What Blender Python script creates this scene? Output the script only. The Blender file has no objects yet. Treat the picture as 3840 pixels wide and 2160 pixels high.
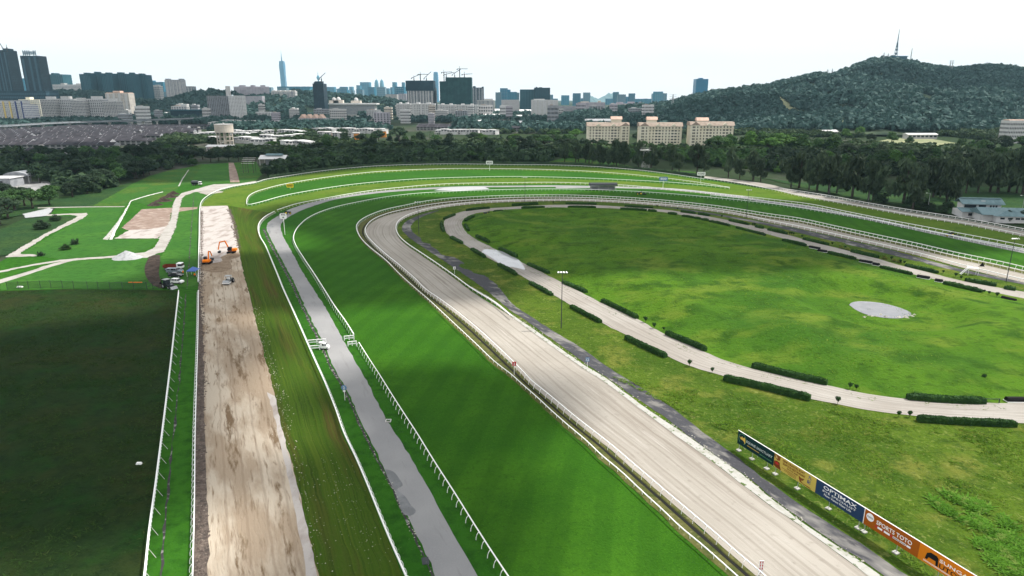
import bpy, bmesh, math, random
import numpy as np
from mathutils import Vector, Matrix
random.seed(7); RNG = np.random.default_rng(7)
sc = bpy.context.scene
col = sc.collection
PI = math.pi
# ------------------------------------------------------------------ camera, sky, sun, exposure
F = 2500.0; HC = 58.0; TH = math.atan((1080 - 365) / F)     # focal length in pixels of the 3840 wide photo, camera height, tilt
cam = bpy.data.objects.new('camera', bpy.data.cameras.new('camera')); col.objects.link(cam)
cam.location = (0, 0, HC); cam.rotation_euler = (PI / 2 - TH, 0, 0)
cam.data.sensor_width = 36; cam.data.lens = 36 * F / 3840
cam.data.clip_start = 0.5; cam.data.clip_end = 60000
sc.camera = cam
SUN_EL, SUN_AZ = math.radians(58), math.radians(76)          # azimuth clockwise from the view direction (+Y)
w = bpy.data.worlds.new('World'); sc.world = w; w.use_nodes = True
nt = w.node_tree; nt.nodes.clear()
wo = nt.nodes.new('ShaderNodeOutputWorld')
sky = nt.nodes.new('ShaderNodeTexSky'); sky.sky_type = 'NISHITA'; sky.sun_disc = False
sky.sun_elevation = SUN_EL; sky.sun_rotation = SUN_AZ; sky.dust_density = 3.0; sky.air_density = 1.5
b1 = nt.nodes.new('ShaderNodeBackground'); b1.inputs[1].default_value = 0.08
nt.links.new(sky.outputs[0], b1.inputs[0])
tc = nt.nodes.new('ShaderNodeTexCoord'); mp = nt.nodes.new('ShaderNodeMapping'); mp.inputs['Scale'].default_value = (1.6, 1.6, 7)
nz = nt.nodes.new('ShaderNodeTexNoise'); nz.inputs['Scale'].default_value = 2.2; nz.inputs['Detail'].default_value = 5
rp = nt.nodes.new('ShaderNodeValToRGB')
rp.color_ramp.elements[0].position = .38; rp.color_ramp.elements[0].color = (.95, .97, .985, 1)
rp.color_ramp.elements[1].position = .58; rp.color_ramp.elements[1].color = (1.0, 1.0, 1.0, 1)
nt.links.new(tc.outputs['Generated'], mp.inputs[0]); nt.links.new(mp.outputs[0], nz.inputs['Vector']); nt.links.new(nz.outputs[0], rp.inputs[0])
b2 = nt.nodes.new('ShaderNodeBackground'); b2.inputs[1].default_value = .92
nt.links.new(rp.outputs[0], b2.inputs[0])
mx = nt.nodes.new('ShaderNodeMixShader'); mx.inputs[0].default_value = .93
nt.links.new(b1.outputs[0], mx.inputs[1]); nt.links.new(b2.outputs[0], mx.inputs[2]); nt.links.new(mx.outputs[0], wo.inputs[0])
sun = bpy.data.lights.new('sun', 'SUN'); sun.energy = 4.6; sun.angle = math.radians(.8); sun.color = (1, .955, .88)
so = bpy.data.objects.new('sun', sun); col.objects.link(so)
SUNV = Vector((math.cos(SUN_EL) * math.sin(SUN_AZ), math.cos(SUN_EL) * math.cos(SUN_AZ), math.sin(SUN_EL)))
so.rotation_euler = SUNV.to_track_quat('Z', 'Y').to_euler(); so.location = SUNV * 400
vs = sc.view_settings; vs.view_transform = 'Standard'; vs.look = 'None'; vs.exposure = 0.5; vs.gamma = 1; vs.use_curve_mapping = False
sc.cycles.max_bounces = 5; sc.cycles.diffuse_bounces = 2; sc.cycles.glossy_bounces = 2; sc.cycles.transmission_bounces = 3
sc.cycles.volume_bounces = 0; sc.cycles.transparent_max_bounces = 4; sc.cycles.use_denoising = True
sc.cycles.caustics_reflective = False; sc.cycles.caustics_refractive = False
# ------------------------------------------------------------------ measuring: a photo pixel to a place on the ground or at a distance
CT, ST = math.cos(TH), math.sin(TH)
def ray(u, v):
    x = (u - 1920) / F; d = (v - 1080) / F
    return Vector((x, CT - d * ST, -ST - d * CT))
def P(u, v, z=0.0):
    r = ray(u, v); t = (z - HC) / r.z
    return Vector((r.x * t, r.y * t, z))
def AT(u, v, Y):
    r = ray(u, v); t = Y / r.y
    return Vector((r.x * t, Y, HC + r.z * t))
TILE = {'A': 560, 'B': 1080, 'C': 1620, 'T': 150}
def px(tile, *pts):
    y0 = TILE[tile[0]]; x0 = (int(tile[1]) - 1) * 960
    if tile == 'T4': y0 = 100
    k = 960 / 2576
    return [(x0 + x * k, y0 + y * k) for x, y in pts]
def G(pts, z=0.0): return [P(u, v, z) for u, v in pts]
def spline(pts, step):
    pts = [Vector((p[0], p[1], p[2] if len(p) > 2 else 0)) for p in pts]
    out = []
    n = len(pts)
    for i in range(n - 1):
        p0 = pts[i - 1] if i else pts[0] * 2 - pts[1]; p1 = pts[i]; p2 = pts[i + 1]; p3 = pts[i + 2] if i + 2 < n else p2 * 2 - p1
        a0, a1, a2 = [max((q - p).length, 1e-3) ** .5 for p, q in ((p0, p1), (p1, p2), (p2, p3))]
        t1, t2, t3 = a0, a0 + a1, a0 + a1 + a2
        m = max(2, int((p2 - p1).length / step * 2))
        for k in range(m):
            t = t1 + (t2 - t1) * k / m
            A1 = p0 * ((t1 - t) / t1) + p1 * (t / t1)
            A2 = p1 * ((t2 - t) / (t2 - t1)) + p2 * ((t - t1) / (t2 - t1))
            A3 = p2 * ((t3 - t) / (t3 - t2)) + p3 * ((t - t2) / (t3 - t2))
            B1 = A1 * ((t2 - t) / t2) + A2 * (t / t2)
            B2 = A2 * ((t3 - t) / (t3 - t1)) + A3 * ((t - t1) / (t3 - t1))
            out.append(B1 * ((t2 - t) / (t2 - t1)) + B2 * ((t - t1) / (t2 - t1)))
    out.append(pts[-1])
    return resample(out, step=step)
def resample(pts, step=None, n=None):
    L = [0.0]
    for a, b in zip(pts, pts[1:]): L.append(L[-1] + (b - a).length)
    if n is None: n = max(2, int(round(L[-1] / step)) + 1)
    res = []; j = 0
    for i in range(n):
        s = L[-1] * i / (n - 1)
        while j < len(L) - 2 and L[j + 1] < s: j += 1
        f = (s - L[j]) / max(L[j + 1] - L[j], 1e-9)
        res.append(pts[j].lerp(pts[j + 1], min(1, max(0, f))))
    return res
# ------------------------------------------------------------------ materials
MATS = {}
def mat(name, base, layers=(), rough=.9, bump=None, spec=.03, objrand=0.0, metallic=0.0, transl=0.0):
    m = bpy.data.materials.new(name); m.use_nodes = True; t = m.node_tree; N = t.nodes; Lk = t.links
    bs = N['Principled BSDF']; bs.inputs['Roughness'].default_value = rough; bs.inputs['Specular IOR Level'].default_value = spec
    bs.inputs['Metallic'].default_value = metallic
    tc = N.new('ShaderNodeTexCoord')
    rgb = N.new('ShaderNodeRGB'); rgb.outputs[0].default_value = (*base, 1); cur = rgb.outputs[0]
    def coord(l):
        s = tc.outputs['UV'] if l.get('co') == 'U' else tc.outputs['Object']
        mp = N.new('ShaderNodeMapping'); mp.inputs['Scale'].default_value = l.get('st', (1, 1, 1)); mp.inputs['Rotation'].default_value = (0, 0, l.get('rot', 0))
        mp.inputs['Location'].default_value = l.get('off', (0, 0, 0))
        Lk.new(s, mp.inputs[0]); return mp.outputs[0]
    for l in layers:
        k = l.get('k', 'noise')
        if k == 'wave':
            tx = N.new('ShaderNodeTexWave'); tx.inputs['Scale'].default_value = l['s']; tx.inputs['Distortion'].default_value = l.get('dist', 1)
            tx.inputs['Detail'].default_value = 2; tx.inputs['Detail Scale'].default_value = l.get('ds', 1); tx.bands_direction = l.get('dir', 'X'); o = tx.outputs['Fac']
        elif k == 'vor':
            tx = N.new('ShaderNodeTexVoronoi'); tx.inputs['Scale'].default_value = l['s']; o = tx.outputs['Distance']
        else:
            tx = N.new('ShaderNodeTexNoise'); tx.inputs['Scale'].default_value = l['s']; tx.inputs['Detail'].default_value = l.get('d', 4)
            tx.inputs['Roughness'].default_value = l.get('r', .55); tx.inputs['Distortion'].default_value = l.get('dist', 0); o = tx.outputs['Fac']
        Lk.new(coord(l), tx.inputs['Vector'])
        mr = N.new('ShaderNodeMapRange'); mr.inputs['From Min'].default_value = l.get('lo', .4); mr.inputs['From Max'].default_value = l.get('hi', .6)
        mr.inputs['To Max'].default_value = l.get('a', 1)
        Lk.new(o, mr.inputs['Value'])
        mx = N.new('ShaderNodeMix'); mx.data_type = 'RGBA'; mx.blend_type = l.get('blend', 'MIX')
        Lk.new(mr.outputs[0], mx.inputs[0]); Lk.new(cur, mx.inputs[6]); mx.inputs[7].default_value = (*l['c'], 1); cur = mx.outputs[2]
    if objrand:
        oi = N.new('ShaderNodeObjectInfo'); mr = N.new('ShaderNodeMapRange'); mr.inputs['To Min'].default_value = 1 - objrand; mr.inputs['To Max'].default_value = 1 + objrand
        Lk.new(oi.outputs['Random'], mr.inputs['Value'])
        mx = N.new('ShaderNodeMix'); mx.data_type = 'RGBA'; mx.blend_type = 'MULTIPLY'; mx.inputs[0].default_value = 1
        cb = N.new('ShaderNodeCombineColor')
        for i in range(3): Lk.new(mr.outputs[0], cb.inputs[i])
        Lk.new(cur, mx.inputs[6]); Lk.new(cb.outputs[0], mx.inputs[7]); cur = mx.outputs[2]
    Lk.new(cur, bs.inputs['Base Color'])
    if bump:
        tx = N.new('ShaderNodeTexNoise'); tx.inputs['Scale'].default_value = bump[0]; tx.inputs['Detail'].default_value = 5; tx.inputs['Roughness'].default_value = .65
        Lk.new(coord(bump[3] if len(bump) > 3 else {}), tx.inputs['Vector'])
        bp = N.new('ShaderNodeBump'); bp.inputs['Strength'].default_value = bump[1]; bp.inputs['Distance'].default_value = bump[2]
        Lk.new(tx.outputs['Fac'], bp.inputs['Height']); Lk.new(bp.outputs[0], bs.inputs['Normal'])
    if transl:
        tr = N.new('ShaderNodeBsdfTranslucent'); Lk.new(cur, tr.inputs[0]); ms = N.new('ShaderNodeMixShader'); ms.inputs[0].default_value = transl
        Lk.new(bs.outputs[0], ms.inputs[1]); Lk.new(tr.outputs[0], ms.inputs[2]); Lk.new(ms.outputs[0], N['Material Output'].inputs[0])
    MATS[name] = m; return m
def L(s, c, lo=.4, hi=.6, **k): return dict(s=s, c=c, lo=lo, hi=hi, **k)
# turf and rough grass
mat('turf', (.0240, .0890, .0056), [L(.02, (.0420, .126, .008), .40, .68, d=3), L(.09, (.019, .076, .005), .42, .74, d=4), L(.45, (.0165, .064, .0048), .48, .74, d=6, a=.5), L(1.5, (.012, .047, .004), .52, .72, d=6, a=.6), L(4.0, (.070, .172, .015), .54, .74, a=.6, d=5), L(.05, (.014, .056, .004), .45, .75, k='wave', dist=2.5, ds=.4, rot=.2, a=.28)], bump=(2.6, .9, .32))
mat('turf_green', (0.01955, 0.0851, 0.0069), [L(.03, (0.0299, 0.1081, 0.0092), .4, .68), L(.5, (0.01265, 0.0552, 0.00575), .46, .7, d=6), L(2.6, (0.0483, 0.1265, 0.01265), .55, .78, a=.45, d=5)], bump=(2.2, .7, .3))
mat('turf_worn', (.038, .074, .007), [L(.05, (.060, .054, .013), .50, .63, co='U', st=(2.0, .3, 1), d=5), L(.5, (.022, .046, .006), .46, .7, co='U', st=(3, .08, 1), d=5), L(.35, (.060, .092, .010), .54, .68, co='U', st=(3, .05, 1), d=4), L(1.8, (.085, .09, .022), .58, .76, a=.6, d=5)], bump=(2.2, .7, .3))
mat('field_dark', (0.0136, 0.0323, 0.0085), [L(.035, (0.0255, 0.0306, 0.0085), .42, .64, d=4), L(.12, (0.0102, 0.0408, 0.0068), .5, .68, d=4), L(.45, (0.00765, 0.0187, 0.00595), .44, .66, d=7, r=.68), L(2.2, (0.0357, 0.0527, 0.0153), .56, .8, a=.6, d=6)], bump=(1.4, 1.0, .5))
mat('infield', (0.05676, 0.1274, 0.009), [L(.020, (0.03096, 0.08856, 0.008), .44, .60, d=3), L(.05, (0.0903, 0.1404, 0.016), .50, .66, d=4, st=(1, 1.3, 1)), L(.16, (0.02408, 0.06696, 0.006), .50, .66, d=6), L(.6, (0.01892, 0.05184, 0.006), .55, .70, d=6, a=.7, st=(.7, 1.4, 1)), L(2.4, (0.1204, 0.1782, 0.032), .56, .8, a=.55, d=5)], bump=(.9, 1.0, .6))
mat('rough_grass', (0.0608, 0.1058, 0.01), [L(.03, (0.0342, 0.07344, 0.007), .43, .58, d=4), L(.10, (0.1092, 0.1274, 0.022), .52, .66, d=4), L(.28, (0.0323, 0.0648, 0.007), .5, .66, d=7, r=.65), L(.8, (0.1805, 0.2052, 0.06), .58, .72, d=6, a=.7, dist=1.5), L(1.1, (0.0209, 0.04752, 0.006), .54, .70, d=6, a=.7), L(2.4, (0.1425, 0.1782, 0.04), .55, .76, a=.6, d=5)], bump=(.8, 1.0, .8))
mat('lawn', (.030, .100, .016), [L(.05, (.044, .122, .018), .45, .65, d=4), L(.4, (.020, .072, .012), .46, .7, d=6), L(2.2, (.06, .135, .024), .55, .78, a=.5, d=5)], bump=(1.8, .7, .3))
mat('embankment', (.032, .098, .016), [L(.05, (.07, .11, .018), .46, .66), L(.5, (.018, .06, .010), .46, .72, d=5)], bump=(1, .7, .4))
mat('tussock', (.080, .185, .020), [L(.5, (.045, .115, .012), .42, .62, d=5), L(2.2, (.16, .23, .05), .55, .78, d=5)], bump=(.9, 1, .7))
mat('ground', (.020, .036, .014), [L(.004, (.06, .06, .05), .45, .6), L(.02, (.022, .038, .016), .45, .6), L(.1, (.055, .06, .045), .62, .74, d=5)], bump=None)
mat('town_ground', (.09, .09, .085), [L(.05, (.028, .045, .02), .42, .55, d=4), L(.3, (.16, .16, .155), .55, .7)])
# sand, roads
mat('sand', (0.268, 0.248, 0.218), [L(.03, (0.32, 0.2976, 0.264), .42, .62), L(1.0, (0.2, 0.1776, 0.152), .50, .72, co='U', st=(1.5, .015, 1), d=5), L(2.2, (0.344, 0.324, 0.292), .54, .76, co='U', st=(1.3, .03, 1), d=4), L(.165, (0.16, 0.1376, 0.112), .90, .995, k='wave', co='U', dist=1.6, ds=.5, st=(1, .02, 1), a=.42), L(1.6, (0.168, 0.148, 0.124), .58, .76, a=.55, d=6, co='U', st=(1, .5, 1))], bump=(1.0, .7, .14, dict(co='U', st=(2.2, .25, 1))))
mat('path_sand', (0.256, 0.236, 0.212), [L(.05, (0.312, 0.296, 0.272), .4, .65), L(1.0, (0.184, 0.168, 0.148), .5, .74, co='U', st=(1.6, .03, 1)), L(.24, (0.16, 0.144, 0.124), .88, .99, k='wave', co='U', dist=1.4, ds=.6, st=(1, .02, 1), a=.4), L(2, (0.16, 0.144, 0.128), .58, .8, a=.5, d=6)], bump=(1.0, .6, .12, dict(co='U', st=(2, .2, 1))))
mat('strip_sand', (0.28, 0.221, 0.1617), [L(.085, (0.392, 0.3366, 0.2673), .47, .56, d=6, r=.62, co='U', st=(1.3, .35, 1)), L(.16, (0.14, 0.09656, 0.0594), .555, .62, d=8, r=.66, co='U', st=(2.0, .30, 1), off=(3, 5, 0)), L(.7, (0.168, 0.119, 0.0792), .56, .70, d=7, co='U', st=(2.4, .2, 1)), L(3, (0.392, 0.3366, 0.2706), .58, .8, a=.5, co='U', st=(2, .5, 1)), L(.11, (0.189, 0.1394, 0.099), .92, .995, k='wave', co='U', dist=4, ds=.3, st=(1, .05, 1), a=.4)], bump=(1.3, 1.0, .25, dict(co='U', st=(1.8, .3, 1))))
mat('strip_white', (0.36, 0.3348, 0.3168), [L(.2, (0.2448, 0.2088, 0.1908), .5, .64, d=5, st=(1.4, .5, 1)), L(1.2, (0.288, 0.2376, 0.2088), .58, .75, d=5)], bump=(1.0, .8, .2))
mat('wet_sand', (.22, .165, .115), [L(.6, (.14, .10, .07), .45, .62, d=5, st=(.5, 1.6, 1)), L(2, (.33, .26, .19), .55, .75)], bump=(.9, .9, .35), rough=.7)
mat('soil', (.125, .10, .085), [L(.8, (.06, .05, .045), .42, .6, d=5), L(2.5, (.24, .2, .17), .55, .72, d=5)], bump=(1.5, 1, .3))
mat('dirt', (.23, .17, .14), [L(.25, (.34, .28, .24), .48, .66, d=4), L(.9, (.13, .095, .08), .5, .68, d=6, st=(.4, 2, 1))], bump=(.6, 1, .5, dict(st=(.4, 2, 1))))
mat('dark_dirt', (.055, .042, .036), [L(.5, (.03, .024, .02), .45, .6), L(1.5, (.13, .1, .08), .6, .75)], bump=(.8, 1, .3))
mat('gravel', (0.32, 0.308, 0.288), [L(.2, (0.264, 0.248, 0.228), .46, .62, d=5), L(.7, (0.208, 0.188, 0.168), .56, .72, d=6, a=.8), L(2.5, (0.4, 0.384, 0.36), .55, .75, a=.6)], bump=(3, .6, .1))
mat('grey_gravel', (.33, .34, .35), [L(1, (.25, .255, .26), .5, .65, d=5)], bump=(3, .7, .1))
mat('asphalt', (0.203, 0.2035, 0.2074), [L(.06, (0.245, 0.2449, 0.2448), .42, .64, d=4), L(.35, (0.168, 0.1656, 0.1666), .58, .74, d=5, co='U', st=(1.2, .3, 1)), L(4, (0.266, 0.2622, 0.2652), .5, .8, a=.5)], bump=(5, .3, .05))
mat('wet_asphalt', (.13, .135, .14), [L(.3, (.19, .193, .20), .45, .6), L(1.2, (.10, .10, .105), .58, .75)], rough=.45, bump=(3, .3, .05))
mat('old_road', (.052, .053, .060), [L(.03, (.22, .212, .20), .52, .60, d=5, r=.7, co='U', st=(1.2, .8, 1), off=(0, 6, 0)), L(.2, (.15, .145, .138), .54, .62, d=6, r=.65, co='U', st=(1, .7, 1)), L(.35, (.045, .046, .052), .55, .64, d=6, co='U', st=(1, .5, 1)), L(2.5, (.15, .145, .14), .58, .78, a=.6, d=5)], rough=.8, bump=(2, .5, .1))
mat('concrete', (.52, .51, .49), [L(.5, (.38, .37, .35), .5, .68, d=5), L(3, (.62, .61, .59), .55, .75)], bump=(5, .3, .03))
mat('kerb_white', (0.344, 0.34, 0.32), [L(.4, (0.264, 0.264, 0.224), .50, .64, d=6), L(1.1, (0.08, 0.12, 0.04), .57, .64, d=6)], bump=(3, .4, .05))
mat('drain', (.04, .04, .038), [L(.7, (.17, .17, .16), .55, .62, d=4)], bump=(2, .6, .1))
mat('lot', (.20, .20, .205), [L(.1, (.28, .28, .28), .45, .6), L(.6, (.13, .13, .13), .55, .7)])
# paint, metal, buildings
mat('white_paint', (.80, .80, .79), [L(1.5, (.66, .66, .64), .55, .75, a=.6)], rough=.45)
mat('offwhite', (.47, .465, .46), [L(.25, (.37, .365, .36), .5, .7)], objrand=.08)
mat('cream', (.70, .66, .54), [L(.08, (.62, .58, .46), .45, .65)])
mat('cream_side', (.60, .54, .40))
mat('tile_roof', (.34, .28, .235), [L(.4, (.25, .205, .17), .48, .65, d=5)], bump=(2, .4, .1))
mat('pink_roof', (.55, .40, .33), [L(.3, (.46, .32, .26), .5, .65)])
mat('dark_tile', (.046, .044, .050), [L(.3, (.040, .038, .046), .45, .6), L(1.5, (.066, .062, .068), .55, .75)], objrand=.25)
mat('brown_tile', (.20, .165, .155), [L(.4, (.15, .125, .12), .45, .6)], objrand=.2)
mat('white_wall', (.55, .55, .55), [L(.3, (.44, .44, .44), .5, .7)], objrand=.06)
mat('orange_wall', (.55, .23, .06), [L(.4, (.45, .18, .05), .5, .7)])
mat('grey_wall', (.30, .31, .33), [L(.2, (.22, .23, .25), .48, .65)])
mat('glass_dark', (.018, .024, .032), rough=.25, spec=.3)
mat('glass_blue', (.004, .13, .25), [L(.02, (.008, .16, .29), .45, .6)], rough=.3, spec=.4)
mat('tower_dark', (.018, .038, .055), [L(.05, (.026, .055, .075), .48, .62)], rough=.5)
mat('tower_rib', (.05, .10, .135), rough=.6)
mat('teal', (.018, .072, .095), [L(.03, (.03, .095, .12), .45, .62)], rough=.6)
mat('teal_rib', (.045, .12, .15), rough=.7)
mat('net_green', (.014, .048, .052), [L(.06, (.022, .065, .068), .45, .6)], rough=.9)
mat('haze_blue', (.018, .125, .20), [L(.004, (.028, .155, .23), .45, .6)], objrand=.25)  # this wall colour and the next carry painted distance haze
mat('haze_blue_light', (.06, .20, .28), objrand=.2)
mat('lilac_wall', (.40, .38, .42), [L(.05, (.33, .31, .35), .48, .6)], objrand=.06)
mat('tan_wall', (.52, .47, .41), [L(.1, (.43, .385, .34), .48, .62)])
mat('yellow_wall', (.62, .48, .18)); mat('blue_wall', (.07, .085, .20))
mat('metal_roof', (.62, .62, .62), [L(.1, (.48, .48, .48), .48, .65)], rough=.5, objrand=.2)
mat('blue_metal_roof', (.14, .21, .23), [L(.3, (.10, .16, .175), .45, .65, st=(1, .2, 1))], rough=.45)
mat('steel', (.34, .35, .36), rough=.5, metallic=.4)
mat('dark_steel', (.05, .055, .06), rough=.55)
mat('viaduct', (.17, .185, .20), [L(.2, (.12, .13, .14), .5, .65)])
mat('orange_paint', (.80, .20, .015), rough=.45)
mat('black', (.012, .012, .013), rough=.6)
mat('rubber', (.02, .02, .021), rough=.85)
mat('car_dark', (.025, .03, .035), rough=.25, spec=.5)
mat('car_silver', (.22, .26, .30), rough=.3, metallic=.3)
mat('car_white', (.82, .82, .81), rough=.3, spec=.5)
mat('rust_red', (.16, .035, .022), rough=.7)
mat('canopy_blue', (.09, .15, .40), rough=.7)
mat('canopy_white', (.72, .72, .72), rough=.6)
mat('skin', (.30, .16, .10)); mat('vest', (.9, .22, .02)); mat('trouser', (.03, .035, .05)); mat('hair', (.01, .01, .01))
# plants
def leafmat(n, a, b, c, r=.35, t=.22): return mat(n, a, [L(.18, b, .42, .62, d=3), L(1.1, c, .54, .72, d=3)], rough=.7, objrand=r, transl=t, spec=.15)
leafmat('leaf_dark', (0.02106, 0.04212, 0.02268), (0.03564, 0.06804, 0.02916), (0.0408, 0.0672, 0.0264))
leafmat('leaf_mid', (0.0297, 0.0729, 0.0216), (0.0486, 0.108, 0.027), (.064, .118, .03))
leafmat('leaf_bright', (.05, .125, .022), (.075, .16, .03), (.11, .20, .04))
leafmat('leaf_casuarina', (0.04225, 0.06825, 0.039), (0.06175, 0.09425, 0.052), (0.0975, 0.1333, 0.06825), .4)
leafmat('leaf_hazed', (0.0233, 0.06115, 0.06115), (0.04368, 0.09318, 0.08154), (0.1019, 0.1529, 0.1136), .0)  # bluish haze of distance painted into the leaf colour
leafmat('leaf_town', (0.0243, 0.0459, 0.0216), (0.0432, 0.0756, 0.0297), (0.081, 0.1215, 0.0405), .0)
leafmat('leaf_hedge', (.014, .048, .010), (.024, .07, .014), (.05, .12, .022), .15)
leafmat('leaf_yellow', (.14, .17, .03), (.2, .22, .04), (.1, .14, .03), .2)
mat('hill_soil', (.016, .028, .020), [L(.01, (.05, .068, .04), .45, .6)])
mat('clearing', (.21, .22, .13), [L(.03, (.15, .17, .09), .45, .62, d=5), L(.2, (.27, .27, .18), .55, .7)])
mat('bark', (.05, .042, .036), [L(2, (.09, .08, .07), .5, .65)], rough=.95)
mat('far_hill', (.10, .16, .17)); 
# water
wm = mat('pond_water', (.135, .138, .152), [L(.3, (.155, .158, .172), .4, .6)], rough=.06, spec=.35)
mat('brown_verge', (.085, .088, .030), [L(.4, (.05, .065, .018), .45, .62, d=6), L(1.2, (.14, .135, .06), .55, .7, d=5)], bump=(1.5, .8, .3))
mat('drain_black', (.018, .018, .016))
mat('terrace_wall', (.30, .30, .30), [L(.3, (.22, .22, .225), .48, .65)])
mat('turf_yellow', (.066, .122, .012), [L(.03, (.085, .130, .016), .42, .62, d=4), L(.12, (.045, .095, .009), .48, .68, d=5), L(.6, (.036, .075, .008), .52, .7, d=6), L(2.4, (.11, .15, .03), .56, .78, a=.5)], bump=(2, .6, .3))
mat('slope_dark', (.020, .052, .018), [L(.06, (.032, .066, .018), .45, .62, d=5), L(.5, (.011, .030, .010), .46, .68, d=6), L(2, (.045, .085, .025), .56, .76, d=5)], bump=(1, .9, .5))
mat('puddle_water', (.30, .305, .325), [L(.3, (.34, .345, .365), .4, .6)], rough=.05, spec=.5)
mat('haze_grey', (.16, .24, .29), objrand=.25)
# ------------------------------------------------------------------ mesh helpers
def mesh_np(name, V, Fc, uv=None, smooth=False):
    me = bpy.data.meshes.new(name)
    V = np.asarray(V, dtype=np.float32); Fc = np.asarray(Fc, dtype=np.int32)
    k = Fc.shape[1]
    me.vertices.add(len(V)); me.vertices.foreach_set('co', V.ravel())
    me.loops.add(Fc.size); me.loops.foreach_set('vertex_index', Fc.ravel())
    me.polygons.add(len(Fc)); me.polygons.foreach_set('loop_start', np.arange(0, Fc.size, k, dtype=np.int32))
    if uv is not None:
        ul = me.uv_layers.new(name='UVMap'); ul.data.foreach_set('uv', np.asarray(uv, dtype=np.float32)[Fc.ravel()].ravel())
    if smooth: me.polygons.foreach_set('use_smooth', np.ones(len(Fc), dtype=bool))
    me.update(calc_edges=True); me.validate()
    return me
class MB:
    def __init__(s): s.v = []; s.f = []
    def add(s, vs, fs):
        o = len(s.v); s.v += [tuple(v) for v in vs]; s.f += [tuple(i + o for i in f) for f in fs]; return s
    def box(s, x0, x1, y0, y1, z0, z1, M=None, tx=0, ty=0):     # tx, ty: taper of the top
        vs = [(x0, y0, z0), (x1, y0, z0), (x1, y1, z0), (x0, y1, z0), (x0 + tx, y0 + ty, z1), (x1 - tx, y0 + ty, z1), (x1 - tx, y1 - ty, z1), (x0 + tx, y1 - ty, z1)]
        if M is not None: vs = [M @ Vector(v) for v in vs]
        return s.add(vs, [(0, 3, 2, 1), (4, 5, 6, 7), (0, 1, 5, 4), (1, 2, 6, 5), (2, 3, 7, 6), (3, 0, 4, 7)])
    def bar(s, a, b, w, h=None, n=4):                           # a beam between two points
        a = Vector(a); b = Vector(b); d = b - a; h = h or w
        if d.length < 1e-6: return s
        z = d.normalized(); x = z.cross(Vector((0, 0, 1)))
        if x.length < 1e-3: x = Vector((1, 0, 0))
        x.normalize(); y = x.cross(z)
        if n == 4: ring = [(-.5, -.5), (.5, -.5), (.5, .5), (-.5, .5)]
        else: ring = [(.5 * math.cos(2 * PI * i / n), .5 * math.sin(2 * PI * i / n)) for i in range(n)]
        vs = [p + x * (w * c) + y * (h * e) for p in (a, b) for c, e in ring]
        return s.add(vs, [(i, (i + 1) % n, n + (i + 1) % n, n + i) for i in range(n)] + [tuple(range(n - 1, -1, -1)), tuple(range(n, 2 * n))])
    def tube(s, pts, rad, n=6, closed_ends=True):
        pts = [Vector(p) for p in pts]; rr = rad if isinstance(rad, (list, tuple)) else [rad] * len(pts)
        o = []; up = Vector((0, 0, 1))
        for i, p in enumerate(pts):
            d = (pts[min(i + 1, len(pts) - 1)] - pts[max(i - 1, 0)]).normalized()
            x = d.cross(up if abs(d.z) < .95 else Vector((1, 0, 0))).normalized(); y = x.cross(d)
            o += [p + (x * math.cos(2 * PI * k / n) + y * math.sin(2 * PI * k / n)) * rr[i] for k in range(n)]
        fs = [(i * n + k, i * n + (k + 1) % n, (i + 1) * n + (k + 1) % n, (i + 1) * n + k) for i in range(len(pts) - 1) for k in range(n)]
        if closed_ends: fs += [tuple(range(n - 1, -1, -1)), tuple((len(pts) - 1) * n + k for k in range(n))]
        return s.add(o, fs)
    def cyl(s, c, r, h, n=12, axis='z', r2=None):
        r2 = r if r2 is None else r2
        vs = []
        for q, (t, rr) in enumerate(((0, r), (h, r2))):
            for k in range(n):
                a, b = rr * math.cos(2 * PI * k / n), rr * math.sin(2 * PI * k / n)
                vs.append({'z': (c[0] + a, c[1] + b, c[2] + t), 'x': (c[0] + t, c[1] + a, c[2] + b), 'y': (c[0] + a, c[1] + t, c[2] + b)}[axis])
        return s.add(vs, [(k, (k + 1) % n, n + (k + 1) % n, n + k) for k in range(n)] + [tuple(range(n - 1, -1, -1)), tuple(range(n, 2 * n))])
    def prism(s, prof, x0, x1, M=None):                         # profile in (y, z) drawn out along x
        n = len(prof); vs = [(x, y, z) for x in (x0, x1) for y, z in prof]
        if M is not None: vs = [M @ Vector(v) for v in vs]
        return s.add(vs, [(i, (i + 1) % n, n + (i + 1) % n, n + i) for i in range(n)] + [tuple(range(n - 1, -1, -1)), tuple(range(n, 2 * n))])
    def sphere(s, c, r, nu=10, nv=6, sz=1.0):
        vs = [(c[0], c[1], c[2] - r * sz)]
        for i in range(1, nv):
            a = PI * i / nv - PI / 2
            for k in range(nu): vs.append((c[0] + r * math.cos(a) * math.cos(2 * PI * k / nu), c[1] + r * math.cos(a) * math.sin(2 * PI * k / nu), c[2] + r * sz * math.sin(a)))
        vs.append((c[0], c[1], c[2] + r * sz)); t = len(vs) - 1; fs = []
        for k in range(nu):
            fs.append((0, 1 + (k + 1) % nu, 1 + k)); fs.append((t, 1 + (nv - 2) * nu + k, 1 + (nv - 2) * nu + (k + 1) % nu))
            for i in range(nv - 2): fs.append((1 + i * nu + k, 1 + i * nu + (k + 1) % nu, 1 + (i + 1) * nu + (k + 1) % nu, 1 + (i + 1) * nu + k))
        return s.add(vs, fs)
    def mesh(s, name, smooth=False):
        me = bpy.data.meshes.new(name); me.from_pydata(s.v, [], s.f)
        if smooth: me.polygons.foreach_set('use_smooth', [True] * len(me.polygons))
        me.update(); return me
    def build(s, name, m, parent=None, smooth=False, kind=None, label=None):
        return link(name, s.mesh(name, smooth), m, parent, kind=kind, label=label)
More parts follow.
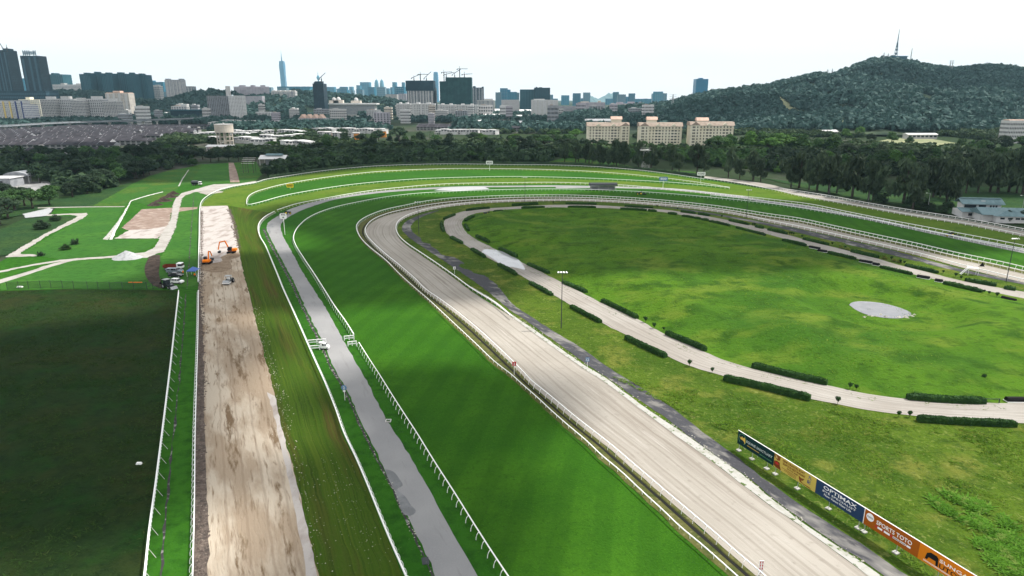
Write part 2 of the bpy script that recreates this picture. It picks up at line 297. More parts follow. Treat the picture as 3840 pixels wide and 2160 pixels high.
def link(name, me, m=None, parent=None, kind=None, label=None, loc=None, rz=0, scale=None):
    o = bpy.data.objects.new(name, me); col.objects.link(o)
    if m and me is not None and not me.materials: me.materials.append(MATS[m] if isinstance(m, str) else m)
    if parent: o.parent = parent
    if kind: o['kind'] = kind
    if label: o['label'] = label
    if loc is not None: o.location = loc
    if rz: o.rotation_euler = (0, 0, rz)
    if scale: o.scale = scale
    return o
def tag(o, label, cat, group=None):
    o['label'] = label; o['category'] = cat
    if group: o['group'] = group
    return o
def thing(name, label, cat, loc=(0, 0, 0), rz=0, group=None, scale=None):
    o = bpy.data.objects.new(name, None); col.objects.link(o); o.location = loc; o.rotation_euler = (0, 0, rz); o.empty_display_size = .3
    if scale: o.scale = scale
    return tag(o, label, cat, group)
def dup(root, loc, rz=0, label=None, group=None, scale=None):
    r = root.copy(); col.objects.link(r); r.location = loc; r.rotation_euler = (0, 0, rz)
    if scale: r.scale = scale
    if label: r['label'] = label
    if group: r['group'] = group
    for ch in list(root.children):
        c = ch.copy(); col.objects.link(c); c.parent = r
        for g in ch.children:
            d = g.copy(); col.objects.link(d); d.parent = c
    return r
# ------------------------------------------------------------------ ground sheets
def ext(pts, d=55.0):                         # carry a near end on towards the viewer, past the frame
    pts = [Vector((p[0], p[1], 0)) for p in pts]
    out = lambda p: p.y < 80 or p.x > .70 * p.y
    if out(pts[0]): pts = [pts[0] + (pts[0] - pts[1]).normalized() * (d if pts[0].y < 80 else 90)] + pts
    if out(pts[-1]): pts = pts + [pts[-1] + (pts[-1] - pts[-2]).normalized() * (d if pts[-1].y < 80 else 90)]
    return pts
def ribbon(name, left, right, z, m, step=2.0, cross=4, parent=None, kind='structure', jit=.10):
    left, right = ext(left), ext(right); A = spline(left, step); n = max(3, len(A)); A = resample(A, n=n); B = resample(spline(right, step), n=n); jr = np.random.default_rng(n)
    if jit:
        for Q in (A, B):
            for i in range(1, n - 1): Q[i] = Q[i] + Vector((jr.normal() * jit, jr.normal() * jit * .5, 0))
    V = []; UV = []; s = 0; wd = (A[n // 2] - B[n // 2]).length
    for i in range(n):
        if i: s += ((A[i] + B[i]) / 2 - (A[i - 1] + B[i - 1]) / 2).length
        for j in range(cross + 1):
            p = A[i].lerp(B[i], j / cross); V.append((p.x, p.y, z)); UV.append((wd * j / cross, s))
    k = cross + 1
    Fc = [(i * k + j, i * k + j + 1, (i + 1) * k + j + 1, (i + 1) * k + j) for i in range(n - 1) for j in range(cross)]
    return link(name, fix_up(mesh_np(name, V, Fc, UV)), m, parent, kind=kind)
def fix_up(me):
    if len(me.polygons) and sum(p.normal.z for p in me.polygons) < 0: me.flip_normals()
    return me
def sheet(name, pts, z, m, smooth_step=None, parent=None, kind='structure', jit=0, jstep=1.2):
    pts = [Vector((p[0], p[1], 0)) for p in pts]
    if jit:
        jr = np.random.default_rng(len(pts)); out = []
        for a, b in zip(pts, pts[1:] + pts[:1]):
            k = max(1, int((b - a).length / jstep)); out += [a.lerp(b, i / k) + Vector((jr.normal() * jit, jr.normal() * jit, 0)) * (i > 0) for i in range(k)]
        pts = out
    if smooth_step: pts = spline(pts + [pts[0]], smooth_step)[:-1]
    bm = bmesh.new(); vs = [bm.verts.new((p.x, p.y, z)) for p in pts]
    es = [bm.edges.new((vs[i], vs[(i + 1) % len(vs)])) for i in range(len(vs))]
    bmesh.ops.triangle_fill(bm, edges=es, use_beauty=True)
    me = bpy.data.meshes.new(name); bm.to_mesh(me); bm.free()
    return link(name, fix_up(me), m, parent, kind=kind)
def inside(poly, x, y):
    r = np.zeros(x.shape, bool); n = len(poly)
    for i in range(n):
        x0, y0 = poly[i][0], poly[i][1]; x1, y1 = poly[(i + 1) % n][0], poly[(i + 1) % n][1]
        if y0 == y1: continue
        c = ((y0 > y) != (y1 > y)) & (x < (x1 - x0) * (y - y0) / (y1 - y0) + x0); r ^= c
    return r
def edge_dist(poly, x, y):
    d = np.full(x.shape, 1e9); n = len(poly)
    for i in range(n):
        ax, ay = poly[i][0], poly[i][1]; bx, by = poly[(i + 1) % n][0], poly[(i + 1) % n][1]
        L2 = (bx - ax) ** 2 + (by - ay) ** 2 + 1e-9; t = np.clip(((x - ax) * (bx - ax) + (y - ay) * (by - ay)) / L2, 0, 1)
        d = np.minimum(d, np.hypot(x - ax - t * (bx - ax), y - ay - t * (by - ay)))
    return d
def vnoise(x, y, s, seed=0):
    x = x / s + seed * 17.3; y = y / s + seed * 9.1; xi = np.floor(x).astype(np.int64); yi = np.floor(y).astype(np.int64); fx = x - xi; fy = y - yi
    h = lambda a, b: (((a * 374761393 + b * 668265263 + seed * 1442695) ^ ((a * 374761393 + b * 668265263) >> 13)) * 1274126177 & 0x7fffffff) / 0x7fffffff
    u = fx * fx * (3 - 2 * fx); v = fy * fy * (3 - 2 * fy)
    return (h(xi, yi) * (1 - u) + h(xi + 1, yi) * u) * (1 - v) + (h(xi, yi + 1) * (1 - u) + h(xi + 1, yi + 1) * u) * v

# base land to the horizon
g = MB(); R_ = 11400; g.add([(-R_, -250, -.35), (R_, -250, -.35), (R_, 12900, -.35), (-R_, 12900, -.35)], [(0, 1, 2, 3)]); g.build('ground', 'ground', kind='structure')
# racecourse land, inside the outer hedge
outer_top = px('A2', (0, 330), (300, 270), (600, 225), (900, 192), (1200, 168), (1600, 152), (2000, 147), (2576, 155)) + px('A3', (400, 157), (800, 172), (1200, 203), (1500, 236), (1930, 297), (2576, 400)) + px('A4', (600, 480), (1500, 650), (2576, 830), (3200, 950))
course = G(px('A1', (0, 1430)) + [(-500, 1100)] + px('A1', (0, 1130), (200, 1020), (560, 590), (950, 540), (1340, 340), (1690, 230), (2300, 135), (2420, 330), (2576, 318)) + outer_top) + [Vector((520, 200, 0)), Vector((260, 4, 0)), Vector((-170, 4, 0))] + G([(-900, 1700)])
sheet('racecourse_grass', course, -.05, 'turf_green')

def TR(*seq): # chain tile points
    r = []
    for s in seq: r += px(s[0], *s[1:])
    return r
RH = 1.15
# --- traced lines: top rails (height RH) unless said otherwise
r0a = TR(('C1', (1932, 1560), (1940, 1300), (1955, 700), (1963, 0)), ('B1', (1975, 1000), (1990, 500), (1998, 20)))
r0b = TR(('A1', (1993, 1330), (2003, 900), (2013, 570), (2030, 520), (2075, 475), (2200, 408), (2350, 368), (2576, 330)))
r_outer = r0b + TR(('A2', (100, 300), (300, 268), (600, 223), (900, 190), (1200, 166), (1600, 150), (2000, 145), (2576, 152)), ('A3', (400, 155), (800, 170), (1200, 200), (1500, 233), (1800, 275), (1930, 295)))
r600_up = TR(('A1', (2482, 522), (2486, 498), (2510, 462), (2576, 425)), ('A2', (150, 380), (300, 345), (600, 295), (900, 255), (1200, 225), (1600, 203), (2000, 192), (2576, 195)), ('A3', (400, 203), (800, 221), (1200, 251), (1500, 282), (1800, 320), (2000, 350), (2190, 382)))
r600_lo = TR(('A1', (2482, 524), (2486, 548), (2510, 553), (2576, 540)), ('A2', (300, 460), (600, 405), (900, 360), (1200, 328), (1600, 298), (2000, 282), (2576, 272)), ('A3', (400, 278), (800, 290), (1200, 308), (1500, 324), (1900, 354), (2190, 384)))
r3 = TR(('A2', (212, 608), (400, 548), (600, 508), (900, 453), (1200, 408), (1500, 377), (1800, 352), (2100, 340), (2576, 334)), ('A3', (400, 331), (800, 341), (1200, 364), (1500, 389), (1800, 415), (2100, 446), (2400, 477), (2576, 497)), ('A4', (400, 545), (800, 625), (1200, 705), (1600, 780), (2000, 855), (2400, 930), (2700, 990)))
r3b = TR(('A2', (185, 622), (100, 668), (40, 725), (20, 785), (38, 870), (90, 960), (150, 1100), (220, 1270)), ('B2', (270, 0), (370, 220), (450, 400), (520, 560), (600, 740), (700, 960), (800, 1210)), ('C2', (885, 0), (1000, 240), (1100, 470), (1230, 790), (1350, 1080), (1460, 1330), (1560, 1560)))
r5 = TR(('C2', (2650, 1610), (2540, 1449), (2400, 1240), (2200, 930), (2000, 610), (1800, 300)), ('B2', (1615, 1449), (1550, 1350), (1400, 1120), (1250, 880), (1120, 680), (1035, 545)))
r5b = TR(('B2', (985, 465), (900, 330), (800, 190), (680, 0)), ('A2', (600, 1270), (480, 1090), (400, 960), (378, 890), (395, 822), (440, 758), (520, 690), (640, 630), (800, 578), (1000, 533), (1300, 478), (1600, 443), (2000, 420), (2576, 402)), ('A3', (440, 398), (850, 404), (1060, 413), (1300, 424), (1700, 453), (2100, 489), (2576, 540)), ('A4', (400, 595), (1000, 690), (1600, 815), (2200, 940), (2700, 1040)))
r6 = TR(('C3', (2400, 1570), (2250, 1430), (2100, 1295), (1900, 1120), (1700, 955), (1500, 765), (1300, 583), (1100, 395), (900, 228), (750, 85)), ('B3', (650, 1449), (550, 1365), (400, 1232), (250, 1093), (100, 962), (0, 872)), ('B2', (2400, 735), (2200, 545), (2050, 405), (1900, 265), (1750, 125), (1600, -5)), ('A2', (1450, 1255), (1300, 1105), (1150, 985), (1060, 895), (1020, 825), (1010, 775), (1025, 738), (1070, 698), (1170, 648), (1300, 603), (1500, 560), (1700, 520), (1900, 495), (2200, 475), (2576, 461)), ('A3', (500, 457), (900, 469), (1300, 491), (1700, 526), (2100, 571), (2576, 645)), ('A4', (300, 688), (700, 773), (1100, 858), (1500, 943), (1900, 1036), (2300, 1118), (2700, 1210)))
r7 = TR(('C3', (2640, 1530), (2500, 1400), (2300, 1235), (2050, 1015), (1850, 845), (1600, 635), (1400, 465), (1200, 295), (1000, 125)), ('B3', (830, 1440), (650, 1300), (500, 1175), (320, 1025), (200, 930), (100, 825), (0, 725)), ('B2', (2450, 605), (2300, 465), (2150, 335), (2000, 215), (1850, 105), (1700, 0)), ('A2', (1600, 1295), (1450, 1165), (1300, 1045), (1170, 925), (1115, 860), (1100, 810), (1112, 768), (1160, 715), (1240, 672), (1360, 632), (1500, 600), (1750, 553), (2000, 522), (2300, 499), (2576, 484)), ('A3', (500, 480), (900, 491), (1300, 514), (1700, 549), (2100, 598), (2576, 672)), ('A4', (300, 716), (700, 802), (1100, 890), (1500, 978), (1900, 1072), (2300, 1158), (2700, 1250)))
r8 = TR(('B3', (0, 282)), ('B2', (2400, 140), (2170, 0)), ('A2', (2000, 1270), (1800, 1130), (1650, 1030), (1530, 950), (1450, 880), (1418, 830), (1408, 780), (1430, 722), (1500, 670), (1600, 630), (1750, 590), (2000, 550), (2300, 522), (2576, 510)), ('A3', (600, 500), (1000, 514), (1400, 540), (1800, 576), (2200, 630), (2576, 708)), ('A4', (400, 788), (800, 876), (1200, 965), (1600, 1062), (2000, 1170), (2400, 1265), (2700, 1335)))
kerb_up = TR(('C4', (1400, 1620), (1130, 1449), (900, 1290), (600, 1090), (300, 880), (0, 650)), ('C3', (2300, 420), (2000, 210), (1690, -10)), ('B3', (1400, 1250), (1200, 1105), (900, 880), (760, 800), (500, 622), (250, 440), (0, 270)), ('B2', (2400, 130), (2170, -10)))
kerb_lo = TR(('C4', (1230, 1620), (1000, 1449), (900, 1370), (600, 1150), (300, 930), (0, 730)), ('C3', (2300, 520), (2000, 290), (1600, 0)), ('B3', (1350, 1265), (1200, 1150), (900, 925), (740, 828), (480, 645), (230, 462), (0, 295)), ('B2', (2380, 145), (2150, 0)))
gr = lambda pts: G(pts, RH)
# --- sheets, lowest first
sheet('outer_turf_track', gr(r_outer) + G(TR(('A3', (2576, 400)), ('A4', (600, 500), (1500, 672), (2576, 868), (2800, 905), (2800, 1000)))) + gr(list(reversed(r3))) + gr(r3b) + G([(1500, 2300), (1230, 2300)]) + G(TR(('C2', (625, 1449), (450, 700), (290, 0)), ('B2', (170, 1000), (60, 560), (0, 350)), ('A1', (2440, 1200), (2340, 720), (2290, 565), (2030, 575)))), -.02, 'turf_yellow')
ribbon('outer_turf_straight', G(TR(('C2', (760, 1750), (625, 1449), (530, 1050), (450, 700), (360, 300)), ('B2', (265, 1449), (170, 1000), (120, 830), (60, 560), (0, 350)), ('B1', (2490, 0)), ('A1', (2440, 1200), (2400, 1000), (2340, 720), (2290, 565)))), gr(list(reversed(r3b))), -.0, 'turf_worn', cross=10)
sheet('grass_lens', gr(r600_up) + gr(list(reversed(r600_lo[1:]))), .0, 'turf_green')
main_turf = sheet('main_turf', ext(gr(r5)) + ext(gr(r5b)) + ext(gr(list(reversed(r6)))), .0, 'turf')
ribbon('drain_verge', gr(r6), gr(r7), .02, 'brown_verge', cross=3)
d6 = resample(spline(gr(r6), 3), n=420); d7 = resample(spline(gr(r7), 3), n=420)
ribbon('track_drain', [a.lerp(b, .62) for a, b in zip(d6[:240], d7[:240])], [a.lerp(b, .76) for a, b in zip(d6[:240], d7[:240])], .045, 'drain_black', cross=1, jit=.03)
sand = ribbon('sand_track', gr(r7), G(kerb_lo)[:-2] + gr(r8[2:]), .05, 'sand', cross=14, jit=.05)
ribbon('kerb', G(kerb_up), G(kerb_lo), .10, 'kerb_white', cross=2, jit=.05)
# asphalt service road along the turf
rd_r = TR(('C2', (2350, 1680), (2225, 1449), (2100, 1220), (1950, 960), (1800, 690), (1640, 400), (1500, 170)), ('B2', (1395, 1449), (1320, 1340), (1200, 1110), (1130, 960), (1000, 740), (850, 470), (700, 200), (570, 0)), ('A2', (450, 1200), (350, 1010), (285, 900), (255, 825), (250, 755), (290, 708), (400, 642), (550, 580), (800, 505), (1000, 470), (1300, 434), (1800, 400), (2150, 385)), ('A3', (440, 378)))
rd_l = TR(('C2', (1910, 1680), (1800, 1449), (1720, 1250), (1650, 1100), (1530, 850), (1420, 600), (1290, 360), (1200, 180)), ('B2', (1110, 1449), (1060, 1350), (1000, 1200), (880, 960), (800, 830), (720, 650), (650, 500), (590, 380), (500, 200), (410, 0)), ('A2', (310, 1200), (200, 1000), (140, 880), (108, 800), (115, 750), (160, 708), (250, 655), (350, 598), (500, 550), (700, 500), (1000, 448), (1300, 414), (1800, 383), (2150, 371)), ('A3', (440, 362)))
road = ribbon('asphalt_road', G(rd_l), G(rd_r), .03, 'asphalt', cross=6)
ribbon('road_verge', gr(list(reversed(r3b))), G([(a + 4, b) for a, b in rd_l[:24]]), .01, 'turf_green', cross=3)
for i, pl in enumerate(([('C2', (1290, 370), (1380, 400), (1440, 470), (1475, 545), (1420, 575), (1500, 650), (1560, 740), (1610, 800), (1560, 845), (1490, 830), (1440, 720), (1390, 590), (1330, 470))],
                        [('A2', (112, 770), (160, 745), (175, 780), (120, 800)), ('A2', (112, 790), (150, 830), (135, 850))])):
    sheet('puddle_stain', G(TR(*pl)), .05 + .003 * i, 'wet_asphalt', smooth_step=.5)
ribbon('white_strip', G(TR(('A3', (440, 362), (1000, 372), (1600, 392), (2200, 455), (2576, 515)), ('A4', (400, 572), (1000, 680), (1780, 845), (2700, 1030)))), G(TR(('A3', (440, 392), (1000, 390), (1600, 412), (2200, 478), (2576, 540)), ('A4', (400, 603), (1000, 712), (1780, 880), (2700, 1072)))), .03, 'asphalt', cross=3)
sheet('apron', G(TR(('A2', (1790, 412), (1900, 385), (2140, 374), (2300, 378), (2350, 400), (2000, 420)))), .04, 'grey_gravel')
# old road inside the sand track
or_l = TR(('C4', (1400, 1600), (1130, 1425), (900, 1265), (600, 1065), (300, 855), (0, 625)), ('C3', (2400, 470), (2200, 340), (2050, 240), (1720, -10)), ('B3', (1450, 1240), (1250, 1110), (1000, 935), (760, 775), (520, 600), (400, 515), (130, 320), (0, 235)), ('A2', (2250, 1370), (1960, 1170), (1750, 1030), (1600, 930), (1500, 850), (1470, 800), (1490, 745), (1560, 698), (1680, 652), (1830, 612)))
or_r = TR(('C4', (1690, 1625), (1440, 1470), (1195, 1305), (945, 1128), (705, 978), (448, 818), (200, 646), (-48, 466)), ('C3', (2400, 362), (2215, 218), (2075, 112), (1910, -6)), ('B3', (1600, 1200), (1300, 1000), (1000, 820), (800, 675), (620, 555), (450, 455), (200, 295), (0, 155)), ('A2', (2400, 1340), (2100, 1150), (1850, 1000), (1650, 890), (1570, 820), (1560, 770), (1600, 720), (1660, 685), (1740, 652), (1840, 618)))
ribbon('old_road', G(or_l), G(or_r), .03, 'old_road', cross=4)
ribbon('inner_verge_road', G(TR(('A3', (1500, 570), (2000, 640), (2576, 742)), ('A4', (300, 800), (700, 890), (1000, 960), (1300, 1030), (1700, 1140), (2100, 1240), (2700, 1360)))), G(TR(('A3', (1500, 576), (2000, 655), (2576, 768)), ('A4', (300, 838), (700, 935), (1000, 1003), (1300, 1078), (1700, 1178), (2100, 1268), (2700, 1385)))), .03, 'old_road', cross=3)
# infield: rough grass between road and path, path, mown middle with mounds
pt_o = TR(('B4', (2900, 1380), (2576, 1362), (2000, 1330), (1500, 1290), (1000, 1230), (700, 1170), (430, 1118), (0, 1000)), ('B3', (2100, 880), (1800, 790), (1500, 660), (1200, 500), (900, 350), (600, 180), (300, 0)), ('A3', (0, 1220)), ('A2', (2300, 1075), (2100, 962), (2000, 902), (1925, 850), (1898, 790), (1892, 740), (1915, 695), (1980, 660), (2100, 622), (2300, 597), (2576, 580)), ('A3', (300, 563), (600, 558), (900, 565), (1200, 585), (1500, 605), (1700, 630), (2000, 680), (2300, 740), (2576, 805)), ('A4', (300, 890), (600, 970), (1000, 1070), (1300, 1160), (1700, 1262), (2000, 1335), (2300, 1390), (2800, 1470)))
pt_i = TR(('B4', (2900, 1165), (2576, 1160), (2200, 1158), (1800, 1148), (1400, 1120), (900, 1050), (600, 980), (300, 920), (0, 850)), ('B3', (2200, 750), (1900, 630), (1550, 470), (1250, 310), (900, 150), (610, 0)), ('A3', (0, 1090)), ('A2', (2480, 1042), (2340, 970), (2220, 910), (2130, 850), (2085, 790), (2072, 745), (2090, 702), (2140, 670), (2220, 643), (2400, 617), (2576, 603)), ('A3', (300, 592), (600, 588), (900, 592), (1200, 605), (1500, 630), (1700, 660), (2000, 715), (2300, 780), (2576, 855)), ('A4', (300, 940), (600, 1030), (1000, 1130), (1400, 1242), (1800, 1340), (2200, 1425), (2700, 1530)))
path = ribbon('training_path', G(pt_o), G(pt_i), .06, 'path_sand', cross=6)
rough_poly = [Vector((p.x, p.y, 0)) for p in spline(gr(r8[4:]), 6)] + G([(4700, 1200), (4700, 1700)]) + [Vector((190, 8, 0)), Vector((83, 8, 0))] + [Vector((p.x, p.y, 0)) for p in spline(G(kerb_up), 6)]
def height_sheet(name, poly, m, step, hf, z0):
    xs = [p[0] for p in poly]; ys = [p[1] for p in poly]
    gx = np.arange(min(xs), max(xs) + step, step); gy = np.arange(min(ys), max(ys) + step, step)
    X, Y = np.meshgrid(gx, gy); ins = inside(poly, X, Y); d = np.where(ins, edge_dist(poly, X, Y), 0)
    Z = z0 + hf(X, Y, d)
    idx = np.arange(X.size).reshape(X.shape); a = idx[:-1, :-1]; b = idx[:-1, 1:]; c = idx[1:, 1:]; e = idx[1:, :-1]
    keep = ins[:-1, :-1] | ins[:-1, 1:] | ins[1:, 1:] | ins[1:, :-1]
    Fc = np.stack([a[keep], b[keep], c[keep], e[keep]], 1)
    used = np.unique(Fc); mp_ = -np.ones(X.size, int); mp_[used] = np.arange(len(used))
    V = np.stack([X.ravel(), Y.ravel(), Z.ravel()], 1)[used]
    return link(name, mesh_np(name, V, mp_[Fc], smooth=True), m, kind='structure')
path_poly = [a.lerp(b, .5) for a, b in zip(resample(spline(G(pt_o), 5), n=200), resample(spline(G(pt_i), 5), n=200))] + G([(4700, 1350), (4700, 1490)])
sm = lambda t: np.clip(t, 0, 1) ** 2 * (3 - 2 * np.clip(t, 0, 1))
height_sheet('rough_infield', rough_poly, 'rough_grass', 2.0, lambda X, Y, d: np.where(inside(path_poly, X, Y), -.4, .35 * vnoise(X, Y, 7, 2) * sm((d - 4) / 12) * sm((edge_dist(G(pt_o), X, Y) - 5) / 8)), -.015)
mounds = [(px('B4', (170, 520))[0], 9, 2.6), (px('A3', (1100, 1330))[0], 15, .9), (px('A3', (1700, 1060))[0], 26, .8), (px('A3', (900, 830))[0], 20, .8), (px('A3', (600, 640))[0], 26, .5), (px('B4', (2500, 560))[0], 18, .7), (px('A4', (500, 1240))[0], 24, .6)]
mounds = [(P(*p), r, h) for p, r, h in mounds]
pond_c = P(*px('B4', (1130, 220))[0])
def infield_h(X, Y, d):
    Z = 2.6 * vnoise(X, Y, 42, 5) + 1.0 * vnoise(X, Y, 15, 6) + .22 * vnoise(X, Y, 4, 7)
    for c, r, h in mounds: Z = Z + h * np.exp(-(((X - c.x) / r) ** 2 + ((Y - c.y) / r) ** 2))
    Z = Z * sm((d - 5) / 16)
    dp = np.hypot((X - pond_c.x) / 1.0, (Y - pond_c.y) / 1.0)
    return Z * sm((dp - 17) / 9)
mid = [a.lerp(b, .6) for a, b in zip(resample(spline(G(pt_o), 5), n=220), resample(spline(G(pt_i), 5), n=220))]
height_sheet('infield', mid + G([(4700, 1350), (4700, 1490)]), 'infield', 1.6, infield_h, .02)
pond = sheet('pond', G(px('B4', (815, 170), (860, 143), (960, 136), (1150, 155), (1300, 193), (1420, 240), (1442, 268), (1400, 295), (1300, 309), (1150, 300), (980, 265), (880, 220))), .09, 'pond_water', smooth_step=1)
sheet('water_puddle', G(TR(('A2', (2270, 1032), (2310, 1006), (2420, 1016), (2490, 1032), (2576, 1082)), ('A3', (50, 1102), (100, 1150), (125, 1214), (70, 1200), (0, 1186)), ('A2', (2500, 1180), (2400, 1112), (2330, 1070)))), .085, 'puddle_water', smooth_step=.7)
# left side: dark field, strips, sand strip under construction
sheet('dark_field', G(px('A1', (-900, 1440), (0, 1425), (700, 1405), (1400, 1412), (1785, 1420)) + px('B1', (1795, 30), (1700, 850), (1620, 1449)) + px('C1', (1520, 800), (1400, 1700))) + [Vector((-62, 8, 0)), Vector((-175, 8, 0))] + G([(-900, 1400)]), .0, 'field_dark')
ribbon('grass_strip', G(px('B1', (1800, 15), (1700, 850)) + px('C1', (1630, 0), (1520, 800), (1400, 1700))), G(px('B1', (1995, 15), (1970, 850)) + px('C1', (1950, 0), (1935, 800), (1910, 1700))), .01, 'turf_green', cross=3)
ribbon('drain_line', G(px('B1', (1866, 60), (1800, 900)) + px('C1', (1742, 0), (1672, 700), (1585, 1700))), G(px('B1', (1876, 60), (1812, 900)) + px('C1', (1757, 0), (1692, 700), (1612, 1700))), .04, 'drain', cross=1)
ribbon('dark_soil_band', G(px('A1', (2012, 600), (2005, 1100)) + px('B1', (1998, 0), (1990, 500), (1978, 1000)) + px('C1', (1963, 0), (1950, 700), (1930, 1700))), G(px('A1', (2050, 600), (2035, 1000)) + px('B1', (2010, 0), (2045, 500), (2055, 1000)) + px('C1', (2060, 0), (2085, 700), (2105, 1700))), .045, 'soil', cross=3)
ribbon('sand_strip', G(px('A1', (2018, 575), (2012, 1100)) + px('B1', (2000, 0), (1995, 500), (1985, 1000)) + px('C1', (1970, 0), (1960, 700), (1940, 1700))), G(px('A1', (2290, 566), (2340, 720), (2400, 1000), (2440, 1200)) + px('B1', (2490, 0), (2530, 140)) + px('B2', (0, 350), (60, 560), (120, 830), (170, 1000), (210, 1180), (265, 1449)) + px('C2', (360, 300), (450, 700), (530, 1050), (625, 1449), (690, 1720))), .03, 'strip_sand', cross=8)
sheet('pale_sand', G(px('A1', (2022, 575), (2290, 568), (2340, 720), (2395, 990), (2240, 1080), (2225, 1135), (2100, 1150), (2018, 1165))), .05, 'strip_white', jit=.22)
sheet('wet_patch', G(px('A1', (2022, 1170), (2120, 1150), (2230, 1130), (2230, 1080), (2330, 1050), (2400, 1050), (2405, 1085), (2320, 1110), (2320, 1150), (2335, 1190), (2280, 1225), (2180, 1240), (2060, 1225), (2018, 1220))), .07, 'wet_sand', smooth_step=1)
ribbon('sand_edge', G(px('B2', (110, 1050), (160, 1200), (215, 1449)) + px('C2', (330, 500), (420, 950), (560, 1720))), G(px('B2', (190, 1090), (222, 1220), (268, 1449)) + px('C2', (450, 690), (532, 1050), (690, 1720))), .05, 'strip_white', cross=2)
# upper left lawns and haul roads
sheet('lawn', G(px('A1', (210, 1050), (880, 660), (560, 590), (1250, 582), (1165, 720), (1060, 880), (1110, 905), (1240, 905), (1560, 895), (1580, 930), (1500, 1000), (1300, 1050), (900, 1085), (600, 1105), (370, 1070))), .0, 'lawn', jit=.22)
sheet('far_lawn', G(px('A1', (1935, 345), (1945, 290), (2040, 150), (2300, 138), (2310, 330), (2060, 352))), .01, 'lawn', jit=.22)
sheet('slope_grass', G(px('A1', (930, 570), (1340, 345), (1500, 270), (1690, 215), (1900, 180), (2040, 145), (1930, 345), (1800, 370), (1770, 440), (1480, 560), (1320, 520), (1260, 575))), .0, 'embankment', jit=.22)
sheet('low_lawn', G(px('A1', (0, 1350), (600, 1120), (1130, 1100), (1480, 1090), (1470, 1300), (1600, 1370), (1700, 1400), (700, 1400), (0, 1420))), .0, 'lawn', jit=.22)
sheet('near_lawn', G(px('A1', (1650, 1030), (1720, 900), (1770, 780), (1800, 620), (1830, 500), (1860, 465), (1990, 425), (2050, 460), (2010, 570), (1995, 1380), (1640, 1380), (1600, 1280), (1610, 1090))), .01, 'lawn', jit=.22)
sheet('haul_road', G(px('A1', (2576, 318), (2400, 345), (2150, 352), (2060, 375), (1960, 405), (1830, 440), (1770, 490), (1740, 560), (1720, 700), (1640, 830), (1590, 930), (1540, 1000), (1450, 1038), (1130, 1072), (900, 1088), (600, 1112), (300, 1162), (0, 1222), (-300, 1280), (-300, 1310), (0, 1240), (300, 1178), (600, 1130), (900, 1106), (1130, 1092), (1480, 1092), (1590, 1045), (1650, 1030), (1720, 900), (1770, 780), (1800, 620), (1830, 500), (1860, 465), (1960, 430), (2090, 415), (2200, 415), (2350, 375), (2576, 338))), .03, 'gravel', jit=.22)
ribbon('gravel_lane', G(px('A1', (-300, 1440), (0, 1350), (250, 1272), (500, 1188), (720, 1124), (800, 1108))), G(px('A1', (-300, 1400), (0, 1312), (250, 1240), (500, 1160), (720, 1108), (800, 1098))), .035, 'gravel', cross=2)
sheet('gravel_bend', G(px('A1', (470, 656), (870, 640), (882, 652), (840, 692), (500, 855), (212, 1040), (205, 1052), (365, 1062), (372, 1076), (55, 1086), (85, 1060), (400, 880), (720, 712), (785, 672), (700, 658), (470, 670))), .03, 'gravel', jit=.22)
ribbon('gravel_edge', G(px('A1', (380, 585), (800, 577), (1255, 574))), G(px('A1', (380, 594), (800, 584), (1255, 580))), .02, 'gravel', cross=1)
sheet('gravel_yard', G(px('A1', (230, 650), (500, 590), (540, 600), (470, 668), (260, 690))), .015, 'grey_gravel', jit=.22)
sheet('dirt_plot', G(px('A1', (1225, 790), (1380, 650), (1425, 604), (1720, 588), (1990, 580), (1985, 600), (1720, 640), (1700, 780), (1480, 812), (1300, 815))), .02, 'dirt', jit=.22)
sheet('pale_dirt_plot', G(px('A1', (1155, 898), (1300, 812), (1480, 806), (1700, 772), (1640, 840), (1595, 895))), .025, 'strip_white', jit=.22)
sheet('dark_soil_track', G(px('A1', (1500, 1080), (1590, 1060), (1612, 1110), (1600, 1250), (1622, 1340), (1640, 1400), (1560, 1380), (1480, 1300), (1455, 1190))), .045, 'dark_dirt', smooth_step=1)
ribbon('ditch', G(px('A1', (1312, 520), (1220, 690), (1155, 800), (1100, 908))), G(px('A1', (1322, 520), (1238, 690), (1178, 800), (1132, 908))), .05, 'concrete', cross=1)
ribbon('ditch_edge', G(px('A1', (1270, 590), (1180, 730), (1100, 830), (1035, 905))), G(px('A1', (1282, 595), (1205, 735), (1140, 840), (1085, 912))), .03, 'kerb_white', cross=1)
ribbon('ditch_line', G(px('A1', (1315, 515), (1480, 465), (1640, 425))), G(px('A1', (1318, 521), (1482, 471), (1642, 430))), .03, 'concrete', cross=1)
ribbon('lane_beyond', G(px('A1', (2300, 135), (2305, 230), (2315, 332))), G(px('A1', (2350, 135), (2385, 230), (2412, 332))), .02, 'dirt', cross=2)
ribbon('field_drain', G(px('A1', (1952, 440), (1935, 640), (1915, 900), (1895, 1180), (1878, 1400))), G(px('A1', (1956, 440), (1941, 640), (1922, 900), (1903, 1180), (1887, 1400))), .04, 'drain', cross=1)
ribbon('slope_drain', G(px('A1', (1790, 372), (1830, 300), (1895, 205))), G(px('A1', (1805, 372), (1842, 300), (1903, 205))), .02, 'kerb_white', cross=1)
sheet('parking_lot', G(px('A1', (-500, 480), (-300, 330), (130, 330), (540, 322), (450, 400), (300, 440), (0, 492))), -.04, 'lot', jit=.22)
ribbon('road_drain', G([(a - 16, b) for a, b in rd_l[0:22]]), G([(a - 7, b) for a, b in rd_l[0:22]]), .045, 'drain', cross=1)
sheet('sand_chute', G(px('A1', (1995, 430), (2090, 410), (2200, 405), (2230, 430), (2080, 458))), .02, 'path_sand', jit=.22)
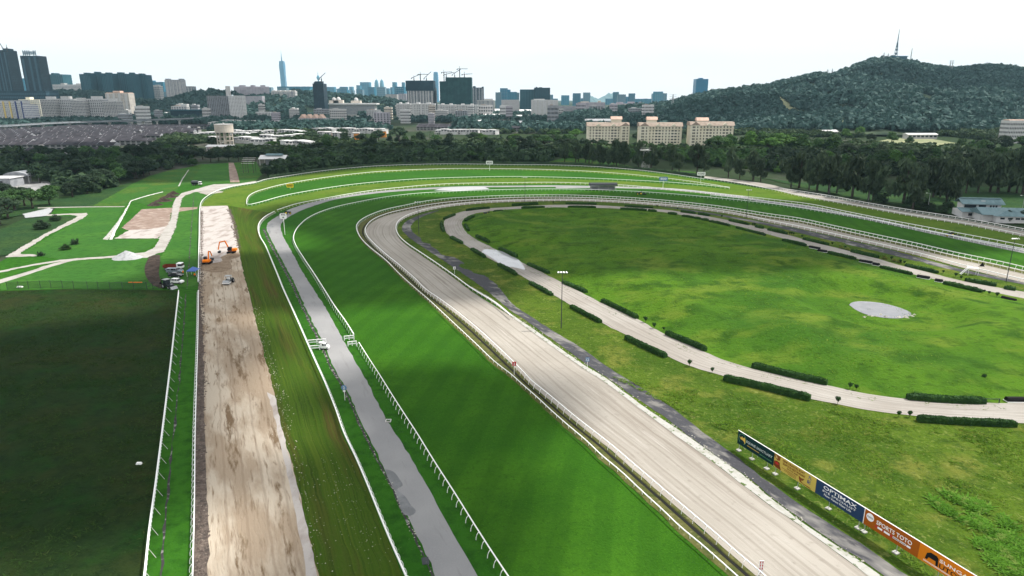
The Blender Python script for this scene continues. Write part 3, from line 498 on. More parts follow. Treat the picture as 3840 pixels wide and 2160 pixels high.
# back straight beyond the turf: pale training track
ribbon('back_track', G(px('A3', (1935, 268), (2250, 305), (2576, 350)) + px('A4', (300, 425), (640, 488), (1000, 558), (1500, 645), (2000, 720), (2700, 850))), G(px('A3', (1935, 290), (2250, 335), (2576, 395)) + px('A4', (300, 465), (600, 520), (1000, 592), (1500, 680), (2000, 760), (2700, 905))), .03, 'path_sand', cross=4)
sheet('tree_belt_grass', G(px('A3', (380, 120), (540, 85), (860, 100), (1300, 190), (1900, 230), (1930, 262), (1400, 215), (800, 160), (380, 148))), -.03, 'embankment')
sheet('park_grass', G(px('A3', (2000, 230), (2576, 300)) + px('A4', (600, 440), (1200, 540), (1900, 660), (2800, 790), (2800, 400), (1200, 340), (400, 340))), -.03, 'slope_dark')
sheet('pale_bank', G(px('T4', (950, 1340), (1000, 1180), (1250, 1120), (1600, 1120), (1900, 1170), (2100, 1230), (1900, 1360), (1400, 1420))), -.1, 'clearing')
sheet('left_slope', G(px('A1', (-300, 700), (0, 560), (450, 500), (640, 480), (940, 440), (1330, 330), (1340, 345), (930, 572), (560, 592), (500, 592), (260, 650), (-300, 760))), -.03, 'slope_dark', jit=.3, jstep=2)
sheet('inner_slope', G(px('A1', (-200, 1110), (75, 1060), (400, 878), (720, 710), (780, 672), (470, 672), (230, 700), (-200, 900))), -.02, 'slope_dark', jit=.2, jstep=2)
sheet('far_slope', G(px('A1', (2350, 135), (2576, 120), (2640, 250), (2576, 316), (2412, 332), (2385, 230))), -.02, 'embankment', jit=.2)
# ------------------------------------------------------------------ running rails
def goose_mesh(h, r, reach, name='post'):
    b = MB(); b.tube([(0, reach, 0), (0, reach * .93, h * .35), (0, reach * .70, h * .68), (0, reach * .34, h * .90), (0, 0, h - .02)], r, n=5); return b.mesh(name)
def straight_mesh(h, r, name='post'):
    b = MB(); b.box(-r, r, -r, r, 0, h - .03); return b.mesh(name)
def sweep(pts, z, w, h, org):
    n = len(pts); V = []; Fc = []
    prof = [(-w / 2, -h / 2), (-w / 2, h * .2), (-w * .28, h / 2), (w * .28, h / 2), (w / 2, h * .2), (w / 2, -h / 2)]
    for i, p in enumerate(pts):
        d = pts[min(i + 1, n - 1)] - pts[max(i - 1, 0)]; d.z = 0; d.normalize(); l = Vector((-d.y, d.x, 0))
        for a, b in prof: q = p + l * a - org; V.append((q.x, q.y, z + b))
    k = len(prof)
    for i in range(n - 1):
        for j in range(k): Fc.append((i * k + j, i * k + (j + 1) % k, (i + 1) * k + (j + 1) % k, (i + 1) * k + j))
    me = mesh_np('rail', V, Fc); 
    bm = bmesh.new(); bm.from_mesh(me); bmesh.ops.recalc_face_normals(bm, faces=bm.faces); bm.to_mesh(me); bm.free()
    return me
def rail(name, label, pts, spacing=2.2, style='goose', side=1, h=RH, w=.17, th=.13, wf=.24, low=None, m='white_paint', pr=.045, traced=True):
    W = gr(pts) if traced else pts
    W = ext([Vector((p.x, p.y, 0)) for p in W])
    S = spline(W, 1.5); org = Vector((S[0].x, S[0].y, 0))
    t = thing(name, label, 'rail', org)
    near = [p for p in S if p.length < 200]; far = any(p.length > 260 for p in S)
    # width follows the aluminium profile; long far runs use the wider jump rail
    if far and near:
        k = next((i for i, p in enumerate(S) if p.length > 230), len(S)) if S[0].length < 230 else 0
        cuts = [S[:k + 1], S[k:]] if k > 2 else [S]
    else: cuts = [S]
    for c in cuts:
        if len(c) < 2: continue
        dd = sum(p.length for p in c) / len(c); ww = w if dd < 180 else wf
        link('top_rail', sweep(c, h - .03, ww, th if dd < 180 else .24, org), m, t)
        if low: link('lower_rail', sweep(c, low, ww * .6, .10, org), m, t)
    Lr = resample(S, step=spacing); proto = goose_mesh(h, pr, .5 * side) if style == 'goose' else straight_mesh(h, pr)
    proto.materials.append(MATS[m]); nb = 0; fv = []; ff = []
    pv = np.array([v.co for v in proto.vertices]); pf = [tuple(p.vertices) for p in proto.polygons]
    for i, p in enumerate(Lr):
        d = Lr[min(i + 1, len(Lr) - 1)] - Lr[max(i - 1, 0)]; a = math.atan2(d.y, d.x)
        if p.length < 240 and nb < 290 and p.y > 55 and abs(p.x) < p.y * .85 + 20:
            link('post', proto, None, t, loc=(p - org), rz=a); nb += 1
        else:
            k = 1.9 if p.length > 260 else 1.3
            ca, sa = math.cos(a), math.sin(a); V = pv.copy(); V[:, 0] *= k; X = V[:, 0] * ca - V[:, 1] * sa + p.x - org.x; Yy = V[:, 0] * sa + V[:, 1] * ca + p.y - org.y
            o = len(fv); fv += list(zip(X, Yy, V[:, 2])); ff += [tuple(q + o for q in f) for f in pf]
    if fv:
        me = bpy.data.meshes.new('post_run'); me.from_pydata(fv, [], ff); link('post_run', me, m, t, kind='stuff')
    return t
rail('running_rail', 'white rail with curved posts along the left edge of the bare sand strip', r0a, 1.75, pr=.06)
rail('running_rail', 'outermost white rail from the excavators round the far bend before the dark hedge', r_outer, 3.0, side=-1)
rail('running_rail', 'white rail with the yellow 600 sign, upper side of the lens shaped grass', r600_up, 3.4, wf=.27, side=-1)
rail('running_rail', 'thin white rail on the lower side of the lens shaped grass', r600_lo, 3.4, style='straight', pr=.03, wf=.28)
rail('running_rail', 'white rail starting by the 400 sign and following the asphalt road round the far bend', r3, 3.4, wf=.27, side=-1)
r4 = TR(('A3', (2000, 458), (2300, 490), (2576, 522)), ('A4', (400, 568), (800, 648), (1200, 733), (1600, 812), (2000, 890), (2400, 965), (2700, 1025)))
rail('running_rail', 'second white rail just inside the asphalt road rail on the far right straight', r4, 3.6, style='straight', wf=.24)
rail('running_rail', 'white rail with short looped posts between the worn turf and the asphalt road', r3b, 1.55, side=1, pr=.055)
rail('running_rail', 'near white rail with curved posts between asphalt road and green turf', r5, 2.05, side=1, pr=.055)
rail('running_rail', 'white rail round the outer edge of the green turf beyond the road crossing', r5b, 2.3, side=1, low=None)
rail('running_rail', 'white rail round the inner edge of the green turf, next to the drain', r6, 2.3, style='goose', side=-1, wf=.24)
rail('running_rail', 'white rail standing on the outer edge of the sand track', r7, 2.5, side=1, wf=.24)
rail('running_rail', 'white rail on the inner edge of the sand track round the far bend', r8, 3.4, side=-1, wf=.26)
rl = TR(('B1', (1797, 20), (1765, 300), (1720, 700)), ('C1', (1628, 0), (1560, 530), (1500, 960), (1448, 1449), (1420, 1660)))
lt = rail('fence_rail', 'pale slatted rail along the right edge of the dark grass field', rl, 1.1, style='straight', w=.20, th=.12, pr=.03, low=.5)
for p in resample(spline([Vector((p.x, p.y, 0)) for p in gr(rl)], 2), step=5.2)[1:]:
    o_ = p - lt.location; q = MB(); q.bar((o_.x, o_.y, 1.0), (o_.x + 1.5, o_.y - .9, .03), .045); q.build('stay', 'offwhite', lt)
ra = TR(('A4', (120, 388), (640, 468), (1000, 536), (1500, 618), (2000, 694), (2750, 830)))
rail('running_rail', 'outer white rail of the pale back straight near the green roofed house', ra, 3.3, style='straight', wf=.26, low=.3)
rb = TR(('A3', (1935, 285), (2250, 330), (2576, 392)), ('A4', (300, 455), (600, 508), (1000, 578), (1500, 664), (2000, 743), (2750, 890)))
rail('running_rail', 'inner white rail of the pale back straight above the worn turf', rb, 3.3, style='straight', wf=.24)
# short side rails of the road crossing
def short_rail(label, a, b):
    A = P(*px('B2', a)[0], RH); B = P(*px('B2', b)[0], RH); org = Vector((A.x, A.y, 0))
    t = thing('crossing_rail', label, 'rail', org, group='short rails at the road crossing')
    d = B - A
    for z in (RH - .04, .55): q = MB(); q.bar((0, 0, z), (d.x, d.y, z), .16, .2); q.build('rail_bar', 'white_paint', t)
    for f in (.02, .5, .98): q = MB(); q.box(-.09, .09, -.09, .09, 0, RH, Matrix.Translation((d.x * f, d.y * f, 0))); q.build('post', 'white_paint', t)
short_rail('short two bar rail, farther one left of the asphalt road crossing', (520, 525), (702, 512))
short_rail('short two bar rail, nearer one left of the asphalt road crossing', (545, 582), (732, 570))
short_rail('short two bar rail, farther one right of the asphalt road crossing', (885, 485), (985, 475))
short_rail('short two bar rail, nearer one right of the asphalt road crossing', (922, 542), (1010, 532))
# chain link fence along the top of the dark field, with gate
fp = G(px('A1', (75, 1412), (190, 1406), (290, 1402), (410, 1398), (515, 1396), (632, 1398), (745, 1402), (883, 1406), (990, 1408), (1110, 1410), (1235, 1412), (1350, 1412), (1480, 1412)))
t = thing('wire_fence', 'dark wire fence with slim posts along the far edge of the dark field', 'fence', fp[0])
mat('wire_mesh', (.03, .05, .035), rough=.8)
wm_ = MATS['wire_mesh'].node_tree; bs = wm_.nodes['Principled BSDF']; bs.inputs['Alpha'].default_value = .38
for p in fp:
    q = MB(); q.box(-.045, .045, -.045, .045, 0, 2.4); q.bar((0, 0, 2.4), (0, -.35, 2.75), .06); q.build('post', 'dark_steel', t).location = p - fp[0]
for a, b in zip(fp, fp[1:]):
    q = MB(); d = b - a; o = a - fp[0]; q.add([o, o + d, o + d + Vector((0, 0, 2.3)), o + Vector((0, 0, 2.3))], [(0, 1, 2, 3)]); q.build('mesh_panel', 'wire_mesh', t)
    q = MB(); q.bar(o + Vector((0, 0, 2.33)), o + d + Vector((0, 0, 2.33)), .05); q.build('top_wire', 'dark_steel', t)
ga, gb = P(*px('A1', (1482, 1412))[0]), P(*px('A1', (1600, 1405))[0]); d = gb - ga
t = thing('field_gate', 'dark steel gate frame in the wire fence beside the backhoe', 'gate', ga)
q = MB()
for z in (.15, 1.1, 2.2): q.bar((0, 0, z), (d.x, d.y, z), .07)
q.build('frame', 'dark_steel', t)
for f in (0, .5, 1): q = MB(); q.bar((d.x * f, d.y * f, 0), (d.x * f, d.y * f, 2.4), .08); q.build('post', 'dark_steel', t)
q = MB(); q.bar((0, 0, .15), (d.x * .5, d.y * .5, 2.2), .05); q.bar((d.x * .5, d.y * .5, .15), (d.x, d.y, 2.2), .05); q.build('brace', 'dark_steel', t)
# ------------------------------------------------------------------ plants
def leaf_cloud(rng, lobes, n, size, flat=.45, shell=.55, stretch=1.0, up=0.0, xs=1.0):
    lobes = np.array(lobes, float); vol = (lobes[:, 3] * lobes[:, 4] * lobes[:, 5]) ** .67; pr = vol / vol.sum()
    k = rng.choice(len(lobes), n, p=pr)
    d = rng.normal(size=(n, 3)); d /= np.linalg.norm(d, axis=1)[:, None]
    r = 1 - shell * rng.random(n) ** 1.7
    c = lobes[k, :3] + d * r[:, None] * lobes[k, 3:6]
    nrm = d * flat * 2 + rng.normal(size=(n, 3)) * (1 - flat); nrm[:, 2] += .35 + up; nrm /= np.linalg.norm(nrm, axis=1)[:, None]
    a = np.cross(nrm, rng.normal(size=(n, 3))); a /= np.linalg.norm(a, axis=1)[:, None] + 1e-9
    if stretch != 1.0:
        a = np.tile(np.array([0, 0, 1.0]), (n, 1)) + rng.normal(size=(n, 3)) * .25; a /= np.linalg.norm(a, axis=1)[:, None]
    b = np.cross(nrm, a); b /= np.linalg.norm(b, axis=1)[:, None] + 1e-9
    s = size * (.6 + .8 * rng.random(n)); a = a * (s * .5 * stretch)[:, None]; b = b * (s * .5 * xs)[:, None]
    V = np.stack([c - a - b * .6, c + a * .2 - b, c + a + b * .5, c - a * .3 + b], 1).reshape(-1, 3)
    return V, np.arange(n * 4).reshape(n, 4)
def crown_mesh(seed, lobes, n, size, **k):
    V, Fc = leaf_cloud(np.random.default_rng(seed), lobes, n, size, **k); return mesh_np('crown', V, Fc)
def trunk_mesh(h, r, limbs):
    b = MB(); b.tube([(0, 0, 0), (r * .4, 0, h * .4), (0, r * .3, h * .75), (r * .2, 0, h)], [r * 1.3, r, r * .8, r * .55], n=6)
    for a, e in limbs: b.tube([a, ((a[0] + e[0]) / 2, (a[1] + e[1]) / 2, (a[2] + e[2]) / 2 + .3), e], [r * .5, r * .35, r * .15], n=4)
    return b.mesh('trunk')
rt = np.random.default_rng(3)
def ring_lobes(n, R, z, rr, rz, jit=.25, cz=0):
    return [(R * math.cos(2 * PI * i / n + rt.random()), R * math.sin(2 * PI * i / n + rt.random()), z + rt.normal() * jit, rr * (.75 + .5 * rt.random()), rr * (.75 + .5 * rt.random()), rz * (.75 + .5 * rt.random())) for i in range(n)]
PROTO = {}
def proto(key, crowns, trunk): PROTO[key] = (crowns, trunk)
def limbs(h, R, z, n): return [((0, 0, h * .7), (R * math.cos(2 * PI * i / n + .4), R * math.sin(2 * PI * i / n + .4), z)) for i in range(n)]
# all prototypes are about 10 m tall (unit size), scaled per tree
proto('round', [crown_mesh(s, ring_lobes(6, 2.3, 5.2, 1.9, 1.7, .7) + ring_lobes(4, 1.5, 7.6, 1.7, 1.5, .5) + [(0, 0, 8.6, 1.5, 1.5, 1.3), (0, 0, 6, 2.4, 2.4, 2.4)], 1700, .62) for s in (1, 2, 3)], trunk_mesh(5.5, .28, limbs(5, 2.2, 6, 5)))
proto('rain', [crown_mesh(s, ring_lobes(8, 4.1, 6.6, 1.9, 1.0, .4) + ring_lobes(5, 2.1, 7.9, 1.9, 1.0, .3) + [(0, 0, 8.6, 1.8, 1.8, .9)], 1900, .62, up=.5) for s in (4, 5, 6)], trunk_mesh(4.8, .40, limbs(4.8, 3.8, 6.8, 7)))
proto('bushy', [crown_mesh(s, ring_lobes(6, 1.9, 3.0, 1.7, 1.8, .6) + ring_lobes(5, 1.6, 5.6, 1.5, 1.6, .5) + [(0, 0, 8.0, 1.3, 1.3, 1.6)], 1500, .6) for s in (7, 8)], trunk_mesh(4, .22, []))
proto('casuarina', [crown_mesh(s, [(rt.normal() * .75, rt.normal() * .75, 3.2 + i * .75, 1.15 - .075 * i * .6, 1.15 - .075 * i * .6, 1.3) for i in range(9)], 1300, .95, stretch=1.5, xs=.28, flat=.2, shell=.9) for s in (9, 10, 11)], trunk_mesh(8.8, .16, limbs(6, 1.0, 6.5, 4)))
proto('cypress', [crown_mesh(12, [(0, 0, 1.2 + i, .9 - .08 * i, .9 - .08 * i, 1.0) for i in range(9)], 1100, .5, stretch=1.4, xs=.5)], trunk_mesh(6, .15, []))
def palm_crown():
    b = MB()
    for i in range(13):
        a = 2 * PI * i / 13 + rt.random() * .3; e = .2 + .7 * rt.random(); pts = []
        for k in range(5):
            f = k / 4; r = 2.7 * f; z = 8.3 + math.sin(e) * 2.2 * f - 2.2 * f * f; pts.append(Vector((r * math.cos(a), r * math.sin(a), z)))
        sd = Vector((-math.sin(a), math.cos(a), -.15))
        for k in range(4):
            w0, w1 = [.42 * (1 - abs(2 * f - .8) * .7) for f in (k / 4, (k + 1) / 4)]
            b.add([pts[k] - sd * w0, pts[k], pts[k] + sd * w0, pts[k + 1] - sd * w1, pts[k + 1], pts[k + 1] + sd * w1], [(0, 1, 4, 3), (1, 2, 5, 4)])
    return b.mesh('crown')
def fan_crown():
    b = MB()
    for i in range(46):
        a = rt.random() * 6.28; e = .25 + 1.15 * rt.random(); ln = 3.0 + 1.6 * rt.random(); o = Vector((rt.normal() * .9, rt.normal() * .9, 0)); sd = Vector((-math.sin(a), math.cos(a), 0)); pts = []
        for k in range(4): f = k / 3; pts.append(o + Vector((ln * f * math.cos(e) * math.cos(a), ln * f * math.cos(e) * math.sin(a), 10 / 4.5 * ln * f * math.sin(e) - 2.2 * f * f * f)))
        for k in range(3):
            w0, w1 = [.46 * (1 - abs(2 * f - .9)) + .05 for f in (k / 3, (k + 1) / 3)]
            b.add([pts[k] - sd * w0, pts[k] + sd * w0, pts[k + 1] + sd * w1, pts[k + 1] - sd * w1], [(0, 1, 2, 3)])
    return b.mesh('crown')
proto('fan', [fan_crown()], trunk_mesh(1, .3, []))
proto('palm', [palm_crown()], trunk_mesh(8.4, .14, []))
MESHES = {}
def ordw(n):
    u = 'zeroth first second third fourth fifth sixth seventh eighth ninth tenth eleventh twelfth thirteenth fourteenth fifteenth sixteenth seventeenth eighteenth nineteenth'.split()
    if n < 20: return u[n]
    t_ = {2: 'twent', 3: 'thirt', 4: 'fort', 5: 'fift', 6: 'sixt', 7: 'sevent', 8: 'eight', 9: 'ninet'}[n // 10]
    return t_ + 'ieth' if n % 10 == 0 else t_ + 'y-' + u[n % 10]
ROWN = ['front', 'second', 'third', 'rear', 'fifth']
def tree(kind, leaf, p, hgt, label, group, wid=1.0, name='tree', cat='tree', trunk=True):
    cs, tr = PROTO[kind]; c = random.choice(cs); key = (c.name, leaf)
    if key not in MESHES: MESHES[key] = c.copy(); MESHES[key].materials.clear(); MESHES[key].materials.append(MATS[leaf])
    if not tr.materials: tr.materials.append(MATS['bark'])
    s = hgt / 10.0; t = thing(name, label, cat, p, random.random() * 6.28, group, scale=(s * wid, s * wid, s))
    link('crown', MESHES[key], None, t)
    if trunk: link('trunk', tr, None, t)
    return t
def along(pts, n, jit=3.0):
    S = resample([Vector((p.x, p.y, 0)) for p in pts], n=n); return [Vector((p.x + random.uniform(-jit, jit), p.y + random.uniform(-jit, jit), -.05)) for p in S]
# --- left belt between lawns and houses, from the parking lot to the far lawn
lb = 'dark trees of the left belt'
for row, (pp, n, hh) in enumerate(((px('A1', (560, 500), (760, 470), (950, 430), (1100, 380), (1300, 310), (1480, 250)), 12, 11), (px('A1', (420, 330), (600, 330), (800, 300), (1000, 260), (1250, 210), (1450, 190), (1650, 175)), 13, 13), (px('A1', (300, 210), (600, 200), (900, 170), (1200, 150), (1500, 120), (1800, 110), (1900, 130)), 14, 14), (px('A1', (60, 130), (300, 120), (600, 110), (1050, 110), (1400, 80), (1650, 60), (1850, 60)), 13, 13))):
    for j, p in enumerate(along(G(pp), n, 4)): tree(random.choice(['rain', 'round', 'rain']), random.choice(['leaf_dark', 'leaf_dark', 'leaf_mid']), p, hh * random.uniform(.8, 1.3), '%s tree from the left in the %s row of the dark left belt' % (ordw(j + 1), ROWN[row]), lb)
for i, (x, y, h) in enumerate(((60, 560, 13), (150, 610, 12), (250, 570, 11), (330, 590, 11), (80, 690, 11), (30, 640, 12), (0, 760, 9))):
    tree('rain', 'leaf_mid' if i % 2 else 'leaf_dark', P(*px('A1', (x, y))[0]), h, '%s leafy tree of the clump at the left frame edge by the gravel bend' % ('nearest left', 'near left', 'upper middle', 'rightmost', 'lower middle', 'leftmost', 'lowest')[i], 'trees at the left frame edge')
tree('round', 'leaf_mid', P(*px('A1', (500, 560))[0]), 11, 'rounded tree with yellowish top beside the parking lot', None, 1.15)
tree('bushy', 'leaf_mid', P(*px('A1', (1940, 170))[0]), 10, 'rounded lighter green tree at the corner of the far lawn', None, 1.3)
for j, (x, y, h) in enumerate(sorted(((2120, 128, 11), (2200, 120, 12), (2300, 118, 10), (2400, 122, 11), (2500, 125, 12), (2576, 118, 11), (2040, 100, 11)))):
    tree('round', 'leaf_dark', P(*px('A1', (x, y))[0]), h, '%s dark tree from the left in the row behind the far lawn' % ordw(j + 1), 'trees behind the far lawn', 1.1)
# palms and shrubs on the lawn
tree('fan', 'leaf_dark', P(*px('A1', (750, 955))[0]), 3.6, 'dark spiky palm clump on the lawn by the gravel bend', None, 1.9, 'palm', 'palm')
tree('fan', 'leaf_dark', P(*px('A1', (415, 1070))[0]), 2.6, 'low dark palm at the end of the gravel bend', None, 2.0, 'palm', 'palm')
tree('bushy', 'leaf_mid', P(*px('A1', (660, 1010))[0]), 2.6, 'spreading shrub left of the spiky lawn palm', None, 2.2, 'shrub', 'shrub', False)
tree('bushy', 'leaf_dark', P(*px('A1', (420, 800))[0]), 4.5, 'dark overgrown shrub inside the gravel bend', None, 2.4, 'shrub', 'shrub', False)
tree('bushy', 'leaf_dark', P(*px('A1', (560, 720))[0]), 3.5, 'smaller dark shrub near the top of the gravel bend', None, 2.2, 'shrub', 'shrub', False)
# --- dark clipped hedge outside the far bend: one continuous body with leaves
def hedge(name, label, cl, wdt, hgt, leaf='leaf_hedge', cat='hedge', group=None, leaves=14, lsize=.35, step=1.2, z=0.0):
    S = spline(cl, step); org = Vector((S[0].x, S[0].y, z)); n = len(S); V = []; Fc = []; rg = np.random.default_rng(int(abs(org.x * 7 + org.y * 13)) + 1)
    prof = [(-.5, 0), (-.5, .55), (-.42, .86), (-.2, 1), (.2, 1), (.42, .86), (.5, .55), (.5, 0)]; k = len(prof)
    for i, p in enumerate(S):
        d = (S[min(i + 1, n - 1)] - S[max(i - 1, 0)]); d.z = 0; d.normalize(); l = Vector((-d.y, d.x, 0)); e = .8 if i in (0, n - 1) else 1
        for a, b in prof:
            q = p - org + l * (a * wdt * e * (1 + rg.normal() * .08)); V.append((q.x, q.y, b * hgt * e * (1 + rg.normal() * .06)))
    for i in range(n - 1):
        for j in range(k - 1): Fc.append((i * k + j, i * k + j + 1, (i + 1) * k + j + 1, (i + 1) * k + j))
    b = MB(); b.v = V; b.f = Fc + [tuple(range(k)), tuple(range(n * k - 1, n * k - k - 1, -1))]
    o = b.build(name, leaf); o.location = org
    bm = bmesh.new(); bm.from_mesh(o.data); bmesh.ops.recalc_face_normals(bm, faces=bm.faces); bm.to_mesh(o.data); bm.free()
    tag(o, label, cat, group)
    if leaves:
        m = int(leaves * n); ii = rg.integers(0, n - 1, m); f = rg.random(m); jj = rg.integers(0, k - 1, m); g2 = rg.random(m); Va = np.array(V).reshape(n, k, 3)
        c = (Va[ii, jj] * (1 - f)[:, None] + Va[ii + 1, jj] * f[:, None]) * (1 - g2)[:, None] + (Va[ii, jj + 1] * (1 - f)[:, None] + Va[ii + 1, jj + 1] * f[:, None]) * g2[:, None]
        r1 = rg.normal(size=(m, 3)); r1 /= np.linalg.norm(r1, axis=1)[:, None]; r2 = np.cross(r1, rg.normal(size=(m, 3))); r2 /= np.linalg.norm(r2, axis=1)[:, None]
        s = lsize * (.5 + rg.random(m)); a = r1 * s[:, None] * .5; b2 = r2 * s[:, None] * .35; c = c + np.array([0, 0, .03])
        link('leaves', mesh_np('leaves', np.stack([c - a, c - b2, c + a, c + b2], 1).reshape(-1, 3), np.arange(m * 4).reshape(m, 4)), leaf, o, kind='stuff')
    return o
oh = TR(('A2', (110, 288), (300, 262), (600, 218), (900, 186), (1200, 163), (1600, 147), (2000, 142), (2576, 147)), ('A3', (400, 150), (800, 165), (1200, 194), (1500, 224), (1800, 262), (1930, 282)))
hedge('boundary_hedge', 'long dark hedge just outside the outermost rail of the far bend', [p + Vector((0, 3.5, 0)) for p in gr(oh)], 2.2, 2.6, 'leaf_dark', leaves=20, lsize=.7, step=2.5)
# --- middle belt behind the bend
mb = 'dark trees behind the far bend'
for row, (pp, n, hh) in enumerate(((px('A2', (130, 265), (300, 235), (600, 195), (900, 165), (1200, 140), (1600, 125), (2000, 118), (2576, 122)), 30, 8.5), (px('A2', (330, 170), (600, 150), (900, 130), (1300, 110), (1700, 95), (2200, 88), (2576, 92)), 26, 11), (px('A2', (400, 60), (700, 45), (1000, 40), (1400, 30), (1800, 25), (2200, 30), (2576, 40)), 24, 13), (px('T2', (700, 1080), (1000, 1060), (1300, 1030), (1700, 1050), (2200, 1060), (2576, 1040)), 20, 14))):
    for j, p in enumerate(along(G(pp), n, 5)): tree(random.choice(['round', 'rain', 'bushy', 'round']), random.choice(['leaf_dark', 'leaf_dark', 'leaf_mid', 'leaf_mid']), p, hh * random.uniform(.65, 1.35), '%s tree from the left in the %s row behind the far bend hedge' % (ordw(j + 1), ROWN[row]), mb)
for j, (x, y, h) in enumerate(sorted(((690, 1180, 11), (740, 1190, 9), (800, 1150, 10), (620, 1090, 11), (1750, 1000, 13), (1830, 1010, 12), (2420, 1030, 11)))):
    tree('palm', 'leaf_dark', P(*px('T2', (x, y))[0]), h, '%s dark palm from the left among the trees behind the far bend' % ordw(j + 1), 'palms behind the far bend', 1.5, 'palm', 'palm')
tree('rain', 'leaf_dark', P(*px('T2', (1440, 1040))[0]), 22, 'tallest spreading dark tree right of the orange and white town houses', None, 1.0)
tree('rain', 'leaf_dark', P(*px('T2', (580, 1030))[0]), 15, 'broad dark tree left of the orange and white town houses', None)
tree('rain', 'leaf_bright', P(*px('T2', (2260, 1060))[0]), 16, 'bright green broad tree right of the small yellow field', None)
tree('rain', 'leaf_bright', P(*px('T2', (170, 1090))[0]), 9, 'low bright green tree among the white houses', None, 1.6)
for j, (x, y, h) in enumerate(sorted(((30, 1000, 15), (420, 960, 17), (640, 960, 18), (240, 1010, 16), (330, 1040, 17)))):
    tree('rain', 'leaf_bright' if x in (640, 30) else 'leaf_mid', P(*px('T3', (x, y + 60))[0]), h, '%s broad green crown from the left before the cream apartment blocks' % ordw(j + 1), 'broad crowns left of the cream blocks')
# --- right belt: casuarinas in front, broad trees and shrubs behind
cb = 'casuarinas behind the back straight'
for j, (x, y, h) in enumerate(((530, 1230, 17), (640, 1235, 19), (670, 1225, 15), (740, 1235, 14), (775, 1240, 17), (805, 1255, 16), (885, 1265, 17), (915, 1265, 14), (968, 1270, 13), (1025, 1272, 19), (1050, 1272, 21), (1085, 1275, 22), (1105, 1280, 20), (1130, 1282, 17), (1270, 1300, 22), (1400, 1308, 19), (1610, 1325, 21), (1680, 1325, 14), (1860, 1340, 22), (1930, 1345, 15), (2175, 1385, 22), (2290, 1395, 14), (2425, 1415, 21), (2500, 1425, 16))):
    tree('casuarina', 'leaf_casuarina', P(*px('T3', (x, y))[0]), h, '%s wispy casuarina with bare trunk from the left, behind the back straight' % ordw(j + 1), cb, random.uniform(1.15, 1.6), 'casuarina_tree')
for j, (x, y, h) in enumerate(((230, 385, 21), (310, 390, 23), (410, 410, 18), (490, 420, 24), (610, 440, 23), (690, 445, 18), (845, 480, 24), (1010, 510, 22), (1050, 515, 17), (1360, 545, 24), (1455, 600, 21), (1660, 480, 22), (1730, 480, 24), (1790, 570, 23), (1895, 510, 25), (1990, 440, 22), (2110, 440, 24), (2230, 430, 23), (2310, 440, 25), (2420, 430, 24), (2500, 440, 26), (2560, 450, 24))):
    tree('casuarina', 'leaf_casuarina', P(*px('A4', (x, y))[0]), h * 1.0, '%s dark casuarina from the left in the belt above the pale back straight' % ordw(j + 1), 'casuarinas in the right belt', random.uniform(1.2, 1.75), 'casuarina_tree')
for j, p in enumerate(along(G(px('T3', (600, 1190), (900, 1200), (1400, 1190), (1700, 1240), (2100, 1280), (2576, 1330))), 22, 6)): tree('bushy', random.choice(['leaf_mid', 'leaf_bright', 'leaf_dark']), p, random.uniform(4.5, 9), '%s leafy bush from the left under the casuarinas behind the back straight' % ordw(j + 1), 'bushes under the casuarinas', 1.4, 'bush', 'bush', False)
for j, p in enumerate(along(G(px('T3', (1650, 1200), (2000, 1230), (2350, 1270), (2576, 1290)) + px('T4', (100, 1400), (500, 1449))), 26, 7)): tree('bushy', 'leaf_bright', p, random.uniform(5, 10), '%s bright green bush from the left in the thicket right of the lattice tower' % ordw(j + 1), 'bright bushes of the thicket', 1.5, 'bush', 'bush', False)
bk = 0
for pp, n, hh, lf in ((px('T3', (80, 1170), (300, 1150), (600, 1120), (900, 1100)), 14, 13, ['leaf_dark']), (px('T3', (0, 1100), (300, 1080), (560, 1060)), 10, 14, ['leaf_dark', 'leaf_mid']), (px('T3', (950, 1130), (1200, 1120), (1500, 1120), (1700, 1130)), 12, 10.5, ['leaf_mid', 'leaf_dark']), (px('T3', (1980, 1150), (2200, 1130), (2400, 1130), (2576, 1140)), 9, 19, ['leaf_bright', 'leaf_mid', 'leaf_mid']), (px('T4', (50, 1290), (250, 1270), (450, 1280), (650, 1300)), 9, 19, ['leaf_bright', 'leaf_mid', 'leaf_mid'])):
    for j, p in enumerate(along(G(pp), n, 5)): bk += 1; tree(random.choice(['round', 'rain']), random.choice(lf), p, hh * random.uniform(.8, 1.25), '%s broad tree from the left between casuarinas and cream apartment blocks' % ordw(bk), 'broad trees behind the casuarinas')
for row, (pp, n, hh, lf) in enumerate(((px('T4', (600, 1449), (1000, 1430), (1500, 1440), (2000, 1470), (2576, 1500)), 20, 14, ['leaf_casuarina', 'leaf_mid', 'leaf_mid', 'leaf_bright']), (px('T4', (700, 1330), (1000, 1310), (1300, 1350), (1700, 1380), (2100, 1400), (2576, 1400)), 18, 14, ['leaf_casuarina', 'leaf_mid']), (px('T4', (1950, 1270), (2200, 1250), (2576, 1250)), 12, 14, ['leaf_mid', 'leaf_dark']))):
    for j, p in enumerate(along(G(pp), n, 6)): tree(random.choice(['round', 'rain', 'bushy']), random.choice(lf), p, hh * random.uniform(.8, 1.3), '%s broad tree from the left in the %s row above the green roofed house' % (ordw(j + 1), ROWN[row]), 'broad trees of the right belt')
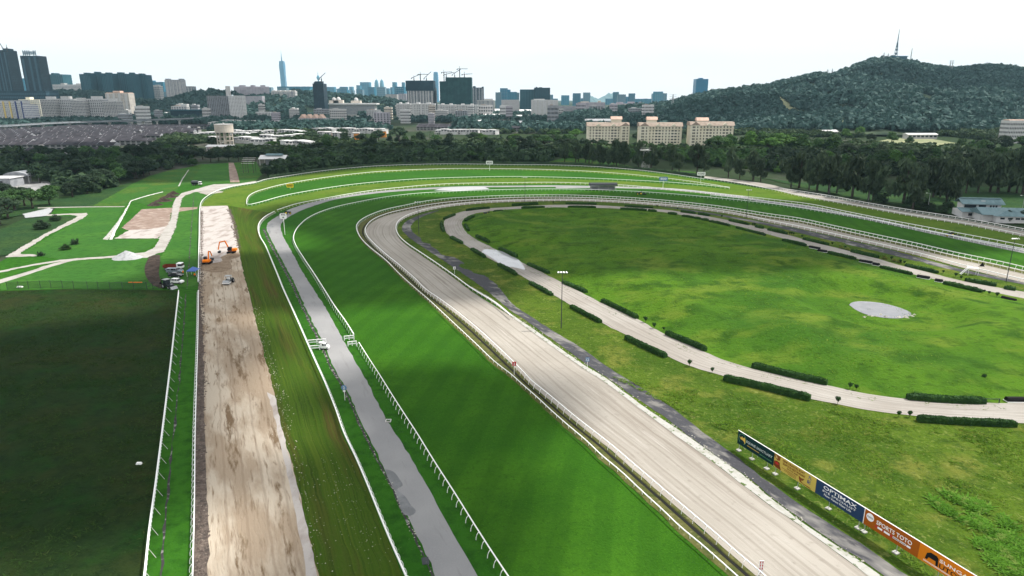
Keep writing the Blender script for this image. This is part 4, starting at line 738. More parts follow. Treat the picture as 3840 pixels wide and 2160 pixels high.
for x, y, h, lf in ((780, 1130, 15, 'leaf_bright'), (920, 1110, 16, 'leaf_bright'), (1240, 1180, 16, 'leaf_mid'), (1420, 1190, 11, 'leaf_mid'), (1030, 1170, 13, 'leaf_dark'), (1930, 1200, 9, 'leaf_mid'), (2230, 1170, 14, 'leaf_dark'), (1960, 1160, 15, 'leaf_dark')):
    tree('round', lf, P(*px('T4', (x, y))[0]), h, 'rounded tree on the pale hillside bank, %s' % {780: 'bright green and farthest left', 920: 'bright green with its twin at left', 1240: 'tall one near the long white shed', 1420: 'small one below the long white shed', 1030: 'dark one left of the shed', 1930: 'small one at the right end', 2230: 'dark one farthest right', 1960: 'dark one right of the shed'}[x], 'rounded trees by the pale bank', 1.2)
tree('cypress', 'leaf_dark', P(*px('A4', (790, 420))[0]), 22, 'narrow column shaped dark cypress in the right tree belt', None, 1.2)
for j, (x, y, h) in enumerate(sorted(((1130, 540, 8), (1640, 620, 5), (1760, 640, 5), (1450, 580, 9), (2410, 730, 6), (2100, 690, 3.5), (1800, 600, 6), (1580, 600, 6), (2550, 730, 6)))):
    tree('bushy', 'leaf_dark', P(*px('A4', (x, y))[0]), h, '%s dark bush from the left around the green roofed house' % ordw(j + 1), 'bushes around the green roofed house', 1.5, 'bush', 'bush', False)
# ------------------------------------------------------------------ hill, far forest
prof = [(2340, 426), (2420, 411), (2500, 397), (2531, 390), (2591, 372), (2650, 361), (2740, 348), (2880, 329), (2954, 311), (3066, 285), (3118, 293), (3197, 260), (3271, 234), (3346, 229), (3402, 237), (3439, 248), (3513, 263), (3588, 267), (3663, 259), (3737, 256), (3840, 270), (4100, 295), (4500, 340), (5200, 395)]
YR = 2300.0
pa = np.array([AT(u, v, YR).x / YR for u, v in prof]); ph = np.array([AT(u, v, YR).z for u, v in prof])
def hill_h(X, Y):
    a = X / Y; H = np.interp(a, pa, ph, left=0, right=0); H = np.maximum(H, 0)
    near = 1080 + 120 * np.sin(a * 9); t = np.clip((Y - near) / (YR - near), 0, 1); back = np.clip((3600 - Y) / (3600 - YR), 0, 1)
    s = np.where(Y <= YR, t ** 1.35 * (1.35 - .35 * t), back * back * (3 - 2 * back))
    n = (vnoise(X, Y, 260, 3) - .5) * 42 + (vnoise(X, Y, 90, 4) - .5) * 16
    return np.maximum(H * s + n * np.sin(PI * np.clip(t, 0, 1)) * np.clip(H / 60, 0, 1) * (Y < YR), -.6)
hx = np.arange(200, 3400, 28.); hy = np.arange(1050, 3650, 28.); X, Y = np.meshgrid(hx, hy); Z = hill_h(X, Y) - .2
ii = np.arange(X.size).reshape(X.shape)
link('hill', mesh_np('hill', np.stack([X.ravel(), Y.ravel(), Z.ravel()], 1), np.stack([ii[:-1, :-1].ravel(), ii[:-1, 1:].ravel(), ii[1:, 1:].ravel(), ii[1:, :-1].ravel()], 1), smooth=True), 'hill_soil', kind='structure')
scars = [[(50, 710), (130, 740), (230, 830), (330, 900)], [(430, 930), (600, 940), (800, 1000)], [(1640, 970), (1590, 1040)]]
def hill_at(u, v):
    r = ray(u, v); lo = None
    for Yd in np.arange(1060, 2400, 8.):
        t = Yd / r.y; z = HC + r.z * t
        if hill_h(np.array([r.x * t]), np.array([Yd]))[0] > z: return Vector((r.x * t, Yd, 0))
    return Vector((r.x * 2300 / r.y, 2300, 0))
scar_lines = []
for s_ in scars:
    pl = spline([hill_at(u, v) for u, v in px('T4', *s_)], 15); scar_lines.append(pl); V = []; n = len(pl)
    for i, p in enumerate(pl):
        d = (pl[min(i + 1, n - 1)] - pl[max(i - 1, 0)]).normalized(); l = Vector((-d.y, d.x, 0))
        for k in range(5):
            q = p + l * (k - 2) * (4.0 + 1.6 * math.sin(i * 1.3 + k)); V.append((q.x, q.y, float(hill_h(np.array([q.x]), np.array([q.y]))[0]) + 1.5))
    link('clearing', mesh_np('clearing', V, [(i * 5 + k, i * 5 + k + 1, i * 5 + k + 6, i * 5 + k + 5) for i in range(n - 1) for k in range(4)]), 'clearing', kind='structure')
def forest(name, pts, zf, leaf, nq, rng, lo=5, hi=9, label=None):
    n = len(pts); V = []; R = lo + (hi - lo) * rng.random(n)
    x, y = pts[:, 0], pts[:, 1]; z = zf(x, y)
    d = rng.normal(size=(n, nq, 3)); d[:, :, 2] = np.abs(d[:, :, 2]) * .9 - .15; d /= np.linalg.norm(d, axis=2)[:, :, None]
    lump = 1 + .35 * np.sin(d[:, :, 0] * 4 + rng.random((n, 1)) * 6) * np.cos(d[:, :, 1] * 5 + rng.random((n, 1)) * 6)
    c = d * (R[:, None] * lump * (.82 + .25 * rng.random((n, nq))))[:, :, None] * np.array([1, 1, .85])
    c += np.stack([x, y, z + R * (.55 + .5 * rng.random(n))], 1)[:, None, :]
    nr = d + rng.normal(size=d.shape) * .45; nr /= np.linalg.norm(nr, axis=2)[:, :, None]
    a = np.cross(nr, rng.normal(size=d.shape)); a /= np.linalg.norm(a, axis=2)[:, :, None]; b = np.cross(nr, a)
    s = (R[:, None] * (.42 + .3 * rng.random((n, nq))))[:, :, None]
    V = np.stack([c - a * s, c - b * s * .8, c + a * s, c + b * s * .8], 2).reshape(-1, 3)
    return link(name, mesh_np(name, V, np.arange(len(V)).reshape(-1, 4)), leaf, kind='stuff')
rf = np.random.default_rng(11)
n = 26000; hp = np.stack([rf.uniform(150, 2700, n), rf.uniform(1090, 2420, n)], 1)
k = (hp[:, 0] / hp[:, 1] < 1.0) & (hill_h(hp[:, 0], hp[:, 1]) > 3)
for pl in scar_lines:
    for p in pl: k &= np.hypot(hp[:, 0] - p.x, hp[:, 1] - p.y) > 11
hp = hp[k][:9500]
forest('hill_forest', hp, hill_h, 'leaf_hazed', 34, rf, 5, 9.5)
# ------------------------------------------------------------------ town and city
FOOT = []                                     # footprints kept free of trees
def spot(u0, u1, vt, Y, vm=None):
    vm = vm or (vt + 400) / 2; a = AT(u0, vm, Y); b = AT(u1, vm, Y); return (a.x + b.x) / 2, b.x - a.x, AT((u0 + u1) / 2, vt, Y).z
def block(name, label, u0, u1, vt, Y, dep, wall, win=None, floors=0, bays=0, ribs=0, rib_m=None, bands=0, band_m=None, roof=(), roof_m=None, group=None, cat='building', ww=.55, wh=.5, yaw=0, z0=0, wname='windows', sides=True):
    xc, W, H = spot(u0, u1, vt, Y)
    t = thing(name, label, cat, (xc, Y + dep / 2, z0), yaw, group); H -= z0
    FOOT.append((xc, Y + dep / 2, max(W, dep) * .55 + 4))
    q = MB(); q.box(-W / 2, W / 2, -dep / 2, dep / 2, -.5, H); q.build('wall', wall, t)
    sx = -1 if xc > 0 else 1                 # the flank turned to the camera
    if win and floors:
        q = MB(); fh = H / (floors + .5); bw = W / bays
        for f in range(floors):
            for b in range(bays):
                x = -W / 2 + (b + .5) * bw; z = (f + .6) * fh; q.box(x - bw * ww / 2, x + bw * ww / 2, -dep / 2 - .18, -dep / 2 + .1, z - fh * wh / 2, z + fh * wh / 2)
            if sides:
                nb = max(1, int(dep / max(bw, 1)))
                for b in range(nb):
                    y = -dep / 2 + (b + .5) * dep / nb; x = sx * W / 2; z = (f + .6) * fh
                    q.box(x - .12, x + .12, y - dep / nb * ww / 2, y + dep / nb * ww / 2, z - fh * wh / 2, z + fh * wh / 2)
        q.build(wname, win, t, kind='stuff')
    if ribs:
        q = MB()
        for i in range(ribs):
            x = -W / 2 + W * (i + .5) / ribs + (random.random() - .5) * W / ribs * .3; q.box(x - W / ribs * .16, x + W / ribs * .16, -dep / 2 - .9, -dep / 2 + .2, 0, H * random.uniform(.94, 1.0))
        q.build('ribs', rib_m, t, kind='stuff')
    if bands:
        q = MB()
        for i in range(bands):
            z = H * (i + .8) / bands; q.box(-W / 2 - .3, W / 2 + .3, -dep / 2 - 1.0, dep / 2 + .3, z - H / bands * .18, z + H / bands * .18)
        q.build('balcony_bands', band_m, t, kind='stuff')
    for i, (a, b, h) in enumerate(roof):
        q = MB(); q.box(-W / 2 + W * a, -W / 2 + W * b, -dep * .3, dep * .3, H - .2, H + h * Y / F); q.build('roof_block', roof_m or wall, t)
    return t
def tx(tile, x): return px(tile, (x, 0))[0][0]
def ty(tile, y): return px(tile, (0, y))[0][1]
def B1(tile, name, label, x0, x1, y, Y, dep, *a, **k): return block(name, label, tx(tile, x0), tx(tile, x1), ty(tile, y), Y, dep, *a, **k)
# left dark towers
B1('T1', 'dark_tower', 'dark glass tower cut by the left frame edge with a crane on top', -70, 112, 100, 2250, 50, 'tower_dark', 'glass_dark', 38, 9, ribs=5, rib_m='tower_rib', roof=((.72, .95, 6),))
t = B1('T1', 'dark_tower', 'dark tower with open lattice crown, second from the left', 248, 425, 158, 2150, 40, 'tower_dark', 'glass_dark', 44, 10, ribs=3, rib_m='tower_rib', bands=0)
xc, W, H = spot(tx('T1', 280), tx('T1', 405), ty('T1', 103), 2150); q = MB(); z0 = spot(0, 1, ty('T1', 158), 2150)[2]; x0 = xc - t.location.x
for i in range(7):
    x = x0 - W / 2 + W * i / 6; q.bar((x, -20, z0), (x, -20, H - (18 if i == 4 else 0)), 1.6)
for z in np.linspace(z0 + 4, H - 4, 5): q.bar((x0 - W / 2, -20, z), (x0 + W / 2, -20, z), 1.4)
q.build('lattice_crown', 'tower_rib', t)
B1('T1', 'podium_block', 'long dark car park podium at the foot of the dark towers', -60, 470, 510, 2120, 60, 'tower_dark', 'tower_rib', 7, 30)
B1('T1', 'office_block', 'teal block with crane behind the lattice crowned tower', 455, 650, 345, 3300, 70, 'teal', 'teal_rib', 24, 8, ribs=9, rib_m='teal_rib', roof=((.35, .5, 5),))
B1('T1', 'office_block', 'pale blue block seen between the two dark towers', 165, 262, 385, 4200, 60, 'haze_blue', 'haze_blue_light', 16, 6)
B1('T1', 'apartment_slab', 'low whitish apartment slab on the wooded rise left of the dark slab estate', 545, 930, 447, 2900, 30, 'offwhite', 'grey_wall', 9, 26, roof=((.2, .3, 4), (.6, .7, 4)))
for i, (a, b, y) in enumerate(((822, 930, 342), (926, 1040, 333), (1040, 1150, 340), (1150, 1285, 338), (1285, 1370, 340), (1370, 1488, 350))):
    B1('T1', 'dark_slab', '%s of six joined dark teal slab towers on the left skyline' % ('first second third fourth fifth sixth'.split()[i]), a, b, y, 2700 + (i % 2) * 40, 45, 'teal', 'tower_rib', 30, 8, ribs=7, rib_m='teal_rib', roof=((.3, .6, 5),), group='dark slab towers on the left skyline')
B1('T1', 'apartment_tower', 'cream apartment tower with red hipped crown behind the white slabs', 1065, 1300, 535, 1950, 30, 'tan_wall', 'grey_wall', 18, 12, ribs=4, rib_m='offwhite', roof=((.3, .6, 8), (0, 1, 2)), roof_m='pink_roof')
for i, (a, b, y) in enumerate(((405, 545, 595), (545, 715, 592), (715, 845, 608), (845, 1030, 592), (1030, 1175, 615))):
    B1('T1', 'apartment_slab', '%s white slab block from the left behind the viaduct with banded balconies' % ('first second third fourth fifth'.split()[i]), a, b, y, 1650 + (i % 2) * 18, 26, 'white_wall', 'glass_dark', 14, 9, bands=14 if i % 2 == 0 else 0, band_m='offwhite', ww=.6, roof=((.35, .8, 9),), roof_m='offwhite', group='white slab blocks behind the viaduct')
t = B1('T1', 'apartment_slab', 'white block with yellow and blue bays at the left frame edge', -60, 232, 618, 1560, 24, 'white_wall', 'glass_dark', 11, 20, roof=((0, 1, 4),), roof_m='grey_wall', ww=.45)
xc, W, H = spot(tx('T1', -60), tx('T1', 232), ty('T1', 618), 1560)
for f, m in ((.30, 'yellow_wall'), (.52, 'yellow_wall'), (.72, 'blue_wall'), (.93, 'blue_wall')): q = MB(); q.box(-W / 2 + W * f, -W / 2 + W * (f + .05), -13.2, -11.8, 0, H); q.build('coloured_bay', m, t)
B1('T1', 'apartment_slab', 'smaller white and blue block right of the yellow bayed one', 225, 322, 655, 1545, 20, 'white_wall', 'blue_wall', 10, 7, roof=((0, 1, 3),), roof_m='grey_wall')
B1('T1', 'apartment_slab', 'cream block behind the yellow bayed slab', 190, 400, 598, 1750, 24, 'cream', 'grey_wall', 12, 12, roof=((.3, .5, 8),))
B1('T1', 'apartment_tower', 'stepped whitish tower left of the lone grey slab', 1408, 1560, 455, 2900, 30, 'offwhite', 'teal', 12, 8, ribs=6, rib_m='teal', roof=((.3, .7, 4),))
B1('T1', 'apartment_tower', 'narrow whitish tower with round top, partner of the stepped one', 1555, 1615, 462, 2880, 30, 'offwhite', 'teal', 12, 4, roof=((.2, .8, 4),))
B1('T1', 'office_block', 'hazy blue block behind the stepped whitish tower', 1505, 1655, 422, 4600, 60, 'haze_blue', 'haze_blue_light', 18, 8, roof=((.1, .3, 5),))
B1('T1', 'apartment_tower', 'lone grey and white slab tower left of the wooded rise', 1672, 1838, 400, 2500, 34, 'grey_wall', 'offwhite', 26, 9, ribs=5, rib_m='offwhite', roof=((0, .2, 4), (.8, 1, 4)))
B1('T1', 'apartment_tower', 'short grey tower right of the lone slab', 1835, 1950, 465, 2800, 30, 'grey_wall', 'teal', 14, 7, ribs=4, rib_m='offwhite')
B1('T1', 'apartment_tower', 'dark banded slab with white gable ends above the water tower', 2085, 2300, 562, 1750, 24, 'grey_wall', 'glass_dark', 20, 12, bands=20, band_m='grey_wall', roof=((.88, 1.0, 34),), roof_m='offwhite')
B1('T1', 'apartment_tower', 'white slab with small square windows above the water tower', 2300, 2440, 560, 1735, 22, 'white_wall', 'glass_dark', 18, 9, ww=.4, wh=.4)
B1('T1', 'apartment_slab', 'pinkish long apartment slab at the top of the wooded rise', 2360, 2690, 468, 2600, 30, 'lilac_wall', 'grey_wall', 14, 22, ribs=9, rib_m='lilac_wall', roof=((.15, .3, 5), (.5, .6, 5), (.8, .9, 5)))
B1('T1', 'apartment_slab', 'pale lilac slab below the pinkish one', 2440, 2640, 565, 2300, 26, 'lilac_wall', 'grey_wall', 9, 14)
# centre
B1('T2', 'apartment_slab', 'whitish slab of five joined bays below the tallest spire', 158, 398, 515, 2500, 26, 'offwhite', 'grey_wall', 10, 20, ribs=5, rib_m='grey_wall', roof=((.02, .16, 3), (.22, .36, 3), (.42, .56, 3), (.62, .76, 3), (.82, .97, 3)))
B1('T2', 'office_block', 'long hazy blue row of slabs at the foot of the spire', 220, 555, 468, 4600, 60, 'haze_blue', 'haze_blue_light', 12, 24, ribs=12, rib_m='haze_blue_light')
t = B1('T2', 'dark_tower', 'dark tower with unfinished top and crane in front of the telecom tower', 577, 683, 438, 2200, 42, 'tower_dark', 'glass_dark', 34, 7, roof=((.15, .8, 8), (.05, .25, 5)))
def crane(label, tile, x, y0, y1, Y, jib=60, ang=.2):
    b = AT(tx(tile, x), ty(tile, y0), Y); e = AT(tx(tile, x), ty(tile, y1), Y)
    t = thing('tower_crane', label, 'crane', b, 0, 'tower cranes on the skyline')
    h = max(8, e.z - b.z); q = MB(); q.box(-1.3, 1.3, -1.3, 1.3, -6, h); q.build('mast', 'dark_steel', t)
    q = MB(); q.bar((-jib * .3, 0, h), (jib * math.cos(ang), 0, h + jib * math.sin(ang)), 1.6); q.build('jib', 'dark_steel', t)
    q = MB(); q.box(-jib * .3 - 2, -jib * .3 + 2, -1.5, 1.5, h - 3, h - .9); q.build('counterweight', 'dark_steel', t)
    q = MB(); q.bar((0, 0, h), (0, 0, h + 8), 1.0); q.build('apex', 'dark_steel', t)
crane('crane on the dark tower with unfinished top', 'T2', 660, 415, 400, 2200, 22, .9)
crane('luffing crane on the dark tower at the left frame edge', 'T1', 72, 100, 88, 2250, 46, 2.3)
for i, (x, y0, y1, a) in enumerate(((1655, 408, 345, .0), (1590, 408, 382, .5), (1715, 412, 395, .9), (1893, 420, 325, .05), (1915, 380, 350, .3), (2050, 372, 290, .0), (2000, 374, 350, .7), (2097, 376, 345, .05))):
    crane('%s crane from the left above the two netted central towers' % ('first second third fourth fifth sixth seventh eighth'.split()[i]), 'T2', x, y0, y1, 2250, 26, a)
# white domed palace like complex on the rise
xc, W, H = spot(tx('T2', 720), tx('T2', 1180), ty('T2', 650), 2250)
t = thing('domed_complex', 'long white complex with three domes on a wooded rise', 'building', (xc, 2290, 0)); FOOT.append((xc, 2290, 160))
q = MB(); q.box(-W / 2, W / 2, -20, 20, -1, H); q.build('wall', 'offwhite', t)
q = MB(); q.box(-W / 2 - 8, W / 2 + 8, -26, 26, H, H + 4); q.build('roof', 'metal_roof', t)
q = MB()
for i in range(40): x = -W / 2 + W * (i + .5) / 40; q.box(x - 2, x + 2, -20.4, -19.8, 4, H - 3)
q.build('windows', 'grey_wall', t, kind='stuff')
for x, y in ((760, 570), (805, 566), (985, 572)):
    a = AT(tx('T2', x), ty('T2', y), 2260); q = MB(); q.box(-16, 16, -8, 8, H + 3.9, a.z - 12); q.v = [(v[0] + a.x - xc, v[1], v[2]) for v in q.v]; q.build('drum', 'tan_wall', t)
    q = MB(); q.sphere((a.x - xc, 0, a.z - 12), 8, 10, 6, 1.25); q.build('dome', 'offwhite', t, smooth=True)
t = B1('T2', 'unfinished_tower', 'left of the two big towers under construction, ribbed white below a dark top', 1518, 1782, 415, 2200, 55, 'grey_wall', 'tower_dark', 30, 14, ribs=9, rib_m='offwhite', ww=.7)
xc, W, H = spot(tx('T2', 1512), tx('T2', 1785), ty('T2', 411), 2200); q = MB(); q.box(-W / 2 - 1, W / 2 + 1, -29, 28, H * .72, H + 1); q.build('safety_net', 'tower_dark', t)
B1('T2', 'unfinished_tower', 'narrow dark wing right of the ribbed tower under construction', 1782, 1806, 480, 2230, 40, 'tower_dark', 'grey_wall', 24, 3)
t = B1('T2', 'unfinished_tower', 'right of the two big towers under construction, wrapped in dark green netting', 1910, 2168, 375, 2200, 60, 'net_green', None, ribs=7, rib_m='net_green')
xc, W, H = spot(tx('T2', 1850), tx('T2', 1912), ty('T2', 415), 2200); q = MB(); q.box(-W / 2, W / 2, -30, 30, 0, H); q.v = [(v[0] + xc - t.location.x, v[1], v[2]) for v in q.v]; q.build('netted_wing', 'net_green', t)
B1('T2', 'dark_slab', 'dark ribbed slab right of the green netted tower', 2172, 2290, 478, 2600, 40, 'tower_dark', 'grey_wall', 20, 8, ribs=4, rib_m='grey_wall', roof=((.1, .3, 5), (.85, 1, 3)))
for i, (a, b, y, Y) in enumerate(((1410, 1555, 640, 1850), (1560, 1800, 640, 1830), (1825, 2010, 650, 1850), (2020, 2230, 652, 1830))):
    B1('T2', 'apartment_slab', '%s white mid rise from the left below the towers under construction' % ('first second third fourth'.split()[i]), a, b, y, Y, 22, 'white_wall', 'glass_dark', 9, 16, ribs=6, rib_m='offwhite', ww=.5, roof=((.2, .35, 4), (.65, .8, 4)), group='white mid rises below the netted towers')
B1('T2', 'apartment_slab', 'whitish slab with pink roof right of the white mid rises', 2225, 2400, 605, 2250, 24, 'offwhite', 'grey_wall', 10, 14, ribs=4, rib_m='grey_wall', roof=((.4, .9, 5),))
B1('T2', 'apartment_slab', 'pale grid fronted slab near the middle of the skyline', 2470, 2650, 602, 2350, 24, 'offwhite', 'lilac_wall', 12, 16)
B1('T2', 'office_block', 'hazy blue cluster block behind the pale grid fronted slab', 2465, 2626, 522, 4200, 60, 'haze_blue', 'haze_blue_light', 14, 10, roof=((.3, .6, 8),))
B1('T2', 'brown_block', 'brownish slab behind the first white mid rise', 1305, 1420, 545, 3000, 40, 'grey_wall', 'tan_wall', 14, 8)
B1('T2', 'brown_block', 'pale narrow blocks left of the ribbed tower under construction', 1436, 1516, 540, 3100, 40, 'lilac_wall', 'grey_wall', 14, 6, ribs=3, rib_m='grey_wall')
# scattered mid rises in the hazy middle distance
rm = np.random.default_rng(21); mr_n = 0
for i, ub in enumerate(sorted(rm.uniform(40, 2500, 95).tolist())):
    Yb = float(rm.uniform(1500, 2500)); vt_ = 365 + (58 - rm.uniform(14, 40)) * F / Yb * .96; wpx = float(rm.uniform(18, 60)) * 1800 / Yb
    xb = AT(ub, 400, Yb)
    if any(abs(xb.x - fx) < fr + 20 and abs(Yb - fy) < 60 for fx, fy, fr in FOOT): continue
    mr_n += 1; block('mid_rise', '%s small mid rise from the left scattered in the hazy middle distance' % ordw(mr_n), ub - wpx / 2, ub + wpx / 2, vt_, Yb, 16, ['offwhite', 'white_wall', 'lilac_wall', 'tan_wall', 'grey_wall'][i % 5], 'glass_dark', int(rm.integers(4, 9)), int(rm.integers(5, 12)), group='scattered mid rises', roof=((.2, .5, 2.5),), roof_m=['offwhite', 'tile_roof', 'metal_roof'][i % 3])
db_n = 0
for i, ub in enumerate(sorted(rm.uniform(180, 2560, 46).tolist())):
    Yb = float(rm.uniform(3300, 5200)); vt_ = float(rm.uniform(325, 354)) if ub < 1950 else float(rm.uniform(343, 357)); wpx = float(rm.uniform(10, 34)); db_n += 1
    block('distant_block', '%s small hazy block from the left low on the skyline' % ordw(db_n), ub - wpx / 2, ub + wpx / 2, vt_, Yb, 40, ['haze_blue_light', 'haze_grey', 'haze_blue', 'haze_grey'][i % 4], ['haze_grey', 'haze_blue_light'][i % 2], int(rm.integers(8, 16)), int(rm.integers(3, 7)), group='small hazy blocks low on the skyline', sides=False)
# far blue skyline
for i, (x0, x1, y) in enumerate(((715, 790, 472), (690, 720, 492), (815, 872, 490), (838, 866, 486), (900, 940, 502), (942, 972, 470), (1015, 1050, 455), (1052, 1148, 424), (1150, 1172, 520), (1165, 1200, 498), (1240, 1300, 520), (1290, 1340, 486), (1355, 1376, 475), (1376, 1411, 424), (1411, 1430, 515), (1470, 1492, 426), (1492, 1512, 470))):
    B1('T2', 'office_tower', 'hazy blue office tower, number %s from the left in the distant row' % ('one two three four five six seven eight nine ten eleven twelve thirteen fourteen fifteen sixteen seventeen'.split()[i]), x0, x1, y, 7200 + (i % 3) * 300, 90, 'haze_blue', 'haze_blue_light', 14, 5, group='hazy blue towers of the distant row')
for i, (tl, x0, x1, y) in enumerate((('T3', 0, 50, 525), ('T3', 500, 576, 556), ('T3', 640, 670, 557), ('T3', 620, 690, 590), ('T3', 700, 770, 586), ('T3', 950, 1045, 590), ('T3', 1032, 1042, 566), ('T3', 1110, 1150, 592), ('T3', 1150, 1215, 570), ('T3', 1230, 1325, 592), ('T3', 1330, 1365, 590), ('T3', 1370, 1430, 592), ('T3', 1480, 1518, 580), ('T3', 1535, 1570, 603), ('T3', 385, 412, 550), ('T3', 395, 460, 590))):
    B1(tl, 'office_tower', 'small hazy blue tower number %s between the twin dark slabs and the hill' % ('one two three four five six seven eight nine ten eleven twelve thirteen fourteen fifteen sixteen'.split()[i]), x0, x1, y, 5200 + (i % 3) * 250, 70, 'haze_blue', 'haze_blue_light', 10, 4, group='small hazy towers left of the hill')
B1('T3', 'dark_slab', 'left ribbed half of the twin dark slabs right of centre', 80, 224, 497, 2900, 50, 'teal', 'tower_rib', 22, 9, ribs=9, rib_m='teal_rib')
B1('T3', 'dark_slab', 'right solid half of the twin dark slabs right of centre', 224, 383, 480, 2850, 50, 'tower_dark', 'teal', 24, 9, roof=((.1, .2, 3), (.3, .5, 2)))
B1('T3', 'apartment_slab', 'white grid fronted slab below the twin dark slabs', 195, 464, 602, 2150, 24, 'white_wall', 'lilac_wall', 13, 22, ribs=6, rib_m='offwhite', roof=((.1, .5, 3),))
B1('T3', 'apartment_slab', 'grey low slab between the white and the pinkish slabs', 465, 665, 665, 2250, 24, 'grey_wall', 'lilac_wall', 6, 14)
B1('T3', 'apartment_slab', 'left pinkish slab right of centre', 670, 935, 628, 2200, 26, 'lilac_wall', 'grey_wall', 10, 24, ww=.4, roof=((.1, .4, 3), (.75, .85, 6)), roof_m='tan_wall')
B1('T3', 'apartment_slab', 'right pinkish slab nearest the wooded hill', 1025, 1350, 640, 2150, 26, 'lilac_wall', 'grey_wall', 10, 28, ww=.4, ribs=4, rib_m='tan_wall', roof=((.1, .3, 5), (.45, .65, 7), (.8, .88, 6)))
B1('T3', 'blue_tower', 'solid blue slab tower rising behind the left slope of the hill', 1845, 1967, 392, 3900, 60, 'glass_blue', 'glass_blue', 30, 6, roof=((.3, .6, 4),))
# landmark towers
def stack(name, label, tile, x, Y, levels, m, n=8, cat='tower', group=None, spire=None):
    c = AT(tx(tile, x), ty(tile, levels[0][0]), Y); t = thing(name, label, cat, (c.x, Y, 0), 0, group); V = []; Fc = []; k = n
    lv = [(-1, levels[0][1], levels[0][2])] + [(AT(tx(tile, x), ty(tile, y), Y).z, w_, r_) for y, w_, r_ in levels]
    dx = [0] + [AT(tx(tile, x + (lvl[3] if len(lvl) > 3 else 0)), ty(tile, lvl[0]), Y).x - c.x for lvl in levels]
    for (z, w_, r_), d in zip(lv, dx):
        for i in range(k): a = 2 * PI * i / k + r_; V.append((w_ * math.cos(a) + d * 0, w_ * math.sin(a), z))
    b = MB(); b.v = V; b.f = [(j * k + i, j * k + (i + 1) % k, (j + 1) * k + (i + 1) % k, (j + 1) * k + i) for j in range(len(lv) - 1) for i in range(k)] + [tuple((len(lv) - 1) * k + i for i in range(k))]
    b.build('shaft', m, t)
    if spire:
        z1 = lv[-1][0]; z2 = AT(tx(tile, x), ty(tile, spire[0]), Y).z; q = MB(); q.tube([(0, 0, z1 - 1), (0, 0, z1 + (z2 - z1) * .5), (0, 0, z2)], [spire[1], spire[1] * .5, .8], n=6); q.build('spire', m, t)
    return t
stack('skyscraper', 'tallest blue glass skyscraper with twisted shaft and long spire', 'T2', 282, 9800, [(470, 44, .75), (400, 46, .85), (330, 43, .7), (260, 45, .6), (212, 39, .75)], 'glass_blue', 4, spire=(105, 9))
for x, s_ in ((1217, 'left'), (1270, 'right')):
    stack('twin_tower', '%s one of the pale blue twin towers with stepped pointed tops' % s_, 'T2', x, 9600, [(520, 29, .2), (460, 29, .2), (430, 25, .2), (412, 19, .2), (402, 12, .2)], 'haze_blue_light', 10, group='twin towers', spire=(386, 5))
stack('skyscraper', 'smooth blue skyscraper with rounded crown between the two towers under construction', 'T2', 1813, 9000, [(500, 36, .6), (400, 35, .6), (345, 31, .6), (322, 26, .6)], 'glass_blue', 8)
stack('telecom_tower', 'slim telecom tower with bulb head behind the dark unfinished tower', 'T2', 628, 8800, [(420, 8, 0), (405, 9, 0), (392, 17, 0), (375, 20, 0), (362, 13, 0), (355, 5, 0)], 'haze_blue_light', 10, spire=(315, 4))
# far hills on the horizon
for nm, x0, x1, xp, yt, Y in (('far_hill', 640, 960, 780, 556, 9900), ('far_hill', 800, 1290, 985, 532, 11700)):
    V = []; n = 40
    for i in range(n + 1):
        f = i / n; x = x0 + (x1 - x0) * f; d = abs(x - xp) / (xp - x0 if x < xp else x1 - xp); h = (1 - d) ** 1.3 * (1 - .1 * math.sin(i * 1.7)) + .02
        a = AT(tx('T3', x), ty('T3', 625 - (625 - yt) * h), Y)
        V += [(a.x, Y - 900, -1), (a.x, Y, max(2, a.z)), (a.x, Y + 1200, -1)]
    link(nm, mesh_np(nm, V, [(i * 3 + k, (i + 1) * 3 + k, (i + 1) * 3 + k + 1, i * 3 + k + 1) for i in range(n) for k in range(2)], smooth=True), 'far_hill', kind='structure')
